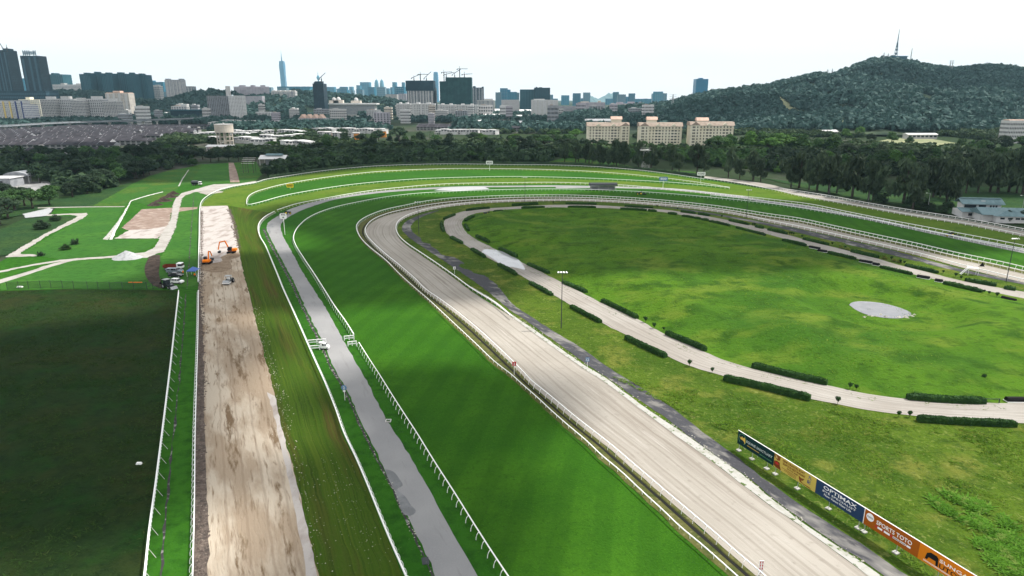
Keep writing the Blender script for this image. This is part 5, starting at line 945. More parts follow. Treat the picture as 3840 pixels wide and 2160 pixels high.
# ------------------------------------------------------------------ three cream apartment blocks with windows built one by one
wmesh = MB().box(-.62, .62, -.12, .12, -.85, .85).mesh('window'); wmesh.materials.append(MATS['glass_dark'])
wwide = MB().box(-1.25, 1.25, -.12, .12, -.75, .75).mesh('window'); wwide.materials.append(MATS['glass_dark'])
def cream_block(label, xl, xr, xt0, xt1, ytop, yeave, wing, Y):
    a = AT(tx('T3', xl), ty('T3', 960), Y); b = AT(tx('T3', xr), ty('T3', 960), Y); W = b.x - a.x; He = AT(tx('T3', xl), ty('T3', yeave), Y).z; Ht = AT(tx('T3', xl), ty('T3', ytop), Y).z
    t = thing('cream_block', label, 'apartment block', ((a.x + b.x) / 2, Y + 9, 0), math.radians(-2), 'cream apartment blocks'); FOOT.append((t.location.x, Y + 9, W * .7)); D = 18
    q = MB(); q.box(-W / 2, W / 2, -D / 2, D / 2, -.3, He); q.build('wall', 'cream', t)
    q = MB(); q.box(-W / 2 - .5, W / 2 + .5, -D / 2 - .5, D / 2 + .5, He - 3.6, He - 3.0); q.build('cornice', 'cream_side', t)
    q = MB(); q.prism([(-D / 2 - 1, He), (D / 2 + 1, He), (D / 2 - 3, He + 4.2), (-D / 2 + 3, He + 4.2)], -W / 2 - 1, W / 2 + 1); q.build('roof', 'tile_roof', t)
    for s_ in wing:
        x = s_ * (W / 2 - 4.5); q = MB(); q.box(x - 5, x + 5, -D / 2 - 5, -D / 2 + .1, -.3, He + .6); q.build('wing', 'cream', t)
        g_ = MB(); g_.prism([(-5.6, He + .6), (5.6, He + .6), (0, He + 4.6)], 0, 7, Matrix.Translation((x, -D / 2 - 5.4, 0)) @ Matrix.Rotation(PI / 2, 4, 'Z')); g_.build('gable_roof', 'tile_roof', t)
        for f in range(8):
            for dx in (-2.6, -1.0, 2.4): link('window', wmesh, None, t, loc=(x + dx, -D / 2 - 5.05, He - 1.6 - f * 3.3))
    xo = (AT(tx('T3', xt0), ty('T3', 900), Y).x, AT(tx('T3', xt1), ty('T3', 900), Y).x); o = t.location.x
    q = MB(); q.box(xo[0] - o + 1, xo[1] - o - 1, -2, 7, He, Ht - 2.6); q.build('stair_tower', 'cream', t)
    q = MB(); q.prism([(-3, Ht - 2.6), (8, Ht - 2.6), (4.5, Ht + .8), (.5, Ht + .8)], xo[0] - o, xo[1] - o); q.build('tower_roof', 'pink_roof', t)
    lo = -W / 2 + (10 if -1 in wing else 1.5); hi = W / 2 - (10 if 1 in wing else 1.5); cols = []
    n = int((hi - lo) / 3.6)
    for c in range(n):
        x = lo + (c + .5) * (hi - lo) / n; wide = c % 5 in (2, 3)
        for f in range(8):
            link('window', wwide if wide and f else wmesh, None, t, loc=(x, -D / 2 - .06, He - 1.6 - f * 3.3))
    for c in (n * .3, n * .78):
        x = lo + c * (hi - lo) / n; g_ = MB(); g_.prism([(-4.2, He - .2), (4.2, He - .2), (0, He + 3.0)], 0, 4, Matrix.Translation((x, -D / 2 - .7, 0)) @ Matrix.Rotation(PI / 2, 4, 'Z')); g_.build('gable', 'cream', t)
cream_block('left cream apartment block with tiled roof and pink capped stair tower', 762, 1172, 1000, 1115, 778, 868, (1,), 830)
cream_block('middle cream apartment block with left gabled wing and pink capped stair tower', 1288, 1708, 1365, 1475, 782, 870, (-1,), 800)
cream_block('right cream apartment block with pale stair tower above its left wing', 1797, 2225, 1870, 1993, 790, 862, (-1,), 790)
t = B1('T4', 'apartment_slab', 'white block with pink roof cut by the right frame edge', 2460, 2700, 945, 900, 18, 'white_wall', 'glass_dark', 5, 14, roof=((0, 1, 3),), roof_m='pink_roof', ww=.5)
# ------------------------------------------------------------------ terraces with dark tiled roofs
UW = 7.0
def unit_roof(m):
    b = MB(); b.prism([(-6.4, 5.6), (6.4, 5.6), (6.4, 5.85), (0, 8.7), (-6.4, 5.85)], -UW / 2 + .12, UW / 2 - .12); me = b.mesh('roof'); me.materials.append(MATS[m]); return me
def unit_party(): b = MB(); b.prism([(-6.2, 5.5), (6.2, 5.5), (6.2, 6.0), (0, 8.9), (-6.2, 6.0)], -.09, .09); me = b.mesh('party_wall'); me.materials.append(MATS['grey_wall']); return me
UR = {'dark_tile': unit_roof('dark_tile'), 'brown_tile': unit_roof('brown_tile')}; UPW = unit_party()
tn = 0
def terrace(p, a, n, m, label, group):
    t = thing('terrace_row', label, 'terrace', p, a, group); q = MB(); q.box(-n * UW / 2, n * UW / 2, -5, 5, -.3, 5.75); q.build('wall', 'terrace_wall', t)
    q = MB()
    for i in range(n):
        x = (i - n / 2 + .5) * UW
        for z in (1.5, 4.2): q.box(x - 2.2, x + 2.2, -5.15, -4.9, z - .7, z + .8)
    q.build('windows', 'glass_dark', t, kind='stuff')
    for i in range(n): link('roof', UR[m], None, t, loc=((i - n / 2 + .5) * UW, 0, 0))
    for i in range(n + 1):
        if i % 3 == 0: link('party_wall', UPW, None, t, loc=((i - n / 2) * UW, 0, 0))
    for i in range(0, n, 2): FOOT.append((p.x + (i - n / 2) * UW * math.cos(a), p.y + (i - n / 2) * UW * math.sin(a), 10))
poly = G(px('T1', (-250, 1085), (-250, 935), (400, 925), (900, 890), (1500, 885), (2160, 885), (1960, 950), (1700, 1010), (1560, 1060), (1260, 1110), (300, 1120)))
xs_ = [p.x for p in poly]; ys_ = [p.y for p in poly]; y = min(ys_) + 8; r_i = 0; A_ = math.radians(-3)
nth = 'nearest,second,third,fourth,fifth,sixth,seventh,eighth,ninth,tenth,eleventh,twelfth,thirteenth,fourteenth,fifteenth,sixteenth,seventeenth,eighteenth,nineteenth,twentieth'.split(',')
while y < max(ys_) and r_i < 20:
    x = min(xs_); seg = 0
    while x < max(xs_):
        n = random.choice([8, 10, 12, 14]); Ln = n * UW; xm = x + Ln / 2; yy = y + (xm - min(xs_)) * math.tan(A_) * .3
        if inside(poly, np.array([x + 10, xm, x + Ln - 10]), np.array([yy] * 3)).all():
            m = 'brown_tile' if (xm < min(xs_) + 150 and r_i in (3, 4, 9)) else 'dark_tile'
            terrace(Vector((xm, yy, 0)), A_, n, m, '%s row of tiled terrace houses left of the water tower, segment %s from the left' % (nth[r_i], 'one two three four five six seven eight nine ten'.split()[min(seg, 9)]), 'terrace rows left of the water tower'); seg += 1; x += Ln + random.choice([4, 4, 14])
        else: x += 12
    y += 25 if y < 900 else 30; r_i += 1
for i, (tl, a, b, n) in enumerate((('T1', (290, 1165), (720, 1190), 9), ('T1', (880, 1160), (1050, 1165), 4), ('T2', (960, 905), (1320, 905), 18), ('T2', (980, 880), (1330, 885), 20), ('T2', (1620, 905), (2240, 915), 30), ('T2', (1640, 885), (2200, 890), 28), ('T3', (0, 915), (260, 925), 12))):
    p0, p1 = G(px(tl, a, b)); c = (p0 + p1) / 2
    terrace(c, math.atan2(p1.y - p0.y, p1.x - p0.x), max(3, int((p1 - p0).length / UW)), 'dark_tile', ('row of dark roofed terrace houses just above the left tree belt', 'short terrace end with white gables above the left tree belt', 'dark terrace roofs left of the tallest spreading tree, nearer row', 'dark terrace roofs left of the tallest spreading tree, farther row', 'dark terrace roofs right of the tallest spreading tree, nearer row', 'dark terrace roofs right of the tallest spreading tree, farther row', 'dark terrace roofs left of the cream apartment blocks')[i], 'outlying terrace rows')
# white modern houses
def house_proto():
    t = thing('white_house', 'x', 'house', (0, -500, 0)); q = MB(); q.box(-5, 5, -5, 6, -.3, 6.6); q.box(-5, 1, -8, -5.002, -.3, 3.2); q.build('wall', 'white_wall', t)
    q = MB(); q.box(-5.6, 5.6, -5.8, 6.6, 6.62, 7.1); q.build('roof', 'metal_roof', t)
    q = MB(); q.box(-5.3, 1.4, -8.6, -5.1, 3.22, 3.5); q.build('porch_roof', 'offwhite', t)
    for x, z in ((-2.6, 4.9), (2.6, 4.9), (3.0, 1.6)): q = MB(); q.box(x - 1.6, x + 1.6, -5.2, -4.9, z - .9, z + .8); q.build('window', 'glass_dark', t)
    q = MB(); q.box(1.9, 2.3, -5.9, -4.95, 0, 6.6); q.build('fin', 'grey_wall', t); return t
HP = house_proto(); first = True; hg = 'white flat roofed houses between the trees'
house_rows = [('T1', (2020, 985), (2170, 980), 5), ('T1', (2380, 955), (2560, 960), 6), ('T1', (2380, 985), (2576, 985), 6), ('T1', (2400, 1030), (2576, 1040), 6), ('T1', (2150, 1030), (2200, 1030), 2), ('T2', (20, 960), (140, 955), 4), ('T2', (260, 950), (470, 960), 7), ('T2', (90, 1010), (330, 1010), 7), ('T2', (300, 1005), (440, 1000), 4), ('T2', (10, 1050), (150, 1050), 5), ('T2', (310, 1075), (390, 1070), 3), ('T2', (410, 1070), (560, 1085), 5), ('T2', (610, 925), (760, 930), 6), ('T2', (800, 925), (1010, 930), 8), ('T2', (1030, 935), (1290, 940), 10), ('T2', (1845, 945), (2210, 950), 14), ('T2', (2260, 945), (2400, 950), 5), ('T2', (0, 860), (280, 850), 10), ('T2', (20, 880), (280, 875), 9), ('T1', (2130, 860), (2500, 860), 13), ('T2', (10, 810), (370, 810), 12), ('T1', (2250, 840), (2576, 845), 11)]
house_rows.sort(key=lambda r: px(r[0], r[1])[0][0])
for ri, (tl, a, b, n) in enumerate(house_rows):
    p0, p1 = G(px(tl, a, b)); an = math.atan2(p1.y - p0.y, p1.x - p0.x)
    for i in range(n):
        p = p0.lerp(p1, i / max(1, n - 1)) + Vector((0, random.uniform(-2, 2), 0)); lab = '%s white flat roofed house from the left in the %s white row from the left' % (ordw(i + 1), ordw(ri + 1))
        if first: HP.location = p; HP.rotation_euler = (0, 0, an); HP['label'] = lab; HP['group'] = hg; first = False
        else: dup(HP, p, an, lab, hg, scale=(random.uniform(.9, 1.15), 1, random.uniform(.9, 1.2)))
        FOOT.append((p.x, p.y, 9))
# orange and white town houses
for i, (x, y) in enumerate(((690, 985), (760, 990), (840, 995), (910, 1000), (980, 1000), (1250, 975))):
    p = P(*px('T2', (x, y))[0]); t = thing('orange_house', '%s town house from the left with orange end wall behind the far bend' % ('first second third fourth fifth sixth'.split()[i]), 'house', p, .12, 'orange and white town houses'); FOOT.append((p.x, p.y, 12))
    q = MB(); q.box(-9, 9, -6, 6, -.3, 9); q.build('wall', 'white_wall', t); q = MB(); q.box(-9.3, 9.3, -6.6, 6.6, 9.01, 9.5); q.build('roof', 'offwhite', t)
    q = MB(); q.box(1.5, 9.1, -6.4, 6.1, -.3, 8.2); q.build('end_wall', 'orange_wall', t)
    for xx in (-7, -3.6): 
        for z in (2, 4.8, 7.4): q = MB(); q.box(xx - 1.2, xx + 1.2, -6.15, -5.9, z - .9, z + .8); q.build('window', 'glass_dark', t)
# ------------------------------------------------------------------ sheds and low commercial roofs
def shed(label, tile, x0, x1, yb, h, dep, roof='metal_roof', wall='offwhite', name='shed', group='pale roofed sheds in the middle distance'):
    a, b = G(px(tile, (x0, yb), (x1, yb))); W = b.x - a.x; t = thing(name, label, 'building', ((a.x + b.x) / 2, a.y + dep / 2, 0), 0, group); FOOT.append((t.location.x, t.location.y, max(W, dep) * .55))
    q = MB(); q.box(-W / 2, W / 2, -dep / 2, dep / 2, -.3, h); q.build('wall', wall, t)
    q = MB(); q.prism([(-dep / 2 - 1, h), (dep / 2 + 1, h), (0, h + dep * .13)], -W / 2 - 1, W / 2 + 1); q.build('roof', roof, t)
    q = MB(); n = max(3, int(W / 6))
    for i in range(n): x = -W / 2 + W * (i + .5) / n; q.box(x - W / n * .35, x + W / n * .35, -dep / 2 - .12, -dep / 2 + .1, h * .35, h * .75)
    q.build('windows', 'glass_dark', t, kind='stuff')
sheds = [('T1', 1480, 1700, 775, 9, 40), ('T1', 1200, 1480, 735, 8, 40), ('T1', 1310, 1460, 660, 12, 40), ('T1', 1300, 1640, 600, 12, 40), ('T1', 1700, 1830, 660, 10, 50), ('T1', 1850, 2080, 665, 10, 60), ('T1', 1780, 1890, 800, 7, 30), ('T1', 970, 1120, 1062, 5, 16), ('T1', 2080, 2340, 1120, 5, 14), ('T1', 2100, 2300, 1140, 5, 12), ('T2', 0, 125, 800, 7, 30), ('T2', 740, 870, 815, 8, 30), ('T2', 950, 1060, 815, 9, 25), ('T2', 1140, 1230, 808, 12, 30), ('T2', 2195, 2350, 868, 7, 40), ('T2', 2360, 2576, 872, 8, 40), ('T2', 2330, 2576, 745, 10, 60), ('T2', 2290, 2460, 800, 8, 50), ('T2', 1560, 1800, 765, 6, 24), ('T3', 0, 170, 808, 8, 40), ('T3', 0, 400, 745, 9, 50), ('T3', 350, 500, 806, 7, 30), ('T3', 420, 600, 745, 7, 30), ('T3', 0, 100, 870, 7, 30), ('T3', 400, 475, 838, 6, 20), ('T3', 730, 1000, 850, 8, 30), ('T3', 1210, 1395, 790, 10, 40), ('T3', 1180, 1300, 850, 7, 25), ('T3', 1560, 1760, 850, 7, 30), ('T3', 2250, 2460, 850, 8, 40), ('T3', 2300, 2500, 895, 7, 30), ('T3', 2480, 2576, 880, 7, 25), ('T4', 60, 185, 1055, 7, 20), ('T4', 235, 380, 1060, 6, 20), ('T4', 540, 700, 1095, 6, 20), ('T4', 1405, 1700, 1128, 6, 14), ('T4', 1050, 1110, 1010, 5, 14), ('T4', 1390, 1470, 1005, 5, 14), ('T2', 310, 1220, 705, 12, 26), ('T2', 570, 960, 730, 11, 22), ('T2', 960, 1240, 748, 11, 22)]
sheds.sort(key=lambda r: (r[0], r[1])); sc_n = {}
for i, s_ in enumerate(sheds):
    sc_n[s_[0]] = sc_n.get(s_[0], 0) + 1
    shed('%s pale roofed low building from the left %s' % (ordw(sc_n[s_[0]]), ('near the elevated railway', 'in the centre above the far bend', 'behind the cream apartment blocks', 'at the foot of the wooded hill')[int(s_[0][1]) - 1]), *s_, roof='brown_tile' if i % 6 == 3 else 'metal_roof')
# big hall with pale red roof
p = P(*px('T2', (585, 850))[0]); t = thing('assembly_hall', 'wide grey hall with pale multi gabled roof above the white houses', 'hall', p); FOOT.append((p.x, p.y, 60))
W = (P(*px('T2', (725, 850))[0]) - P(*px('T2', (450, 850))[0])).x; q = MB(); q.box(-W / 2, W / 2, -15, 15, -.3, 14); q.build('wall', 'grey_wall', t)
for i in range(4): x = -W * .36 + W * .22 * i; g_ = MB(); g_.prism([(-W * .11, 14), (W * .11, 14), (0, 22)], -14, 14, Matrix.Translation((x, 0, 0)) @ Matrix.Rotation(PI / 2, 4, 'Z')); g_.build('gable_roof', 'pink_roof', t)
# water tower
wp = P(*px('T1', (2272, 1055))[0]); t = thing('water_tower', 'round pale water tower on a frame of concrete columns', 'water tower', wp); FOOT.append((wp.x, wp.y, 18)); k = wp.y / F * 1.03
q = MB(); q.cyl((0, 0, 15.5), 11.2, 9.6, 28); q.build('tank', 'tan_wall', t)
q = MB(); q.cyl((0, 0, 25.1), 11.5, .6, 28); q.cyl((0, 0, 25.7), 1.2, 1.5, 8); q.build('lid', 'offwhite', t)
for i in range(10): a = 2 * PI * i / 10; q = MB(); q.cyl((9.6 * math.cos(a), 9.6 * math.sin(a), -.3), .55, 15.8, 6); q.build('column', 'tan_wall', t)
for z in (5, 10): q = MB(); pts = [(9.6 * math.cos(2 * PI * i / 20), 9.6 * math.sin(2 * PI * i / 20), z) for i in range(21)]; q.tube(pts, .4, 4); q.build('ring_beam', 'tan_wall', t)
q = MB(); q.cyl((0, 0, -.3), 2, 15.8, 10); q.build('core', 'tan_wall', t)
# elevated railway
vp = [(px('T1', (x, y))[0], yb) for x, y, yb in ((-300, 850, 925), (40, 838, 915), (145, 832, 905), (275, 824, 900), (425, 815, 898), (690, 803, 903), (900, 797, 885), (1100, 790, 865), (1320, 785, 855), (1440, 780, 850), (1575, 775, 845), (1800, 768, 838), (2040, 752, 820), (2180, 722, 790))]
ZB = 13.5; line = [P(u, v + 9, ZB) for (u, v), yb in vp]
t = thing('elevated_railway', 'elevated railway viaduct on tall piers behind the terrace houses', 'viaduct', (line[0].x, line[0].y, 0)); S = spline(line, 8); o = t.location
link('deck', sweep([Vector((p.x, p.y, 0)) for p in S], ZB - 1.2, 9, 2.4, o), 'viaduct', t)
for s_ in (-4.4, 4.4): link('parapet', sweep([Vector((p.x, p.y + s_, 0)) for p in S], ZB + .6, .5, 1.3, o), 'viaduct', t)
for p in line[1:]: q = MB(); q.box(-1.5, 1.5, -1.3, 1.3, -.3, ZB - 4.4); q.box(-1.8, 1.8, -3.8, 3.8, ZB - 4.398, ZB - 2.4, ty=-.6); q.build('pier', 'offwhite', t).location = (p.x - o.x, p.y - o.y, 0); FOOT.append((p.x, p.y, 12))
for p in S[::3]: FOOT.append((p.x, p.y, 10))
p = P(*px('T1', (1890, 800))[0]); t = thing('railway_station', 'dark elevated railway station with wide flat roof at the viaduct bend', 'station', p); FOOT.append((p.x, p.y, 60)); W = (P(*px('T1', (2035, 800))[0]) - P(*px('T1', (1750, 800))[0])).x
q = MB(); q.box(-W / 2, W / 2, -12, 12, 6, 24); q.build('hall', 'tower_dark', t); q = MB(); q.box(-W / 2 - 5, W / 2 + 5, -16, 16, 24, 26); q.build('roof', 'teal_rib', t)
for x in (-W * .4, -W * .1, W * .2, W * .45): q = MB(); q.box(x - 1.2, x + 1.2, -12.4, -10, -.3, 6.2); q.build('pillar', 'offwhite', t)
l2 = G(px('T2', (140, 705), (300, 690), (700, 684), (1100, 684), (1400, 688)), 14); t = thing('elevated_road', 'pale elevated road in front of the white domed complex', 'viaduct', (l2[0].x, l2[0].y, 0)); S2 = spline(l2, 12)
link('deck', sweep([Vector((p.x, p.y, 0)) for p in S2], 13, 10, 2.6, t.location), 'offwhite', t)
for p in S2[::4]: q = MB(); q.box(-1.3, 1.3, -1.3, 1.3, -.3, 11.8); q.build('pier', 'offwhite', t).location = (p.x - l2[0].x, p.y - l2[0].y, 0)
# ------------------------------------------------------------------ wooded rises and the far woods
rises = [(('T1', 750, 512), 2600, 330, 300), (('T1', 2140, 512), 2500, 220, 260), (('T2', 130, 560), 2450, 260, 260), (('T2', 470, 515), 2620, 300, 260), (('T2', 860, 545), 2620, 220, 240), (('T2', 1130, 580), 2600, 240, 240), (('T1', 1500, 610), 2350, 240, 200), (('T3', 1600, 640), 2000, 260, 300)]
rises = [(AT(tx(q[0], q[1]), ty(q[0], q[2]), Y), rx, ry) for q, Y, rx, ry in rises]
def rise_h(X, Y):
    Z = np.zeros(np.shape(X))
    for c, rx, ry in rises: Z = np.maximum(Z, (c.z - 4) * np.exp(-(((X - c.x) / rx) ** 2 + ((Y - c.y) / ry) ** 2) * 1.1) - 6)
    return np.maximum(Z, -.5)
hx = np.arange(-2100, 900, 40.); hy = np.arange(1700, 3300, 40.); X, Y = np.meshgrid(hx, hy); ii = np.arange(X.size).reshape(X.shape)
link('wooded_rise', mesh_np('wooded_rise', np.stack([X.ravel(), Y.ravel(), rise_h(X, Y).ravel() - .3], 1), np.stack([ii[:-1, :-1].ravel(), ii[:-1, 1:].ravel(), ii[1:, 1:].ravel(), ii[1:, :-1].ravel()], 1), smooth=True), 'hill_soil', kind='structure')
FX = np.array(FOOT)
def clear(pts, pad=0):
    k = np.ones(len(pts), bool)
    for fx, fy, fr in FX: k &= ~((np.abs(pts[:, 0] - fx) < fr + pad) & (np.abs(pts[:, 1] - fy) < min(fr, 30) + pad) | ((np.abs(pts[:, 0] - fx) < fr * .8) & (pts[:, 1] < fy) & (pts[:, 1] > fy - 55)))
    return k
n = 16000; q_ = np.stack([rf.uniform(-2100, 900, n), rf.uniform(1800, 2900, n)], 1); q_ = q_[(rise_h(q_[:, 0], q_[:, 1]) > 4) & (np.abs(q_[:, 0]) < q_[:, 1] * .82)]; q_ = q_[clear(q_, 4)][:3800]
forest('rise_woods', q_, rise_h, 'leaf_hazed', 26, rf, 6, 10)
flat0 = lambda x, y: np.full(np.shape(x), -.3)
n = 60000; yy = 690 + (2300 - 690) * rf.random(n) ** 1.15; q_ = np.stack([rf.uniform(-.85, .85, n) * yy, yy], 1)
nn = vnoise(q_[:, 0], q_[:, 1], 130, 8) * .7 + vnoise(q_[:, 0], q_[:, 1], 45, 9) * .3
k = (nn > np.where(q_[:, 1] < 1150, .47, .45)) & (hill_h(q_[:, 0], q_[:, 1]) < 2) & ~inside(poly, q_[:, 0], q_[:, 1]); q_ = q_[k]; q_ = q_[clear(q_)]
nr = q_[q_[:, 1] < 1150][:4200]; fr_ = q_[q_[:, 1] >= 1150][:6000]
forest('town_trees', nr, flat0, 'leaf_town', 60, rf, 2.6, 5.0)
forest('far_woods', fr_, flat0, 'leaf_hazed', 30, rf, 5, 9)
# understorey filling the tree belts
def fill(pxs, n, lo, hi, leaf, name):
    pl = G(pxs); xs = [p.x for p in pl]; ys = [p.y for p in pl]; a = np.stack([rf.uniform(min(xs), max(xs), n * 6), rf.uniform(min(ys), max(ys), n * 6)], 1)
    a = a[inside(pl, a[:, 0], a[:, 1])]; a = a[clear(a)][:n]; return forest(name, a, flat0, leaf, 70, rf, lo, hi)
fill(px('A1', (620, 480), (1000, 440), (1330, 320), (1500, 240), (1690, 205), (1900, 160), (1880, 60), (1000, 60), (0, 130), (0, 250), (430, 300)), 420, 2.4, 4.6, 'leaf_dark', 'belt_understorey')
fill(px('A2', (110, 275), (600, 212), (1200, 158), (2000, 136), (2576, 142)) + px('A3', (380, 140), (380, 60), (0, 20)) + px('A2', (1700, -10), (700, 20), (330, 120)), 900, 2.4, 4.8, 'leaf_dark', 'belt_understorey')
fill(px('T3', (560, 1180), (900, 1190), (1500, 1190), (1900, 1250), (2576, 1310), (2576, 1120), (1900, 1130), (1300, 1110), (600, 1090)), 420, 2.4, 4.6, 'leaf_mid', 'belt_understorey')
fill(px('T4', (0, 1449), (600, 1500), (1200, 1520), (2000, 1540), (2800, 1560), (2800, 1300), (2000, 1330), (1000, 1300), (0, 1280)), 620, 2.6, 5.2, 'leaf_dark', 'belt_understorey')
# ------------------------------------------------------------------ hedges along the training path
outer_h = [('B4', (1500, 1338), 'B4', (2490, 1392)), ('B3', (2130, 925), 'B4', (425, 1132)), ('B3', (1145, 512), 'B3', (1550, 702)), ('B3', (595, 196), 'B3', (890, 352)), ('A3', (180, 1350), 'B3', (402, 78)), ('A2', (2440, 1168), 'A3', (42, 1268)), ('A2', (2170, 1012), 'A2', (2305, 1092)), ('A2', (1962, 892), 'A2', (2075, 952)), ('A2', (1864, 748), 'A2', (1890, 832)), ('A2', (1890, 708), 'A2', (2000, 663)), ('A2', (2115, 622), 'A2', (2350, 597)), ('A3', (0, 571), 'A3', (262, 555)), ('A3', (540, 554), 'A3', (850, 558)), ('A3', (1135, 577), 'A3', (1420, 594)), ('A3', (1700, 633), 'A3', (1845, 652)), ('A3', (1875, 658), 'A3', (1985, 674)), ('A3', (2185, 722), 'A3', (2385, 764)), ('A3', (2450, 784), 'A3', (2528, 800)), ('A4', (0, 815), 'A4', (190, 858)), ('A4', (355, 908), 'A4', (605, 968)), ('A4', (835, 1034), 'A4', (1110, 1098)), ('A4', (1380, 1175), 'A4', (1710, 1250)), ('A4', (1980, 1325), 'A4', (2295, 1380)), ('A4', (2375, 1405), 'A4', (2490, 1424))]
inner_h = [('B4', (1395, 1118), 'B4', (2180, 1160)), ('B3', (2415, 795), 'B4', (595, 975)), ('B3', (1552, 470), 'B3', (1950, 638)), ('B3', (905, 138), 'B3', (1260, 312)), ('A3', (510, 1345), 'A3', (750, 1446)), ('A3', (160, 1165), 'A3', (370, 1252)), ('A2', (2450, 1008), 'A3', (50, 1088)), ('A2', (2220, 884), 'A2', (2345, 943)), ('A2', (2105, 764), 'A2', (2140, 824)), ('A2', (2105, 724), 'A2', (2190, 684)), ('A2', (2390, 634), 'A2', (2480, 624)), ('A3', (95, 600), 'A3', (328, 592)), ('A3', (560, 588), 'A3', (845, 590)), ('A3', (1090, 606), 'A3', (1355, 621)), ('A3', (1370, 624), 'A3', (1455, 631)), ('A3', (1570, 652), 'A3', (1658, 662)), ('A3', (1712, 676), 'A3', (1830, 692)), ('A3', (1835, 696), 'A3', (1900, 706)), ('A3', (1910, 714), 'A3', (1975, 726)), ('A3', (1988, 736), 'A3', (2188, 780)), ('A3', (2255, 802), 'A3', (2325, 818)), ('A3', (2340, 826), 'A3', (2548, 873)), ('A4', (145, 924), 'A4', (380, 978)), ('A4', (605, 1050), 'A4', (880, 1114)), ('A4', (1130, 1194), 'A4', (1450, 1265)), ('A4', (1765, 1355), 'A4', (2150, 1444))]
ordn = 'first second third fourth fifth sixth seventh eighth ninth tenth eleventh twelfth thirteenth fourteenth fifteenth sixteenth seventeenth eighteenth nineteenth twentieth twenty-first twenty-second twenty-third twenty-fourth twenty-fifth twenty-sixth twenty-seventh'.split()
def foot(t0, a, t1, b): return G(px(t0, a) + px(t1, b))
for sd, lst in (('outer', outer_h), ('inner', inner_h)):
    for i, h_ in enumerate(lst):
        a, b = foot(*h_); m_ = (a + b) / 2; s_ = [a, b]
        if (b - a).length > 14:          # follow the curve of the path a little
            tr = spline(G(pt_o if sd == 'outer' else pt_i), 2); j0 = min(range(len(tr)), key=lambda k: (tr[k] - a).length); j1 = min(range(len(tr)), key=lambda k: (tr[k] - b).length); off = (a - tr[j0] + b - tr[j1]) / 2; mid_ = tr[(j0 + j1) // 2] + off
            s_ = [a, mid_, b] if (mid_ - m_).length < 4 else s_
        near_ = m_.length < 190
        hedge('clipped_hedge', '%s clipped hedge along the %s edge of the training path, counted from the billboard side' % (ordn[i], sd), s_, random.uniform(1.1, 1.4), random.uniform(.95, 1.35), 'leaf_hedge', group='clipped hedges along the training path', leaves=110 if near_ else 30, lsize=.26 if near_ else .45, step=.8 if near_ else 1.6, z=.02)
barrels = [('A4', (415, 990), 'A4', (520, 1010)), ('A4', (500, 1026), 'A4', (590, 1040)), ('A4', (920, 1130), 'A4', (1045, 1152)), ('A4', (1055, 1162), 'A4', (1118, 1174)), ('A4', (1500, 1287), 'A4', (1625, 1308)), ('A4', (1680, 1327), 'A4', (1755, 1340)), ('B4', (2350, 108), 'B4', (2490, 142)), ('B4', (2392, 1140), 'B4', (2640, 1142))]
for i, h_ in enumerate(barrels):
    a, b = foot(*h_); d = b - a; t = thing('jump_barrel', '%s black half round jump fence between the inner hedges, counted from the far end' % ordn[i], 'jump fence', a, math.atan2(d.y, d.x), 'black jump fences beside the training path'); Ln = d.length
    q = MB(); q.prism([(-.6, .15), (.6, .15), (.55, .6), (.35, .9), (0, 1.02), (-.35, .9), (-.55, .6)], 0, Ln); q.build('barrel', 'black', t)
    q = MB(); q.box(-.05, Ln + .05, -.72, .72, 0, .15); q.build('base_board', 'white_paint', t)
top_pts = [('A3', 415, 548), ('A3', 1460, 590), ('A3', 1665, 614), ('A3', 2110, 690), ('A3', 2420, 772), ('A3', 2440, 774), ('A4', 215, 862), ('A4', 235, 865), ('A4', 256, 868), ('A4', 340, 892), ('A4', 645, 965), ('A4', 775, 998), ('A4', 1240, 1118), ('A4', 1330, 1148), ('A4', 1368, 1158), ('A4', 1760, 1252), ('A4', 1885, 1288), ('A4', 1940, 1312), ('B3', 1343, 348), ('B3', 1430, 410), ('B3', 1527, 432), ('B3', 1785, 790), ('B3', 2012, 855), ('B4', 822, 1018), ('B4', 885, 1030), ('B4', 700, 1168), ('B4', 1312, 1300), ('B4', 1422, 1302), ('B4', 2222, 70), ('B4', 2300, 95), ('B4', 2170, 55), ('B4', 2165, 930)]
tp = None
top_pts.sort(key=lambda r: px(r[0], (r[1], r[2]))[0][0])
for i, (tl, x, y) in enumerate(top_pts):
    p = P(*px(tl, (x, y))[0]); lab = '%s clipped topiary bush on a stem from the left beside the training path' % ordw(i + 1)
    if tp is None:
        tp = thing('topiary', lab, 'shrub', p, 0, 'topiary bushes beside the training path')
        V, Fc = leaf_cloud(np.random.default_rng(5), [(0, 0, 1.05, .45, .45, .28), (0, 0, .8, .3, .3, .25), (.1, 0, 1.25, .5, .5, .15)], 420, .13); link('crown', mesh_np('crown', V, Fc), 'leaf_hedge', tp)
        q = MB(); q.tube([(0, 0, 0), (.02, 0, .8)], .04, 5); q.build('stem', 'bark', tp)
    else: dup(tp, p, random.random() * 6, lab, scale=(.75 + random.random() * .45,) * 3)
for j, (x, y) in enumerate(((735, 998), (800, 1012), (1170, 1104), (1270, 1128), (1320, 1142))):
    tree('bushy', 'leaf_yellow', P(*px('A4', (x, y))[0]), 1.3, '%s low yellowish bush from the left between outer hedges of the training path' % ordw(j + 1), 'yellowish bushes beside the training path', 2.2, 'bush', 'bush', False)
tree('bushy', 'leaf_mid', P(*px('A3', (610, 672))[0]), 2.2, 'dark low shrub in the far part of the infield', None, 2.4, 'shrub', 'shrub', False)
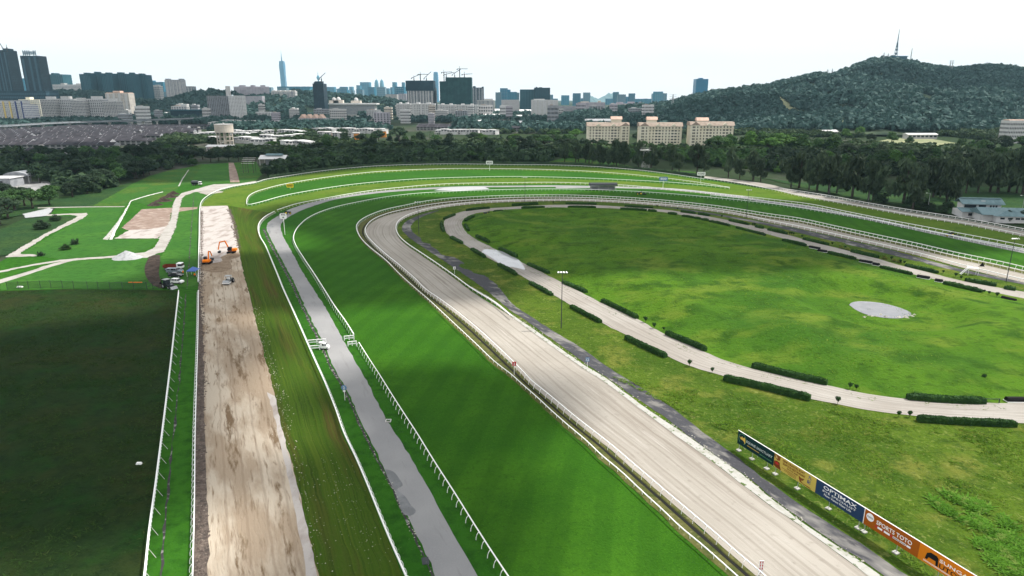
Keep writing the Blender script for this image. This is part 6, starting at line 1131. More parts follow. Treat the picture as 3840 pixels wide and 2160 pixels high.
# ------------------------------------------------------------------ lettering
def letters(txt, m, parent, x, z, height, width=None, y=-.05, name='lettering', bold=False, center=False, font=None):
    cu = bpy.data.curves.new('txt', 'FONT'); cu.body = txt; cu.size = 1.0; cu.extrude = .012; cu.resolution_u = 2
    if bold: cu.offset = .008
    ob = bpy.data.objects.new('txt', cu); col.objects.link(ob); dg = bpy.context.evaluated_depsgraph_get(); me = bpy.data.meshes.new_from_object(ob.evaluated_get(dg)); bpy.data.objects.remove(ob); bpy.data.curves.remove(cu)
    n = len(me.vertices)
    if n == 0: return None
    co = np.zeros(n * 3, dtype=np.float32); me.vertices.foreach_get('co', co); co = co.reshape(-1, 3); mn = co.min(0); mxx = co.max(0); sy = height / max(mxx[1] - mn[1], 1e-3); sx = (width / (mxx[0] - mn[0])) if width else sy
    X = (co[:, 0] - mn[0]) * sx; Zz = (co[:, 1] - mn[1]) * sy
    if center: X -= (mxx[0] - mn[0]) * sx / 2
    me.vertices.foreach_set('co', np.stack([X, -co[:, 2], Zz], 1).astype(np.float32).ravel()); me.update()
    o = link(name, me, m, parent); o.data.materials.clear(); o.data.materials.append(MATS[m]); o.location = (x, y, z); return o
for n_, c_ in (('print_white', (.82, .82, .82)), ('print_black', (.012, .012, .012)), ('print_gold', (.62, .42, .08)), ('print_green', (.10, .30, .16)), ('print_blue', (.02, .06, .22)), ('print_red', (.45, .03, .03)), ('print_brown', (.16, .045, .012)), ('board_green', (.006, .028, .030)), ('board_yellow', (.52, .40, .085)), ('board_navy', (.022, .048, .105)), ('board_brown', (.33, .088, .008)), ('board_orange', (.62, .19, .010)), ('sign_yellow', (.75, .55, .04)), ('sign_blue', (.12, .22, .36)), ('food_brown', (.20, .07, .02)), ('food_pale', (.5, .36, .16)), ('pale_text', (.55, .62, .60))): mat(n_, c_, rough=.5)
# ------------------------------------------------------------------ advertising boards beside the old road
A0 = Vector((38.72, 101.76, 0)); DV = Vector((.41429, -.91014, 0)); BZ0, BZ1 = 1.24, 3.6
def board(label, s0, s1, m, legs):
    t = thing('advertising_board', label, 'billboard', A0 + DV * s0, math.atan2(DV.y, DV.x), 'advertising boards beside the old road'); W = s1 - s0
    q = MB(); q.box(.02, W - .02, -.03, .04, BZ0, BZ1); q.build('panel', m, t)
    q = MB(); q.box(0, W, -.05, .06, BZ1 + .002, BZ1 + .08); q.build('top_frame', 'white_paint', t)
    for x in legs:
        q = MB(); q.bar((x, .06, 0), (x, .06, BZ0 + .3), .06); q.build('leg', 'steel', t)
        q = MB(); q.bar((x, .08, BZ0 + .9), (x, 1.3, .02), .05); q.build('back_strut', 'steel', t)
        q = MB(); q.box(x - .36, x + .36, -.34, .34, 0, .16); q.build('footing', 'kerb_white', t)
    return t, W
t, W = board('dark green EQUINE SANCTUARY board, farthest of the row', -.56, 7.6, 'board_green', (.5, 3.6, 6.9))
letters('EQUINE SANCTUARY', 'pale_text', t, 2.1, 2.28, .50, 5.7)
q = MB(); q.box(2.3, 5.0, -.045, -.031, 1.86, 1.94); q.build('gold_line', 'print_gold', t)
letters('PRIVATE LIMITED', 'print_green', t, 5.2, 1.68, .18, 2.6)
q = MB(); cx, cz = 1.15, 2.5; n = 28
for i in range(n):
    if 17 < i < 23: continue
    a = 2 * PI * i / n; b = 2 * PI * (i + 1) / n; q.bar((cx + .85 * math.cos(a), -.045, cz + .9 * math.sin(a)), (cx + .85 * math.cos(b), -.045, cz + .9 * math.sin(b)), .05)
q.build('ring_emblem', 'print_green', t)
q = MB()
for pts in ([(.35, 2.75), (.75, 2.62), (1.0, 2.95), (1.25, 2.7), (1.5, 3.0), (1.75, 2.85), (1.85, 2.2), (1.7, 1.75), (1.55, 2.2), (1.1, 2.35), (.8, 2.3)],): q.add([(x, -.045, z) for x, z in pts], [tuple(range(len(pts)))])
q.build('horse_emblem', 'print_gold', t)
t, W = board('yellow NINE DRAGON BOAT restaurant board, second from the far end', 7.6, 15.8, 'board_yellow', (.5, 5.0))
letters('NINE DRAGON BOAT', 'print_brown', t, 1.75, 2.98, .38, 4.3, bold=True); letters('SEAFOOD RESTAURANT', 'print_brown', t, 1.8, 2.5, .36, 4.4, bold=True); letters('03-9133 6608', 'print_brown', t, 2.7, 2.1, .28, 2.1)
for z, a, b in ((1.86, 1.7, 4.6), (1.64, 2.2, 4.6), (1.42, 2.9, 4.6)): q = MB(); q.box(a, b, -.04, -.031, z, z + .07); q.build('small_print', 'print_brown', t)
letters('九', 'print_blue', t, 6.75, 2.75, .62, .6, bold=True); letters('記', 'print_blue', t, 6.65, 1.98, .62, .6, bold=True)
for pts, m in (([(.05, 3.5), (1.3, 3.5), (1.2, 2.8), (.7, 2.6), (.05, 3.0)], 'food_brown'), ([(.05, 2.3), (.6, 2.5), (1.2, 2.45), (1.3, 1.9), (1.6, 1.3), (.6, 1.3), (.05, 1.5)], 'print_brown'), ([(.15, 3.4), (.5, 3.3), (.75, 2.95), (.4, 2.9)], 'food_pale'), ([(.2, 2.2), (.8, 2.3), (1.1, 2.0), (.5, 1.85)], 'print_red'), ([(5.0, 2.35), (5.5, 2.15), (6.1, 2.3), (5.9, 1.9), (5.5, 1.7), (6.2, 1.35), (7.6, 1.3), (7.2, 1.5), (5.3, 1.45), (5.1, 1.85)], 'food_brown')):
    q = MB(); yq = -.043 if m in ('food_pale', 'print_red') else -.036; q.add([(x, yq, z) for x, z in pts], [tuple(range(len(pts)))]); q.build('picture', m, t)
t, W = board('navy OPTIMAX EYE SPECIALIST board, third from the far end', 15.8, 23.97, 'board_navy', (2.6, 7.6))
letters('OPTIMAX', 'print_white', t, 1.35, 2.72, .56, 5.6, bold=True); letters('EYE SPECIALIST', 'print_white', t, 1.3, 2.24, .28, 5.6); letters('New Vision New Life', 'print_white', t, 1.6, 1.70, .34, 4.6)
t, W = board('brown SPORTS TOTO board with round white emblem', 23.97, 31.97, 'board_brown', (.35, 5.2))
q = MB(); q.box(0, .10, -.06, .05, BZ0, BZ1); q.build('end_frame', 'white_paint', t)
q = MB(); q.cyl((.95, -.032, 2.75), .58, -.012, 24, 'y'); q.build('round_emblem', 'print_white', t); letters('TOTO', 'print_black', t, .48, 2.62, .24, .92, y=-.06, bold=True)
letters('SPORTS TOTO', 'print_white', t, 1.95, 2.36, .62, 5.1, bold=True)
for a, b, m in ((1.8, 2.15, 'print_red'), (2.2, 2.9, 'print_white'), (2.95, 3.1, 'print_red'), (3.15, 4.0, 'print_white'), (4.05, 4.4, 'print_red'), (4.45, 5.3, 'print_white'), (5.4, 6.3, 'print_white'), (6.4, 6.95, 'print_white')): q = MB(); q.box(a, b, -.045, -.031, 1.84, 2.12); q.build('logo_strip', m, t)
letters('SUPREME', 'print_black', t, 4.5, 1.9, .16, .75, y=-.06); letters('POWER', 'print_black', t, 5.45, 1.9, .16, .8, y=-.06)
t, W = board('bright orange SUNGAI board cut by the bottom frame edge', 31.97, 40.2, 'board_orange', (2.8, 7.0))
q = MB()
for pts in ([(.9, 1.9), (1.05, 2.75), (1.5, 3.1), (2.3, 3.1), (2.55, 2.85), (2.6, 1.75), (2.3, 1.75), (2.25, 2.3), (1.35, 2.3), (1.2, 1.9)], ): q.add([(x, -.045, z) for x, z in pts], [tuple(range(len(pts)))])
q.build('letter_a', 'print_black', t); letters('UTOWORLD'[:4], 'print_black', t, 2.75, 1.75, .62, 3.4, bold=True)
letters('SUNGAI B', 'print_white', t, 2.7, 2.55, .46, 4.6, bold=True)
for z in (1.5, 1.62): q = MB(); q.box(.75, 7.9, -.045, -.031, z, z + .05); q.build('underline', 'print_white', t)
# ------------------------------------------------------------------ distance signs and markers
def sign(label, base, zt, wd, ht, m, tm, txt, pole='white_paint', rz=0, name='distance_sign'):
    p = P(*base); t = thing(name, label, 'sign', p, rz)
    q = MB(); q.cyl((0, .06, -.1), .11, zt - ht * .3, 6); q.build('pole', pole, t)
    q = MB(); c = min(wd, ht) * .16; pr = [(-wd / 2, zt - ht + c), (-wd / 2 + c, zt - ht), (wd / 2 - c, zt - ht), (wd / 2, zt - ht + c), (wd / 2, zt - c), (wd / 2 - c, zt), (-wd / 2 + c, zt), (-wd / 2, zt - c)]
    q.add([(x, y, z) for y in (-.07, -.01) for x, z in pr], [tuple(range(8)), tuple(range(15, 7, -1))] + [(i, 8 + i, 8 + (i + 1) % 8, (i + 1) % 8) for i in range(8)]); q.build('panel', m, t)
    rows = txt.split('/'); rh = ht / len(rows)
    for i, r in enumerate(rows): letters(r, tm, t, 0, zt - rh * (i + 1) + rh * .24, rh * .56, min(wd * .74, rh * .5 * len(r)), y=-.10, bold=True, center=True)
    return t
sign('white 400 M distance sign on a tall post beside the asphalt road', px('A2', (291, 858))[0], 9.4, 3.0, 2.4, 'white_paint', 'print_black', '400/M')
sign('white 800 distance sign at the top of the far bend', px('A2', (2350, 215))[0], 8.0, 5.6, 2.9, 'white_paint', 'print_black', '800')
sign('white 1000 distance sign at the end of the dark hedge', px('A3', (1897, 345))[0], 8.0, 5.8, 2.4, 'white_paint', 'print_black', '1000')
sign('blue grey 800 distance sign right of the far bend centre', px('A3', (1518, 400))[0], 8.0, 5.6, 2.6, 'sign_blue', 'print_white', '800')
sign('yellow 600 distance sign on the rail of the lens shaped grass', px('A2', (345, 400))[0], 3.6, 4.6, 2.6, 'sign_yellow', 'print_black', '600')
p = P(*px('B2', (895, 1130))[0]); t = thing('round_marker', 'round blue marker with a white 2 beside the asphalt road', 'sign', p)
q = MB(); q.cyl((0, 0, 0), .05, 2.4, 6); q.build('post', 'white_paint', t); q = MB(); q.cyl((0, -.02, 2.75), .55, -.05, 20, 'y'); q.build('disc', 'sign_blue', t); letters('2', 'print_white', t, 0, 2.47, .55, y=-.09, bold=True, center=True)
q = MB(); q.cyl((0, -.02, 2.05), .26, -.05, 14, 'y'); q.build('small_disc', 'white_paint', t)
for lab, tl, b, h_, m, tm, txt in (('small pale blue 12 marker on the inner kerb of the sand track', 'B3', (757, 805), 2.5, 'sign_blue', 'print_white', '12'), ('small red marker with white 2 on the outer rail of the sand track', 'B3', (22, 875), 3.1, 'print_red', 'print_white', '2'), ('small white marker on the inner rail near the sand bend', 'A2', (1998, 1255), 2.6, 'white_paint', 'print_black', '8')):
    p = P(*px(tl, b)[0]); t = thing('furlong_marker', lab, 'sign', p); q = MB(); q.cyl((0, .05, 0), .05, h_ - .2, 6); q.build('post', 'white_paint', t); q = MB(); q.box(-.42, .42, -.04, .0, h_ - .95, h_); q.build('plate', m, t); letters(txt, tm, t, 0, h_ - .78, .58, y=-.06, bold=True, center=True)
p = P(*px('C3', (2496, 1449))[0]); t = thing('finish_marker', 'narrow upright board with dark red blocks at the near edge of the sand track', 'sign', p)
q = MB(); q.box(-.28, .28, -.03, .03, .3, 2.3); q.build('plate', 'white_paint', t); q = MB(); q.box(-.04, .04, .04, .1, 0, 1.5); q.build('post', 'white_paint', t)
for z in (2.0, 1.55, 1.1):
    for x in (-.2, .08): q = MB(); q.box(x, x + .12, -.05, -.031, z - .12, z + .2); q.build('block', 'print_red', t)
letters('S', 'print_red', t, 0, .42, .38, y=-.05, center=True)
# ------------------------------------------------------------------ floodlight masts
def mast(label, base, h_, heads=3):
    p = P(*base); t = thing('floodlight_mast', label, 'light mast', p); q = MB(); q.tube([(0, 0, -.1), (0, 0, h_ * .5), (0, 0, h_)], [.13, .10, .07], 8); q.build('pole', 'dark_steel', t)
    q = MB(); q.bar((-1.1, 0, h_ - .15), (1.1, 0, h_ - .15), .12); q.build('crossarm', 'steel', t)
    for i in range(heads):
        x = -1.0 + 2.0 * i / (heads - 1); q = MB(); q.box(-.24, .24, -.24, .24, 0, .16, Matrix.Translation((x, -.3, h_ + .02)) @ Matrix.Rotation(.35 * (i - 1), 4, 'Y') @ Matrix.Rotation(.3, 4, 'X')); q.build('lamp_head', 'white_paint', t)
mast('tall light mast on the rough grass beside the sand track', px('B3', (495, 405))[0], 15.1, 4)
mast('tall light mast inside the sand bend, left of the training path', px('A2', (1640, 860))[0], 14.4)
mast('tall light mast near the right frame edge', px('A4', (2395, 1335))[0], 14.4, 4)
mast('light mast across the sand track in the far right', px('A3', (2356, 692))[0], 14)
mast('light mast in the middle of the far bend', px('A3', (130, 530))[0], 14)
for i, (x, y) in enumerate(((1605, 612), (2550, 640), (1012, 512), (612, 445))):
    p = P(*px('A4', (x, y))[0]); t = thing('street_lamp', '%s slim street lamp from the right behind the back straight' % ('second', 'first', 'third', 'fourth')[i], 'street lamp', p, 0, 'street lamps behind the back straight'); q = MB(); q.cyl((0, 0, 0), .12, 9, 6); q.build('pole', 'steel', t); q = MB(); q.bar((0, 0, 8.9), (-1.8, 0, 9.2), .1); q.build('arm', 'steel', t); q = MB(); q.box(-2.3, -1.7, -.2, .2, 9.1, 9.3); q.build('lamp', 'white_paint', t)
# ------------------------------------------------------------------ vehicles
def wheel(parent, x, y, r, w=.22, m='rubber', rim='steel'):
    q = MB(); q.cyl((-w / 2, 0, 0), r, w, 14, 'x'); o = q.build('wheel', m, parent); o.location = (x, y, r)
    q = MB(); q.cyl((-w / 2 - .015, 0, 0), r * .55, w + .03, 10, 'x'); q.build('rim', rim, o); return o
def car(label, p, rz, body, prof, cab, L_, Wd=1.72, name='parked_car', roofm=None, r=.32, wy=(.18, .82), group='cars parked beside the sand strip', cat='car'):
    t = thing(name, label, cat, p, rz, group); q = MB(); q.prism(prof, -Wd / 2, Wd / 2); q.build('body', body, t)
    q = MB(); q.prism(cab, -Wd / 2 + .09, Wd / 2 - .09); q.build('windows', 'glass_dark', t)
    zt = max(z for y, z in cab); ys = [y for y, z in cab if z > zt - .12]; q = MB(); q.box(-Wd / 2 + .12, Wd / 2 - .12, min(ys) - .08, max(ys) + .08, zt + .002, zt + .07); q.build('roof', roofm or body, t)
    for y in (min(ys), (min(ys) + max(ys)) / 2 + .1, max(ys)): 
        q = MB(); zb = cab[0][1]; q.box(-Wd / 2 + .08, Wd / 2 - .08, y - .05, y + .05, zb, zt); q.build('pillar', body, t)
    for f in wy:
        for s_ in (-1, 1): wheel(t, s_ * (Wd / 2 - .1), -L_ / 2 + L_ * f, r)
    for s_ in (-1, 1): q = MB(); q.box(s_ * Wd * .36 - .18, s_ * Wd * .36 + .18, L_ / 2 - .06, L_ / 2 + .02, .62, .80); q.build('headlight', 'white_paint', t)
    return t
sed = [(-2.25, .35), (2.25, .35), (2.28, .62), (2.15, .82), (.95, .98), (-1.55, 1.02), (-2.2, .95), (-2.28, .65)]; sedc = [(1.05, .97), (.35, 1.40), (-.85, 1.42), (-1.75, .99)]
hat = [(-1.95, .35), (1.95, .35), (1.98, .66), (1.8, .90), (.95, 1.05), (-1.85, 1.10), (-1.98, .8)]; hatc = [(1.1, 1.03), (.4, 1.52), (-1.45, 1.58), (-1.85, 1.09)]
pic = [(-2.6, .45), (2.6, .45), (2.62, .85), (2.4, 1.10), (1.2, 1.18), (-2.6, 1.18)]; picc = [(1.3, 1.17), (.7, 1.72), (-.9, 1.76), (-1.0, 1.17)]
RZ = -PI / 2
at = lambda tl, x, y: P(*px(tl, (x, y))[0])
car('white hatchback parked on the grass beside the backhoe', at('A1', 1785, 1348), RZ - .12, 'car_white', hat, hatc, 3.9)
car('dark sedan parked between the white hatchback and the silver pickup', at('A1', 1770, 1282), RZ - .04, 'car_dark', sed, sedc, 4.5)
t = car('silver pickup with covered bed parked beside the dark sedan', at('A1', 1762, 1246), RZ, 'car_silver', pic, picc, 5.2, 1.85, 'pickup', r=.38); q = MB(); q.box(-.86, .86, -2.55, -1.0, 1.19, 1.80); q.build('bed_cover', 'car_silver', t); q = MB(); q.box(-.88, .88, -2.2, -1.3, 1.35, 1.65); q.build('side_window', 'glass_dark', t)
def truck(label, p, rz, bed_m, tank=False, group=None):
    t = thing('tanker_truck' if tank else 'tipper_truck', label, 'truck', p, rz, group); q = MB(); q.box(-.45, .45, -3.4, 2.9, .7, .95); q.build('chassis', 'dark_steel', t)
    q = MB(); q.prism([(1.3, .75), (3.0, .75), (3.05, 1.5), (2.85, 2.5), (1.3, 2.55)], -1.05, 1.05); q.build('cab', 'car_white', t); q = MB(); q.prism([(1.75, 1.55), (3.07, 1.55), (2.92, 2.3), (1.75, 2.3)], -1.07, 1.07); q.build('windscreen', 'glass_dark', t)
    if tank: q = MB(); q.cyl((0, -3.6, 1.95), 1.15, 4.7, 16, 'y'); q.build('tank', 'car_dark', t, smooth=False); q = MB(); q.box(-.25, .25, -3.0, .6, 3.08, 3.2); q.build('catwalk', 'steel', t)
    else:
        q = MB(); q.box(-1.1, 1.1, -3.5, 1.15, 1.0, 1.12); q.build('bed_floor', bed_m, t)
        for x0, x1, y0, y1 in ((-1.1, -1.02, -3.5, 1.15), (1.02, 1.1, -3.5, 1.15), (-1.02, 1.02, -3.5, -3.42), (-1.02, 1.02, 1.07, 1.15)): q = MB(); q.box(x0, x1, y0, y1, 1.122, 1.85); q.build('bed_side', bed_m, t)
    for y in (-2.6, -1.4, 2.1):
        for s_ in (-1, 1): wheel(t, s_ * .95, y, .5, .3)
    return t
truck('small lorry with white cab and rust red bed parked by the lawn', at('A1', 1758, 1212), RZ, 'rust_red')
truck('dark tanker lorry with white cab beside the haul road at the far lawn', at('A1', 1985, 362), RZ, 'car_dark', True)
def excavator(label, p, rz, swing, b1, b2, bk):
    t = thing('excavator', label, 'excavator', p, rz, 'orange excavators on the sand strip', scale=(.86, .86, .86))
    for s_ in (-1, 1): q = MB(); q.prism([(-1.9, .25), (-1.6, 0), (1.6, 0), (1.9, .25), (1.9, .6), (1.6, .85), (-1.6, .85), (-1.9, .6)], s_ * 1.15 - .3, s_ * 1.15 + .3); q.build('track', 'rubber', t)
    q = MB(); q.box(-.85, .85, -1.0, 1.0, .4, .95); q.cyl((0, 0, .95), .7, .15, 14); q.build('undercarriage', 'dark_steel', t)
    R = Matrix.Rotation(swing, 4, 'Z'); h = MB(); h.prism([(-2.3, 1.1), (1.0, 1.1), (1.0, 1.7), (-.4, 2.0), (-1.9, 2.1), (-2.4, 1.8)], -1.3, 1.3, R); h.build('house', 'orange_paint', t)
    c = MB(); c.prism([(-.6, 1.2), (1.25, 1.2), (1.35, 1.9), (1.0, 2.85), (-.6, 2.85)], -1.32, -.35, R); c.build('cab', 'glass_dark', t); c = MB(); c.box(-1.34, -.33, -.65, 1.05, 2.852, 2.95, R); c.build('cab_roof', 'dark_steel', t)
    a0 = R @ Vector((.2, .8, 1.6)); a1 = R @ Vector((.2, b1[0] * .5, b1[1] + .5)); a2 = R @ Vector((.2, b1[0], b1[1])); a3 = R @ Vector((.2, b2[0], b2[1])); a4 = R @ Vector((.2, bk[0], bk[1]))
    b = MB(); b.bar(a0, a1, .42, .5); b.bar(a1, a2, .36, .45); b.build('boom', 'orange_paint', t); b = MB(); b.bar(a2, a3, .32, .42); b.build('stick', 'orange_paint', t)
    b = MB(); b.bar(a1 + Vector((0, 0, .3)), a2.lerp(a3, .2) + Vector((0, 0, .35)), .14); b.build('hydraulic_ram', 'steel', t)
    b = MB(); b.prism([(bk[0] - .2, bk[1] + .9), (bk[0] + .6, bk[1] + .5), (bk[0] + .5, bk[1] - .1), (bk[0] - .5, bk[1] - .1), (bk[0] - .7, bk[1] + .35)], -.45, .85, R); b.build('bucket', 'dark_steel', t)
excavator('orange excavator with raised boom at the right edge of the sand strip', at('A1', 2330, 1042), 0, PI / 2 + .12, (4.7, 5.0), (5.6, 1.6), (5.3, .3))
excavator('orange excavator seen from behind at the left edge of the sand strip', at('A1', 2090, 1150), 0, .12, (4.3, 4.2), (5.9, 2.0), (5.6, .4))
# roller
p = at('A1', 2302, 1350); t = thing('road_roller', 'grey and black roller driving on the bare sand strip', 'roller', p, PI); q = MB(); q.cyl((-1.0, 1.6, .72), .72, 2.0, 18, 'x'); q.build('drum', 'steel', t)
q = MB(); q.box(-1.15, 1.15, .75, 2.5, .62, .82); q.build('drum_frame', 'white_paint', t); q = MB(); q.prism([(-2.2, .7), (.4, .7), (.4, 1.3), (-2.2, 1.5)], -.85, .85); q.build('body', 'dark_steel', t)
q = MB(); q.box(-.9, .9, -.9, .7, 2.5, 2.65); q.build('canopy', 'steel', t)
for x in (-.8, .8):
    for y in (-.8, .6): q = MB(); q.bar((x, y, 1.3), (x, y, 2.52), .08); q.build('canopy_post', 'white_paint', t)
q = MB(); q.box(-.35, .35, -.5, .0, 1.4, 2.0); q.build('seat', 'white_paint', t)
for s_ in (-1, 1): wheel(t, s_ * .85, -1.5, .68, .5)
# backhoe loader
p = at('A1', 1690, 1395); t = thing('backhoe_loader', 'dark backhoe loader by the gate at the end of the soil track', 'loader', p, RZ - .5); q = MB(); q.prism([(-1.4, .7), (2.1, .7), (2.1, 1.3), (.4, 1.5), (-1.4, 1.5)], -.75, .75); q.build('body', 'car_dark', t)
q = MB(); q.prism([(-1.1, 1.5), (.5, 1.5), (.35, 2.75), (-1.0, 2.75)], -.8, .8); q.build('cab', 'glass_dark', t); q = MB(); q.box(-.95, .95, -1.25, .55, 2.752, 2.88); q.build('cab_roof', 'steel', t)
for s_ in (-1, 1): wheel(t, s_ * .9, -.8, .75, .45); wheel(t, s_ * .85, 1.6, .5, .35)
q = MB(); q.prism([(2.7, .1), (3.5, .1), (3.4, .25), (2.9, .9), (2.7, .9)], -1.1, 1.1); q.build('front_bucket', 'steel', t)
for s_ in (-1, 1): q = MB(); q.bar((s_ * .7, .4, 1.5), (s_ * .7, 2.8, .6), .16); q.build('loader_arm', 'dark_steel', t)
q = MB(); q.bar((0, -1.4, 1.0), (0, -2.3, 2.9), .25); q.bar((0, -2.3, 2.9), (0, -3.2, 1.4), .2); q.build('backhoe_arm', 'black', t); q = MB(); q.box(-.35, .35, -3.6, -3.0, .9, 1.5, tx=.08, ty=.1); q.build('rear_bucket', 'black', t)
# tractors
def tractor(label, p, rz, mower=True):
    t = thing('tractor', label, 'tractor', p, rz, 'dark tractors on the course'); q = MB(); q.prism([(-.4, .75), (1.9, .7), (1.9, 1.35), (.2, 1.5), (-.4, 1.2)], -.42, .42); q.build('hood', 'car_dark', t)
    q = MB(); q.box(-.3, .3, -1.0, -.5, 1.1, 1.75); q.build('seat', 'black', t)
    for s_ in (-1, 1): wheel(t, s_ * .85, -.6, .8, .42, rim='sign_yellow'); wheel(t, s_ * .75, 1.45, .5, .3, rim='sign_yellow')
    q = MB(); q.bar((-.6, -1.1, 1.2), (-.6, -1.1, 2.5), .08); q.bar((.6, -1.1, 1.2), (.6, -1.1, 2.5), .08); q.bar((-.6, -1.1, 2.5), (.6, -1.1, 2.5), .08); q.build('roll_bar', 'black', t)
    if mower: q = MB(); q.box(-1.4, 1.4, -4.0, -1.9, .25, .75, tx=.1, ty=.2); q.build('mower_deck', 'black', t); q = MB(); q.bar((0, -1.9, .5), (0, -1.2, .7), .12); q.build('drawbar', 'steel', t)
    return t
tractor('dark tractor on the asphalt road behind the 400 sign', at('A2', 315, 652), RZ + .35)
tractor('dark tractor with mower at the far inner edge of the training path', at('A2', 2325, 660), PI / 2 - .2)
tractor('dark tractor with mower on the green turf below the far shelter', at('A3', 1285, 455), PI / 2)
tractor('dark tractor on the pale strip between the far right rails', at('A4', 1830, 875), PI / 2 - .2)
t = car('small white utility cart with canopy parked behind the road crossing rails', at('B2', 690, 615), RZ - .1, 'car_white', [(y * .72, z) for y, z in pic], [(y * .72, z) for y, z in picc], 3.75, 1.55, 'utility_cart', r=.3, group=None); t.scale = (.7, .62, .85)
q = MB(); q.box(-.8, .8, -1.9, -.2, 1.95, 2.05); q.build('canopy', 'canopy_white', t)
for x in (-.72, .72): q = MB(); q.bar((x, -1.8, 1.15), (x, -1.8, 1.96), .05); q.build('canopy_post', 'steel', t)
# blue canopy tent
p = at('A1', 1952, 1272); t = thing('canopy_tent', 'blue pyramid canopy tent beside the rail of the sand strip', 'tent', p); q = MB(); s_ = 1.6
q.add([(-s_, -s_, 2.1), (s_, -s_, 2.1), (s_, s_, 2.1), (-s_, s_, 2.1), (0, 0, 3.2)], [(0, 1, 4), (1, 2, 4), (2, 3, 4), (3, 0, 4), (3, 2, 1, 0)]); q.build('canopy', 'canopy_blue', t)
for x, y in ((-1, -1), (1, -1), (1, 1), (-1, 1)):
    q = MB(); q.bar((x * s_ * .97, y * s_ * .97, 0), (x * s_ * .97, y * s_ * .97, 2.12), .06); q.build('leg', 'white_paint', t)
for a, b, c, d in ((-s_, s_, -s_ - .02, -s_), (-s_, s_, s_, s_ + .02)): q = MB(); q.box(a, b, c, d, 1.85, 2.12); q.build('valance', 'canopy_blue', t)
# people in orange vests: one continuous body grown from a skeleton
def person(label, p, rz, sit=False):
    J = dict(pel=(0, 0, .95), che=(0, .02, 1.30), nec=(0, .02, 1.48), hea=(0, .03, 1.62), top=(0, .03, 1.73), sl=(-.19, 0, 1.42), el=(-.27, .03, 1.14), wl=(-.24, .14, .92), hl=(-.23, .18, .84), sr=(.19, 0, 1.42), er=(.27, .03, 1.14), wr=(.24, .14, .92), hr=(.23, .18, .84), pl=(-.09, 0, .90), kl=(-.11, .03, .50), al=(-.11, 0, .09), tl=(-.11, .14, .03), pr=(.09, 0, .90), kr=(.12, .02, .50), ar=(.12, -.02, .09), tr=(.12, .12, .03))
    if sit:
        for k in J: x, y, z = J[k]; J[k] = (x, y, z - .48)
        J.update(kl=(-.12, .42, .48), al=(-.12, .42, .09), tl=(-.12, .58, .03), kr=(.12, .42, .48), ar=(.12, .42, .09), tr=(.12, .58, .03))
    E = [('pel', 'che'), ('che', 'nec'), ('nec', 'hea'), ('hea', 'top'), ('che', 'sl'), ('sl', 'el'), ('el', 'wl'), ('wl', 'hl'), ('che', 'sr'), ('sr', 'er'), ('er', 'wr'), ('wr', 'hr'), ('pel', 'pl'), ('pl', 'kl'), ('kl', 'al'), ('al', 'tl'), ('pel', 'pr'), ('pr', 'kr'), ('kr', 'ar'), ('ar', 'tr')]
    rad = dict(pel=.15, che=.17, nec=.06, hea=.10, top=.07, sl=.075, el=.055, wl=.04, hl=.035, sr=.075, er=.055, wr=.04, hr=.035, pl=.11, kl=.075, al=.05, tl=.045, pr=.11, kr=.075, ar=.05, tr=.045)
    ks = list(J); me = bpy.data.meshes.new('person'); me.from_pydata([J[k] for k in ks], [(ks.index(a), ks.index(b)) for a, b in E], []); ob = bpy.data.objects.new('tmp', me); col.objects.link(ob)
    md = ob.modifiers.new('skin', 'SKIN'); ob.modifiers.new('sub', 'SUBSURF').levels = 1
    for i, k in enumerate(ks): v = me.skin_vertices[0].data[i]; v.radius = (rad[k], rad[k]); v.use_root = (k == 'pel')
    m2 = bpy.data.meshes.new_from_object(ob.evaluated_get(bpy.context.evaluated_depsgraph_get())); bpy.data.objects.remove(ob)
    for n_ in ('vest', 'trouser', 'skin', 'hair'): m2.materials.append(MATS[n_])
    dz = -.48 if sit else 0
    for f in m2.polygons:
        z = f.center.z - dz; f.material_index = 3 if z > 1.70 else 2 if z > 1.5 or (z < .98 and abs(f.center.x) > .2 and not sit) else 0 if z > .96 else 1; f.use_smooth = True
    o = link('person', m2, None, None, loc=p, rz=rz); return tag(o, label, 'person', None)
person('person in an orange vest sitting under the blue canopy tent', at('A1', 1962, 1278), PI, True)
q = MB(); q.box(-.2, .2, -.25, .2, .38, .44); q.box(-.2, .2, -.27, -.22, .442, .85)
for x in (-.18, .18):
    for y in (-.22, .18): q.box(x - .02, x + .02, y - .02, y + .02, 0, .378)
o = q.build('folding_chair', 'dark_steel'); o.location = at('A1', 1962, 1278); o.rotation_euler = (0, 0, PI); tag(o, 'dark folding chair under the blue canopy tent', 'chair')
person('person in an orange vest standing by the nose of the dark sedan', at('A1', 1846, 1266), PI / 2)
# ------------------------------------------------------------------ piles, loose stuff
def pile(name, label, p, rx, ry, h, m, cat='pile', seed=1, rough=.12):
    r = np.random.default_rng(seed); V = [(0, 0, h)]; n = 26; k = 7
    for j in range(1, k + 1):
        for i in range(n): a = 2 * PI * i / n; f = j / k; z = h * (1 - f ** 1.05) * (1 + r.normal() * rough * (f < 1)); V.append((rx * f * math.cos(a) * (1 + r.normal() * .04), ry * f * math.sin(a) * (1 + r.normal() * .04), max(z, 0) if j < k else -.05))
    b = MB(); b.v = V; b.f = [(0, 1 + i, 1 + (i + 1) % n) for i in range(n)] + [(1 + j * n + i, 1 + (j + 1) * n + i, 1 + (j + 1) * n + (i + 1) % n, 1 + j * n + (i + 1) % n) for j in range(k - 1) for i in range(n)]
    o = b.build(name, m, smooth=True); o.location = p; return tag(o, label, cat)
pile('gravel_pile', 'conical grey gravel heap beside the haul road', at('A1', 1282, 1092), 5.6, 4.4, 2.8, 'grey_gravel', rough=.05)
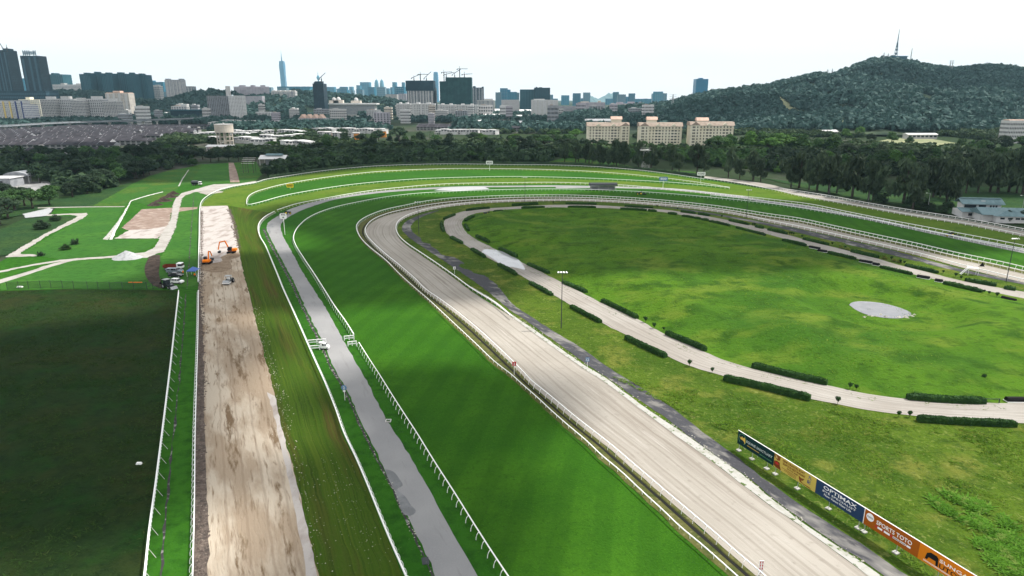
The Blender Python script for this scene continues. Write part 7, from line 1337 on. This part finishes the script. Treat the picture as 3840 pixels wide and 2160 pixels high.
pile('soil_heap', 'rounded wet soil heap in front of the raised boom excavator', at('A1', 2310, 1085), 3.4, 3, .7, 'wet_sand', seed=2)
pile('soil_heap', 'low churned soil heap behind the left excavator', at('A1', 2160, 1195), 5.5, 3, .5, 'wet_sand', seed=3)
pile('sand_heap', 'sand heap at the bend of the outermost rail', at('A1', 2130, 432), 7, 6, .8, 'path_sand', seed=4, rough=.05)
for i, (x, y, r_) in enumerate(((1560, 560, 7), (1640, 520, 8), (1710, 480, 8), (1740, 450, 6))): pile('brush_heap', '%s dark heap of cleared brush from the left beside the haul road' % ordn[i], at('A1', x, y), r_ * .62, r_ * .6, 1.5, 'dark_dirt', seed=10 + i, rough=.35)['group'] = 'brush heaps beside the haul road'
def clods(name, line, n, sp, lo, hi, m):
    S = resample(spline(line, 2), n=400); r = np.random.default_rng(int(abs(line[0].x)) + n); b = MB()
    for i in range(n):
        c = S[r.integers(0, 399)]; s_ = lo + (hi - lo) * r.random() ** 2; c = c + Vector((r.normal() * sp, r.normal() * sp, 0)); q = [Vector((r.normal() * .35 + a, r.normal() * .35 + d, e)) * s_ for a, d, e in ((-1, -1, 0), (1, -1, 0), (1, 1, 0), (-1, 1, 0))] + [Vector((0, 0, .9)) * s_]
        b.add([c + w_ + Vector((0, 0, .04)) for w_ in q], [(0, 1, 4), (1, 2, 4), (2, 3, 4), (3, 0, 4)])
    return b.build(name, m, kind='stuff')
mat('clod', (.42, .38, .33)); mat('dark_clod', (.10, .08, .07)); mat('stone', (.34, .33, .28))
clods('soil_clods', G(px('A1', (2030, 620), (2025, 1100)) + px('B1', (2022, 300), (2028, 1000)) + px('C1', (2015, 0), (2020, 700), (2020, 1600))), 2600, .45, .06, .26, 'dark_clod')
clods('edge_clods', G(px('A1', (2300, 600), (2345, 720), (2400, 990))), 500, .5, .1, .4, 'dark_clod')
clods('sand_crumbs', G(px('B2', (0, 200), (100, 620), (190, 900), (290, 1300)) + px('C2', (330, 100), (450, 500), (560, 950), (650, 1449))), 420, .8, .03, .10, 'clod')
clods('turf_divots', G(px('C2', (700, 300), (850, 600), (1000, 900), (1150, 1300))), 200, 2.2, .02, .06, 'clod')
clods('road_edge_stones', G([(a - 12, b) for a, b in rd_l[1:21]]), 500, .22, .03, .11, 'stone')
clods('old_road_rubble', G(kerb_up[2:16]), 500, .5, .04, .15, 'stone')
# drain covers and small white things near the asphalt road
q = MB(); q.box(-.5, .5, -.4, .4, 0, .09); o = q.build('drain_cover', 'dark_steel'); o.location = at('C2', 1705, 1300); o.scale = (.9, 1.7, 1); o.rotation_euler = (0, 0, .25); tag(o, 'black drain grate beside the asphalt road near the bottom edge', 'drain cover')
p = at('B2', 1332, 1340); t = thing('drain_box', 'small square white drain frame on the right edge of the asphalt road', 'drain', p)
for a, b, c, d in ((-.5, .5, -.5, -.4), (-.5, .5, .4, .5), (-.5, -.4, -.4, .4), (.4, .5, -.4, .4)): q = MB(); q.box(a, b, c, d, 0, .2); q.build('frame_side', 'concrete', t)
# timber start stand, white scissor stage, shelter, lattice tower
p = at('A4', 2050, 1262); t = thing('starter_stand', 'white raised starter stand with steps and a black pennant near the right rails', 'stand', p, -.25)
q = MB(); q.box(-1.6, 1.6, -1, 1, 2.4, 2.55); q.build('platform', 'white_paint', t)
for x in (-1.5, 1.5):
    for y in (-.9, .9): q = MB(); q.bar((x, y, 0), (x, y, 2.42), .1); q.build('leg', 'white_paint', t)
q = MB(); q.bar((-1.6, -1, 2.5), (-3.6, -1, .1), .12); q.bar((-1.6, .2, 2.5), (-3.6, .2, .1), .12)
for k in range(7): f = (k + .5) / 7; q.bar((-1.6 - 2 * f, -1, 2.5 - 2.4 * f), (-1.6 - 2 * f, .2, 2.5 - 2.4 * f), .3, .04)
q.build('steps', 'white_paint', t)
for z in (3.0, 3.5): q = MB(); q.bar((-1.6, .95, z), (1.6, .95, z), .06); q.build('handrail', 'white_paint', t)
for x in (-1.55, 0, 1.55): q = MB(); q.bar((x, .95, 2.5), (x, .95, 3.55), .06); q.build('rail_post', 'white_paint', t)
q = MB(); q.prism([(-.05, 3.0), (.05, 3.0), (.05, 3.05), (-.05, 3.05)], 1.3, 3.4); q.add([(1.7, 0, 3.1), (3.3, 0, 3.1), (2.6, 0, 4.6), (1.7, .08, 3.1), (3.3, .08, 3.1), (2.6, .08, 4.6)], [(0, 1, 2), (5, 4, 3), (0, 2, 5, 3), (1, 4, 5, 2)]); q.build('pennant', 'black', t)
p = at('A3', 915, 408); t = thing('track_shelter', 'small open shelter with dark curved roof inside the far bend', 'shelter', p); q = MB(); q.prism([(-3, 3.0), (3, 3.0), (2.5, 4.2), (0, 4.8), (-2.5, 4.2)], -9, 9); q.build('roof', 'dark_steel', t)
for x in (-8, -3, 3, 8):
    for y in (-2.4, 2.4): q = MB(); q.bar((x, y, 0), (x, y, 3.05), .25); q.build('post', 'offwhite', t)
q = MB(); q.box(-8, 8, 1.5, 2.2, 0, 2.2); q.build('back_wall', 'grey_wall', t)
p = at('T3', 1340, 1303); t = thing('lattice_tower', 'pale lattice tower with platform among the casuarinas', 'tower', p); Hh = 30.0 if False else AT(tx('T3', 1340), ty('T3', 1110), p.y).z
for sx in (-1, 1):
    for sy in (-1, 1): q = MB(); q.bar((sx * 3.2, sy * 3.2, -.2), (sx * 2.0, sy * 2.0, Hh), .45); q.build('leg', 'offwhite', t)
for k in range(5):
    z0 = Hh * k / 5; z1 = Hh * (k + 1) / 5; r0 = 3.2 - 1.2 * k / 5; r1 = 3.2 - 1.2 * (k + 1) / 5; q = MB()
    for (ax, ay), (bx, by) in (((-1, -1), (1, -1)), ((1, -1), (1, 1)), ((1, 1), (-1, 1)), ((-1, 1), (-1, -1))): q.bar((ax * r0, ay * r0, z0), (bx * r1, by * r1, z1), .25); q.bar((bx * r0, by * r0, z0), (ax * r1, ay * r1, z1), .25); q.bar((ax * r1, ay * r1, z1), (bx * r1, by * r1, z1), .25)
    q.build('bracing', 'offwhite', t)
q = MB(); q.box(-5.2, 5.2, -4, 4, Hh - .1, Hh + .7); q.build('platform', 'offwhite', t)
for x in (-5, -1.7, 1.7, 5): q = MB(); q.bar((x, -3.9, Hh + .7), (x, -3.9, Hh + 2.2), .2); q.build('railing_post', 'offwhite', t)
q = MB(); q.bar((-5.2, -3.9, Hh + 2.2), (5.2, -3.9, Hh + 2.2), .2); q.build('railing', 'offwhite', t)
p = at('A1', 2510, 235); t = thing('timber_stand', 'tall timber frame with sloping plank panels behind the far lawn', 'stand', p)
for x in (-4, 0, 4): q = MB(); q.bar((x, -2, 0), (x, -2, 9), .3); q.build('post', 'bark', t)
for k in range(4): q = MB(); q.box(-5, 5, -2.3 + k * 1.5, -1 + k * 1.5, 7.4 + k * 1.3, 7.6 + k * 1.3); q.build('plank', 'concrete', t)
for x in (-4, 4): q = MB(); q.bar((x, -2, 7.4), (x, 4, 12), .25); q.bar((x, 3.5, 0), (x, 3.5, 11.5), .25); q.build('brace', 'bark', t)
# ------------------------------------------------------------------ green roofed house, gate house, pavilion
p = at('A4', 2125, 672); an = -.17
t = thing('green_roof_house', 'two storey white house with grey green metal roofs beyond the back straight', 'house', p, an, scale=(.92, .92, .76)); W1 = 22
q = MB(); q.box(-W1 / 2, W1 / 2, -5, 7, -.2, 4.0); q.build('ground_floor', 'white_wall', t); q = MB(); q.box(-W1 / 2 + 2, W1 / 2 - 1, 0, 7, 3.9, 8.2); q.build('upper_floor', 'white_wall', t)
q = MB(); q.prism([(-6.6, 3.7), (-6.6, 3.9), (.2, 5.6), (.2, 5.3)], -W1 / 2 - 1, W1 / 2 + 1); q.build('lower_roof', 'blue_metal_roof', t)
q = MB(); q.prism([(-1.6, 8.0), (-1.6, 8.25), (3.6, 11.2), (8.4, 8.4), (8.4, 8.1), (3.6, 10.8)], -W1 / 2 + .6, W1 / 2 + .4); q.build('upper_roof', 'blue_metal_roof', t); q = MB(); q.box(-W1 / 2 + 1.2, W1 / 2 - .2, 2.8, 4.4, 11.0, 11.7); q.build('ridge_vent', 'blue_metal_roof', t)
for x, z, w_, h_, y in ((-6.5, 1.9, 3.0, 1.8, -5.08), (1.5, 1.9, 3.0, 1.8, -5.08), (-5.4, 6.6, 6.0, 1.9, -.08), (.6, 6.6, 3.6, 1.9, -.08), (4.8, 6.5, .9, 1.8, -.08), (6.2, 6.5, .9, 1.8, -.08), (7.6, 6.5, .9, 1.8, -.08)): q = MB(); q.box(x - w_ / 2, x + w_ / 2, y - .08, y + .1, z - h_ / 2, z + h_ / 2); q.build('window', 'glass_dark', t)
q = MB(); q.box(.2, 2.2, 1, 2.6, 8.9, 10.1); q.build('dormer', 'offwhite', t)
t = thing('green_roof_wing', 'long single storey wing with grey green roof right of the two storey house', 'house', at('A4', 2450, 715), an, scale=(.95, .95, .8))
q = MB(); q.box(-16, 22, -4, 8, -.2, 4.2); q.build('wall', 'white_wall', t); q = MB(); q.prism([(-5.4, 3.9), (-5.4, 4.15), (2, 7.4), (9.4, 4.15), (9.4, 3.9)], -16.8, 22.8); q.build('roof', 'blue_metal_roof', t)
g_ = MB(); g_.add([(-12, -9, 3.9), (4, -9, 3.9), (4, 0, 3.9), (-12, 0, 3.9), (-4, -4, 7.6), (-4, 2, 7.6)], [(0, 1, 4), (1, 2, 5, 4), (3, 0, 4, 5), (2, 3, 5), (0, 3, 2, 1)]); g_.build('hip_roof', 'blue_metal_roof', t); q = MB(); q.box(-11, 3, -8.2, -4.002, -.2, 3.88); q.build('front_wing', 'white_wall', t)
for x in (-8.5, -5, -1.5, 1): q = MB(); q.box(x - 1, x + 1, -8.32, -8.1, 2.0, 3.1); q.build('window', 'glass_dark', t)
t = thing('gate_house', 'open gate house with curved grey roof beside the left parking lot', 'building', at('A1', 240, 335)); k_ = 9
q = MB(); pr = [(-k_ * math.cos(PI * i / 8) * 1.0, 5.2 + 3.0 * math.sin(PI * i / 8)) for i in range(9)]; q.prism(pr, -7, 7, Matrix.Rotation(PI / 2, 4, 'Z')); q.build('curved_roof', 'grey_wall', t)
for x in (-7.5, -3, 2, 7.5):
    for y in (-5, 5): q = MB(); q.bar((x, y, 0), (x, y, 5.6), .5); q.build('column', 'offwhite', t)
q = MB(); q.box(-2, 3, -3, 3, 0, 3.6); q.build('booth', 'white_wall', t); q = MB(); q.box(-1, 2, -3.1, -2.9, 1.2, 2.8); q.build('window', 'glass_dark', t)
t = thing('flat_shed', 'white flat roofed shed at the left frame edge by the parking lot', 'shed', at('A1', 20, 372)); q = MB(); q.box(-16, 9, -4, 9, 0, 5.6); q.build('wall', 'grey_wall', t); q = MB(); q.box(-16.6, 9.6, -4.6, 9.6, 5.602, 6.0); q.build('roof', 'white_wall', t)
q = MB(); q.box(1, 4, -4.12, -3.9, .2, 4); q.build('door', 'dark_steel', t)
t = thing('roofed_pavilion', 'pavilion with grey tin roof and blue ridge left of the dark hedge', 'pavilion', at('T2', 190, 1255)); q = MB(); q.prism([(-7, 5.4), (-7, 5.6), (0, 8.6), (7, 5.6), (7, 5.4), (0, 8.3)], -12, 12); q.build('roof', 'metal_roof', t); q = MB(); q.prism([(-3.2, 8.4), (3.2, 8.4), (0, 9.9)], -7, 8); q.build('ridge_roof', 'blue_metal_roof', t)
for x in (-11, 0, 11):
    for y in (-6, 6): q = MB(); q.bar((x, y, 0), (x, y, 5.5), .35); q.build('column', 'offwhite', t)
q = MB(); q.box(-8, 8, 0, 5, 0, 5.2); q.build('back_room', 'grey_wall', t)
# ------------------------------------------------------------------ masts on the hill, pylons
def hz(u, Y): r = AT(u, 365, Y); return float(hill_h(np.array([r.x]), np.array([Y]))[0])
def lattice(name, label, tile, x, ytop, Y, w0, arms=0, cat='mast', m='steel', group=None, lean=0):
    u = tx(tile, x); p = AT(u, 365, Y); z0 = hz(u, Y); zt = AT(u, ty(tile, ytop), Y).z; t = thing(name, label, cat, (p.x, Y, z0), 0, group); h = zt - z0
    for sx in (-1, 1):
        for sy in (-1, 1): q = MB(); q.bar((sx * w0, sy * w0, -3), (sx * w0 * .12, sy * w0 * .12, h), max(.5, w0 * .14)); q.build('leg', m, t)
    q = MB()
    for k in range(7):
        a = 1 - .88 * k / 7; b = 1 - .88 * (k + 1) / 7; q.bar((-w0 * a, -w0 * a, h * k / 7), (w0 * b, -w0 * b, h * (k + 1) / 7), max(.35, w0 * .1)); q.bar((w0 * a, -w0 * a, h * k / 7), (-w0 * b, -w0 * b, h * (k + 1) / 7), max(.35, w0 * .1))
    q.build('bracing', m, t, kind='stuff')
    for k in range(arms): z = h * (.72 + .12 * k); q = MB(); q.bar((-w0 * 2.2, 0, z), (w0 * 2.2, 0, z), .7); q.build('cross_arm', m, t)
    return t, h
t, h = lattice('broadcast_mast', 'tall blue broadcast mast on the hill summit', 'T4', 1222, 150, YR, 6, 0, m='tower_rib'); q = MB(); q.tube([(0, 0, h - 2), (0, 0, h + 110 * YR / F * 960 / 2576)], [1.6, .5], 6); q.build('antenna', 'tower_rib', t)
for z in (.35, .55, .72, .85): q = MB(); q.cyl((0, 0, h * z), 4.2 - 2 * z, 5, 8); q.build('dish_ring', 'tower_rib', t)
u = tx('T4', 1240); p = AT(u, 365, YR); t = thing('mast_station', 'flat blue grey station building at the foot of the summit mast', 'building', (p.x, YR - 8, hz(u, YR))); q = MB(); q.box(-20, 24, -8, 8, -6, 15); q.build('wall', 'tower_rib', t); q = MB(); q.box(-22, 26, -9, 9, 15, 17); q.build('roof', 'haze_blue_light', t)
for i, (x, y, a) in enumerate(((1105, 258, 2), (1148, 268, 2), (1375, 215, 0), (1778, 338, 3), (1800, 338, 3), (568, 425, 2), (614, 420, 2), (2140, 352, 1))):
    lattice('hill_pylon', '%s slim lattice pylon from the left on the hill ridge' % ('third', 'fourth', 'fifth', 'sixth', 'seventh', 'first', 'second', 'eighth')[i], 'T4', x, y, YR - 20, 2.2, a, 'pylon', group='slim pylons on the hill ridge')
lattice('power_pylon', 'power pylon standing in the gap left of the hill', 'T3', 1620, 545, 1900, 4.5, 3, 'pylon')

# ------------------------------------------------------------------ standing grass: tufts with real height where the rough is seen close
def tufts(name, poly, n, lo, hi, m, zf, seed, keep=None):
    r = np.random.default_rng(seed); xs = [p[0] for p in poly]; ys = [p[1] for p in poly]; a = np.stack([r.uniform(min(xs), max(xs), n * 3), r.uniform(min(ys), max(ys), n * 3)], 1)
    a = a[inside(poly, a[:, 0], a[:, 1])]; d = vnoise(a[:, 0], a[:, 1], 6, 31) * .6 + vnoise(a[:, 0], a[:, 1], 1.6, 32) * .4; a = a[d > .47][:n]; k = len(a); Vs = []
    z = zf(a[:, 0], a[:, 1])
    for b in range(3):
        th = r.random(k) * 6.28; s_ = lo + (hi - lo) * r.random(k) ** 1.6; lean = r.normal(size=(k, 2)) * .9; w_ = s_ * .28; dx = np.cos(th) * w_; dy = np.sin(th) * w_; ox = a[:, 0] + r.normal(size=k) * s_ * .3; oy = a[:, 1] + r.normal(size=k) * s_ * .3
        base = np.stack([ox, oy, z - .02], 1); top = np.stack([ox + lean[:, 0] * s_, oy + lean[:, 1] * s_, z + s_ * .42], 1); e = np.stack([dx, dy, np.zeros(k)], 1)
        Vs.append(np.stack([base - e, base + e, top + e * .35, top - e * .35], 1))
    V = np.concatenate(Vs).reshape(-1, 3); return link(name, mesh_np(name, V, np.arange(len(V)).reshape(-1, 4)), m, kind='stuff')
for n_, c_, c2, c3 in (('tuft_rough', (.105, .19, .02), (.06, .125, .012), (.20, .24, .05)), ('tuft_dark', (.032, .066, .016), (.018, .042, .011), (.065, .085, .026)), ('tuft_bright', (.085, .20, .022), (.055, .145, .014), (.17, .25, .055))): mat(n_, c_, [L(.12, c2, .44, .62, d=4), L(.9, c3, .54, .70, d=4)], transl=.25)
rz_ = lambda x, y: .35 * vnoise(x, y, 7, 2) - .02
near_rough = G(px('B3', (1000, 900), (1600, 1000), (2200, 1080), (2576, 1150)) + px('B4', (400, 1180), (1000, 1300), (1500, 1400), (2576, 1449), (2900, 1449)) + px('C4', (2900, 1600), (1700, 1560), (1100, 1050), (300, 520)) + px('C3', (2300, 40), (2000, -60)))
tufts('rough_grass_tufts', near_rough, 22000, .10, .38, 'tuft_rough', rz_, 41)
for i_, pl in enumerate((px('C4', (1560, 640), (1750, 600), (2050, 680), (2300, 800), (2500, 950), (2450, 1080), (2150, 1000), (1850, 860), (1600, 760)), px('C4', (2080, 1120), (2300, 1060), (2650, 1100), (2700, 1449), (2400, 1449), (2180, 1330)))): tufts('tall_grass', G(pl), 5000, .2, .7, 'tuft_bright', rz_, 51 + i_)
tufts('field_tufts', G(px('A1', (-700, 1445), (0, 1430), (1400, 1415), (1780, 1425)) + px('C1', (1560, 500), (1420, 1560), (-300, 1560))), 26000, .10, .42, 'tuft_dark', lambda x, y: np.full(np.shape(x), 0.), 61)
tufts('infield_tufts', mid + G([(4700, 1350), (4700, 1490)]), 20000, .12, .45, 'tuft_rough', lambda x, y: infield_h(x, y, np.where(inside(mid, x, y), edge_dist(mid, x, y), 0)) + .02, 71)

# small loose things
for i, (a, b) in enumerate((((2195, 470), (2258, 437)), ((2330, 505), (2402, 470)))):
    A_, B_ = G(px('B4', a, b)); t = thing('jump_pole', '%s white pole lying propped on the infield right of the pond' % ('left', 'right')[i], 'pole', A_, 0, 'white poles on the infield'); zz = 1.2
    q = MB(); d = B_ - A_; q.bar((0, 0, zz), (d.x, d.y, zz + .5), .12, n=6); q.build('bar', 'white_paint', t)
    for f in (.1, .9): q = MB(); q.bar((d.x * f, d.y * f, 0), (d.x * f, d.y * f, zz + .5 * f), .08); q.build('prop', 'white_paint', t)
A_, B_ = G(px('B4', (2188, 1160), (2322, 1162))); t = thing('low_rail', 'low dark timber rail between hedge and black jump fence', 'rail', A_); d = B_ - A_
q = MB(); q.bar((0, 0, .95), (d.x, d.y, .95), .1); q.build('bar', 'dark_steel', t)
for f in (0, 1): q = MB(); q.bar((d.x * f, d.y * f, 0), (d.x * f, d.y * f, 1.05), .12); q.build('post', 'dark_steel', t)
o = MB().box(-2.2, 2.2, -.2, .2, 0, .22, ty=.08).build('road_barrier', 'orange_paint'); o.location = at('A1', 1362, 1342); tag(o, 'orange plank barrier lying on the lawn near the wire fence', 'barrier')
o = MB().box(-.9, .9, -.4, .4, 0, .35, tx=.2, ty=.1).build('white_sack', 'white_paint'); o.location = at('A1', 200, 1388); tag(o, 'white sack lying by the wire fence on the left', 'sack')
o = MB().box(-.45, .45, -.25, .25, 0, .3, tx=.1, ty=.08).build('white_block', 'white_paint'); o.location = at('C1', 1400, 322); tag(o, 'small white block lying in the dark grass field', 'block')
clods('pond_stones', G(px('B4', (930, 290), (1180, 285), (1260, 300), (1400, 295), (1470, 270), (1490, 265))), 26, .5, .15, .5, 'stone')
SHADE_CLOUDS = [(60, 318, 170, 110), (-60, 222, 75, 40), (-13, 121, 24, 21), (-14, 84, 21, 26), (-95, 125, 42, 60), (-330, 640, 260, 190), (0, 640, 300, 72), (360, 520, 170, 110), (1500, 1900, 620, 300), (-700, 1600, 500, 330), (300, 1500, 380, 230), (-1500, 2500, 700, 400), (800, 3200, 900, 400), (420, 150, 110, 90), (-330, 260, 90, 80), (120, -120, 140, 80), (-160, -40, 110, 70)]
HAZE_D = 3.5e-5
# ------------------------------------------------------------------ unseen clouds added to block the sun over chosen ground, haze in the air
def shade_cloud(name, c, rx, ry, rz_, seed):
    r = np.random.default_rng(seed); b = MB(); nu, nv = 40, 14; vs = []
    ph = r.random((6, 2)) * 6.28
    for i in range(nv + 1):
        a = PI * i / nv - PI / 2
        for k in range(nu):
            th = 2 * PI * k / nu; e = 1 + sum(.11 / (1 + .35 * q) * math.sin((q + 2) * th + ph[q, 0]) for q in range(6)) + .06 * math.sin(5 * a + ph[0, 1])
            z = math.sin(a); z = z * (.35 if z < 0 else 1) * (1 + .35 * math.sin(3 * th + ph[1, 1]) * math.cos(a))
            vs.append((rx * math.cos(a) * math.cos(th) * e, ry * math.cos(a) * math.sin(th) * e, rz_ * z))
    b.add(vs, [(i * nu + k, i * nu + (k + 1) % nu, (i + 1) * nu + (k + 1) % nu, (i + 1) * nu + k) for i in range(nv) for k in range(nu)])
    o = b.build(name, 'shade_cloud', smooth=True, kind='structure'); o.location = c; return o
cm = bpy.data.materials.new('shade_cloud'); cm.use_nodes = True; N = cm.node_tree.nodes; bs = N['Principled BSDF']; bs.inputs['Base Color'].default_value = (.95, .95, .95, 1); bs.inputs['Roughness'].default_value = 1; bs.inputs['Specular IOR Level'].default_value = 0
tr = N.new('ShaderNodeBsdfTranslucent'); tr.inputs[0].default_value = (.95, .95, .96, 1); ms = N.new('ShaderNodeMixShader'); ms.inputs[0].default_value = .72
cm.node_tree.links.new(bs.outputs[0], ms.inputs[1]); cm.node_tree.links.new(tr.outputs[0], ms.inputs[2]); cm.node_tree.links.new(ms.outputs[0], N['Material Output'].inputs[0]); MATS['shade_cloud'] = cm
ZC = 900.0
def over(x, y): t = ZC / SUNV.z; return (x + SUNV.x * t, y + SUNV.y * t, ZC)
for i, (x, y, rx, ry) in enumerate(SHADE_CLOUDS): shade_cloud('shade_cloud', over(x, y), rx, ry, min(70, 20 + rx * .2), 20 + i)
hm = bpy.data.materials.new('haze'); hm.use_nodes = True; t_ = hm.node_tree; t_.nodes.clear(); out = t_.nodes.new('ShaderNodeOutputMaterial'); pv = t_.nodes.new('ShaderNodeVolumePrincipled')
pv.inputs['Color'].default_value = (.52, .83, 1.0, 1); pv.inputs['Density'].default_value = HAZE_D; pv.inputs['Anisotropy'].default_value = .0; t_.links.new(pv.outputs[0], out.inputs['Volume'])
q = MB(); q.box(-11500, 11500, -300, 13000, -1.6, 780); o = q.build('haze', hm, kind='stuff')
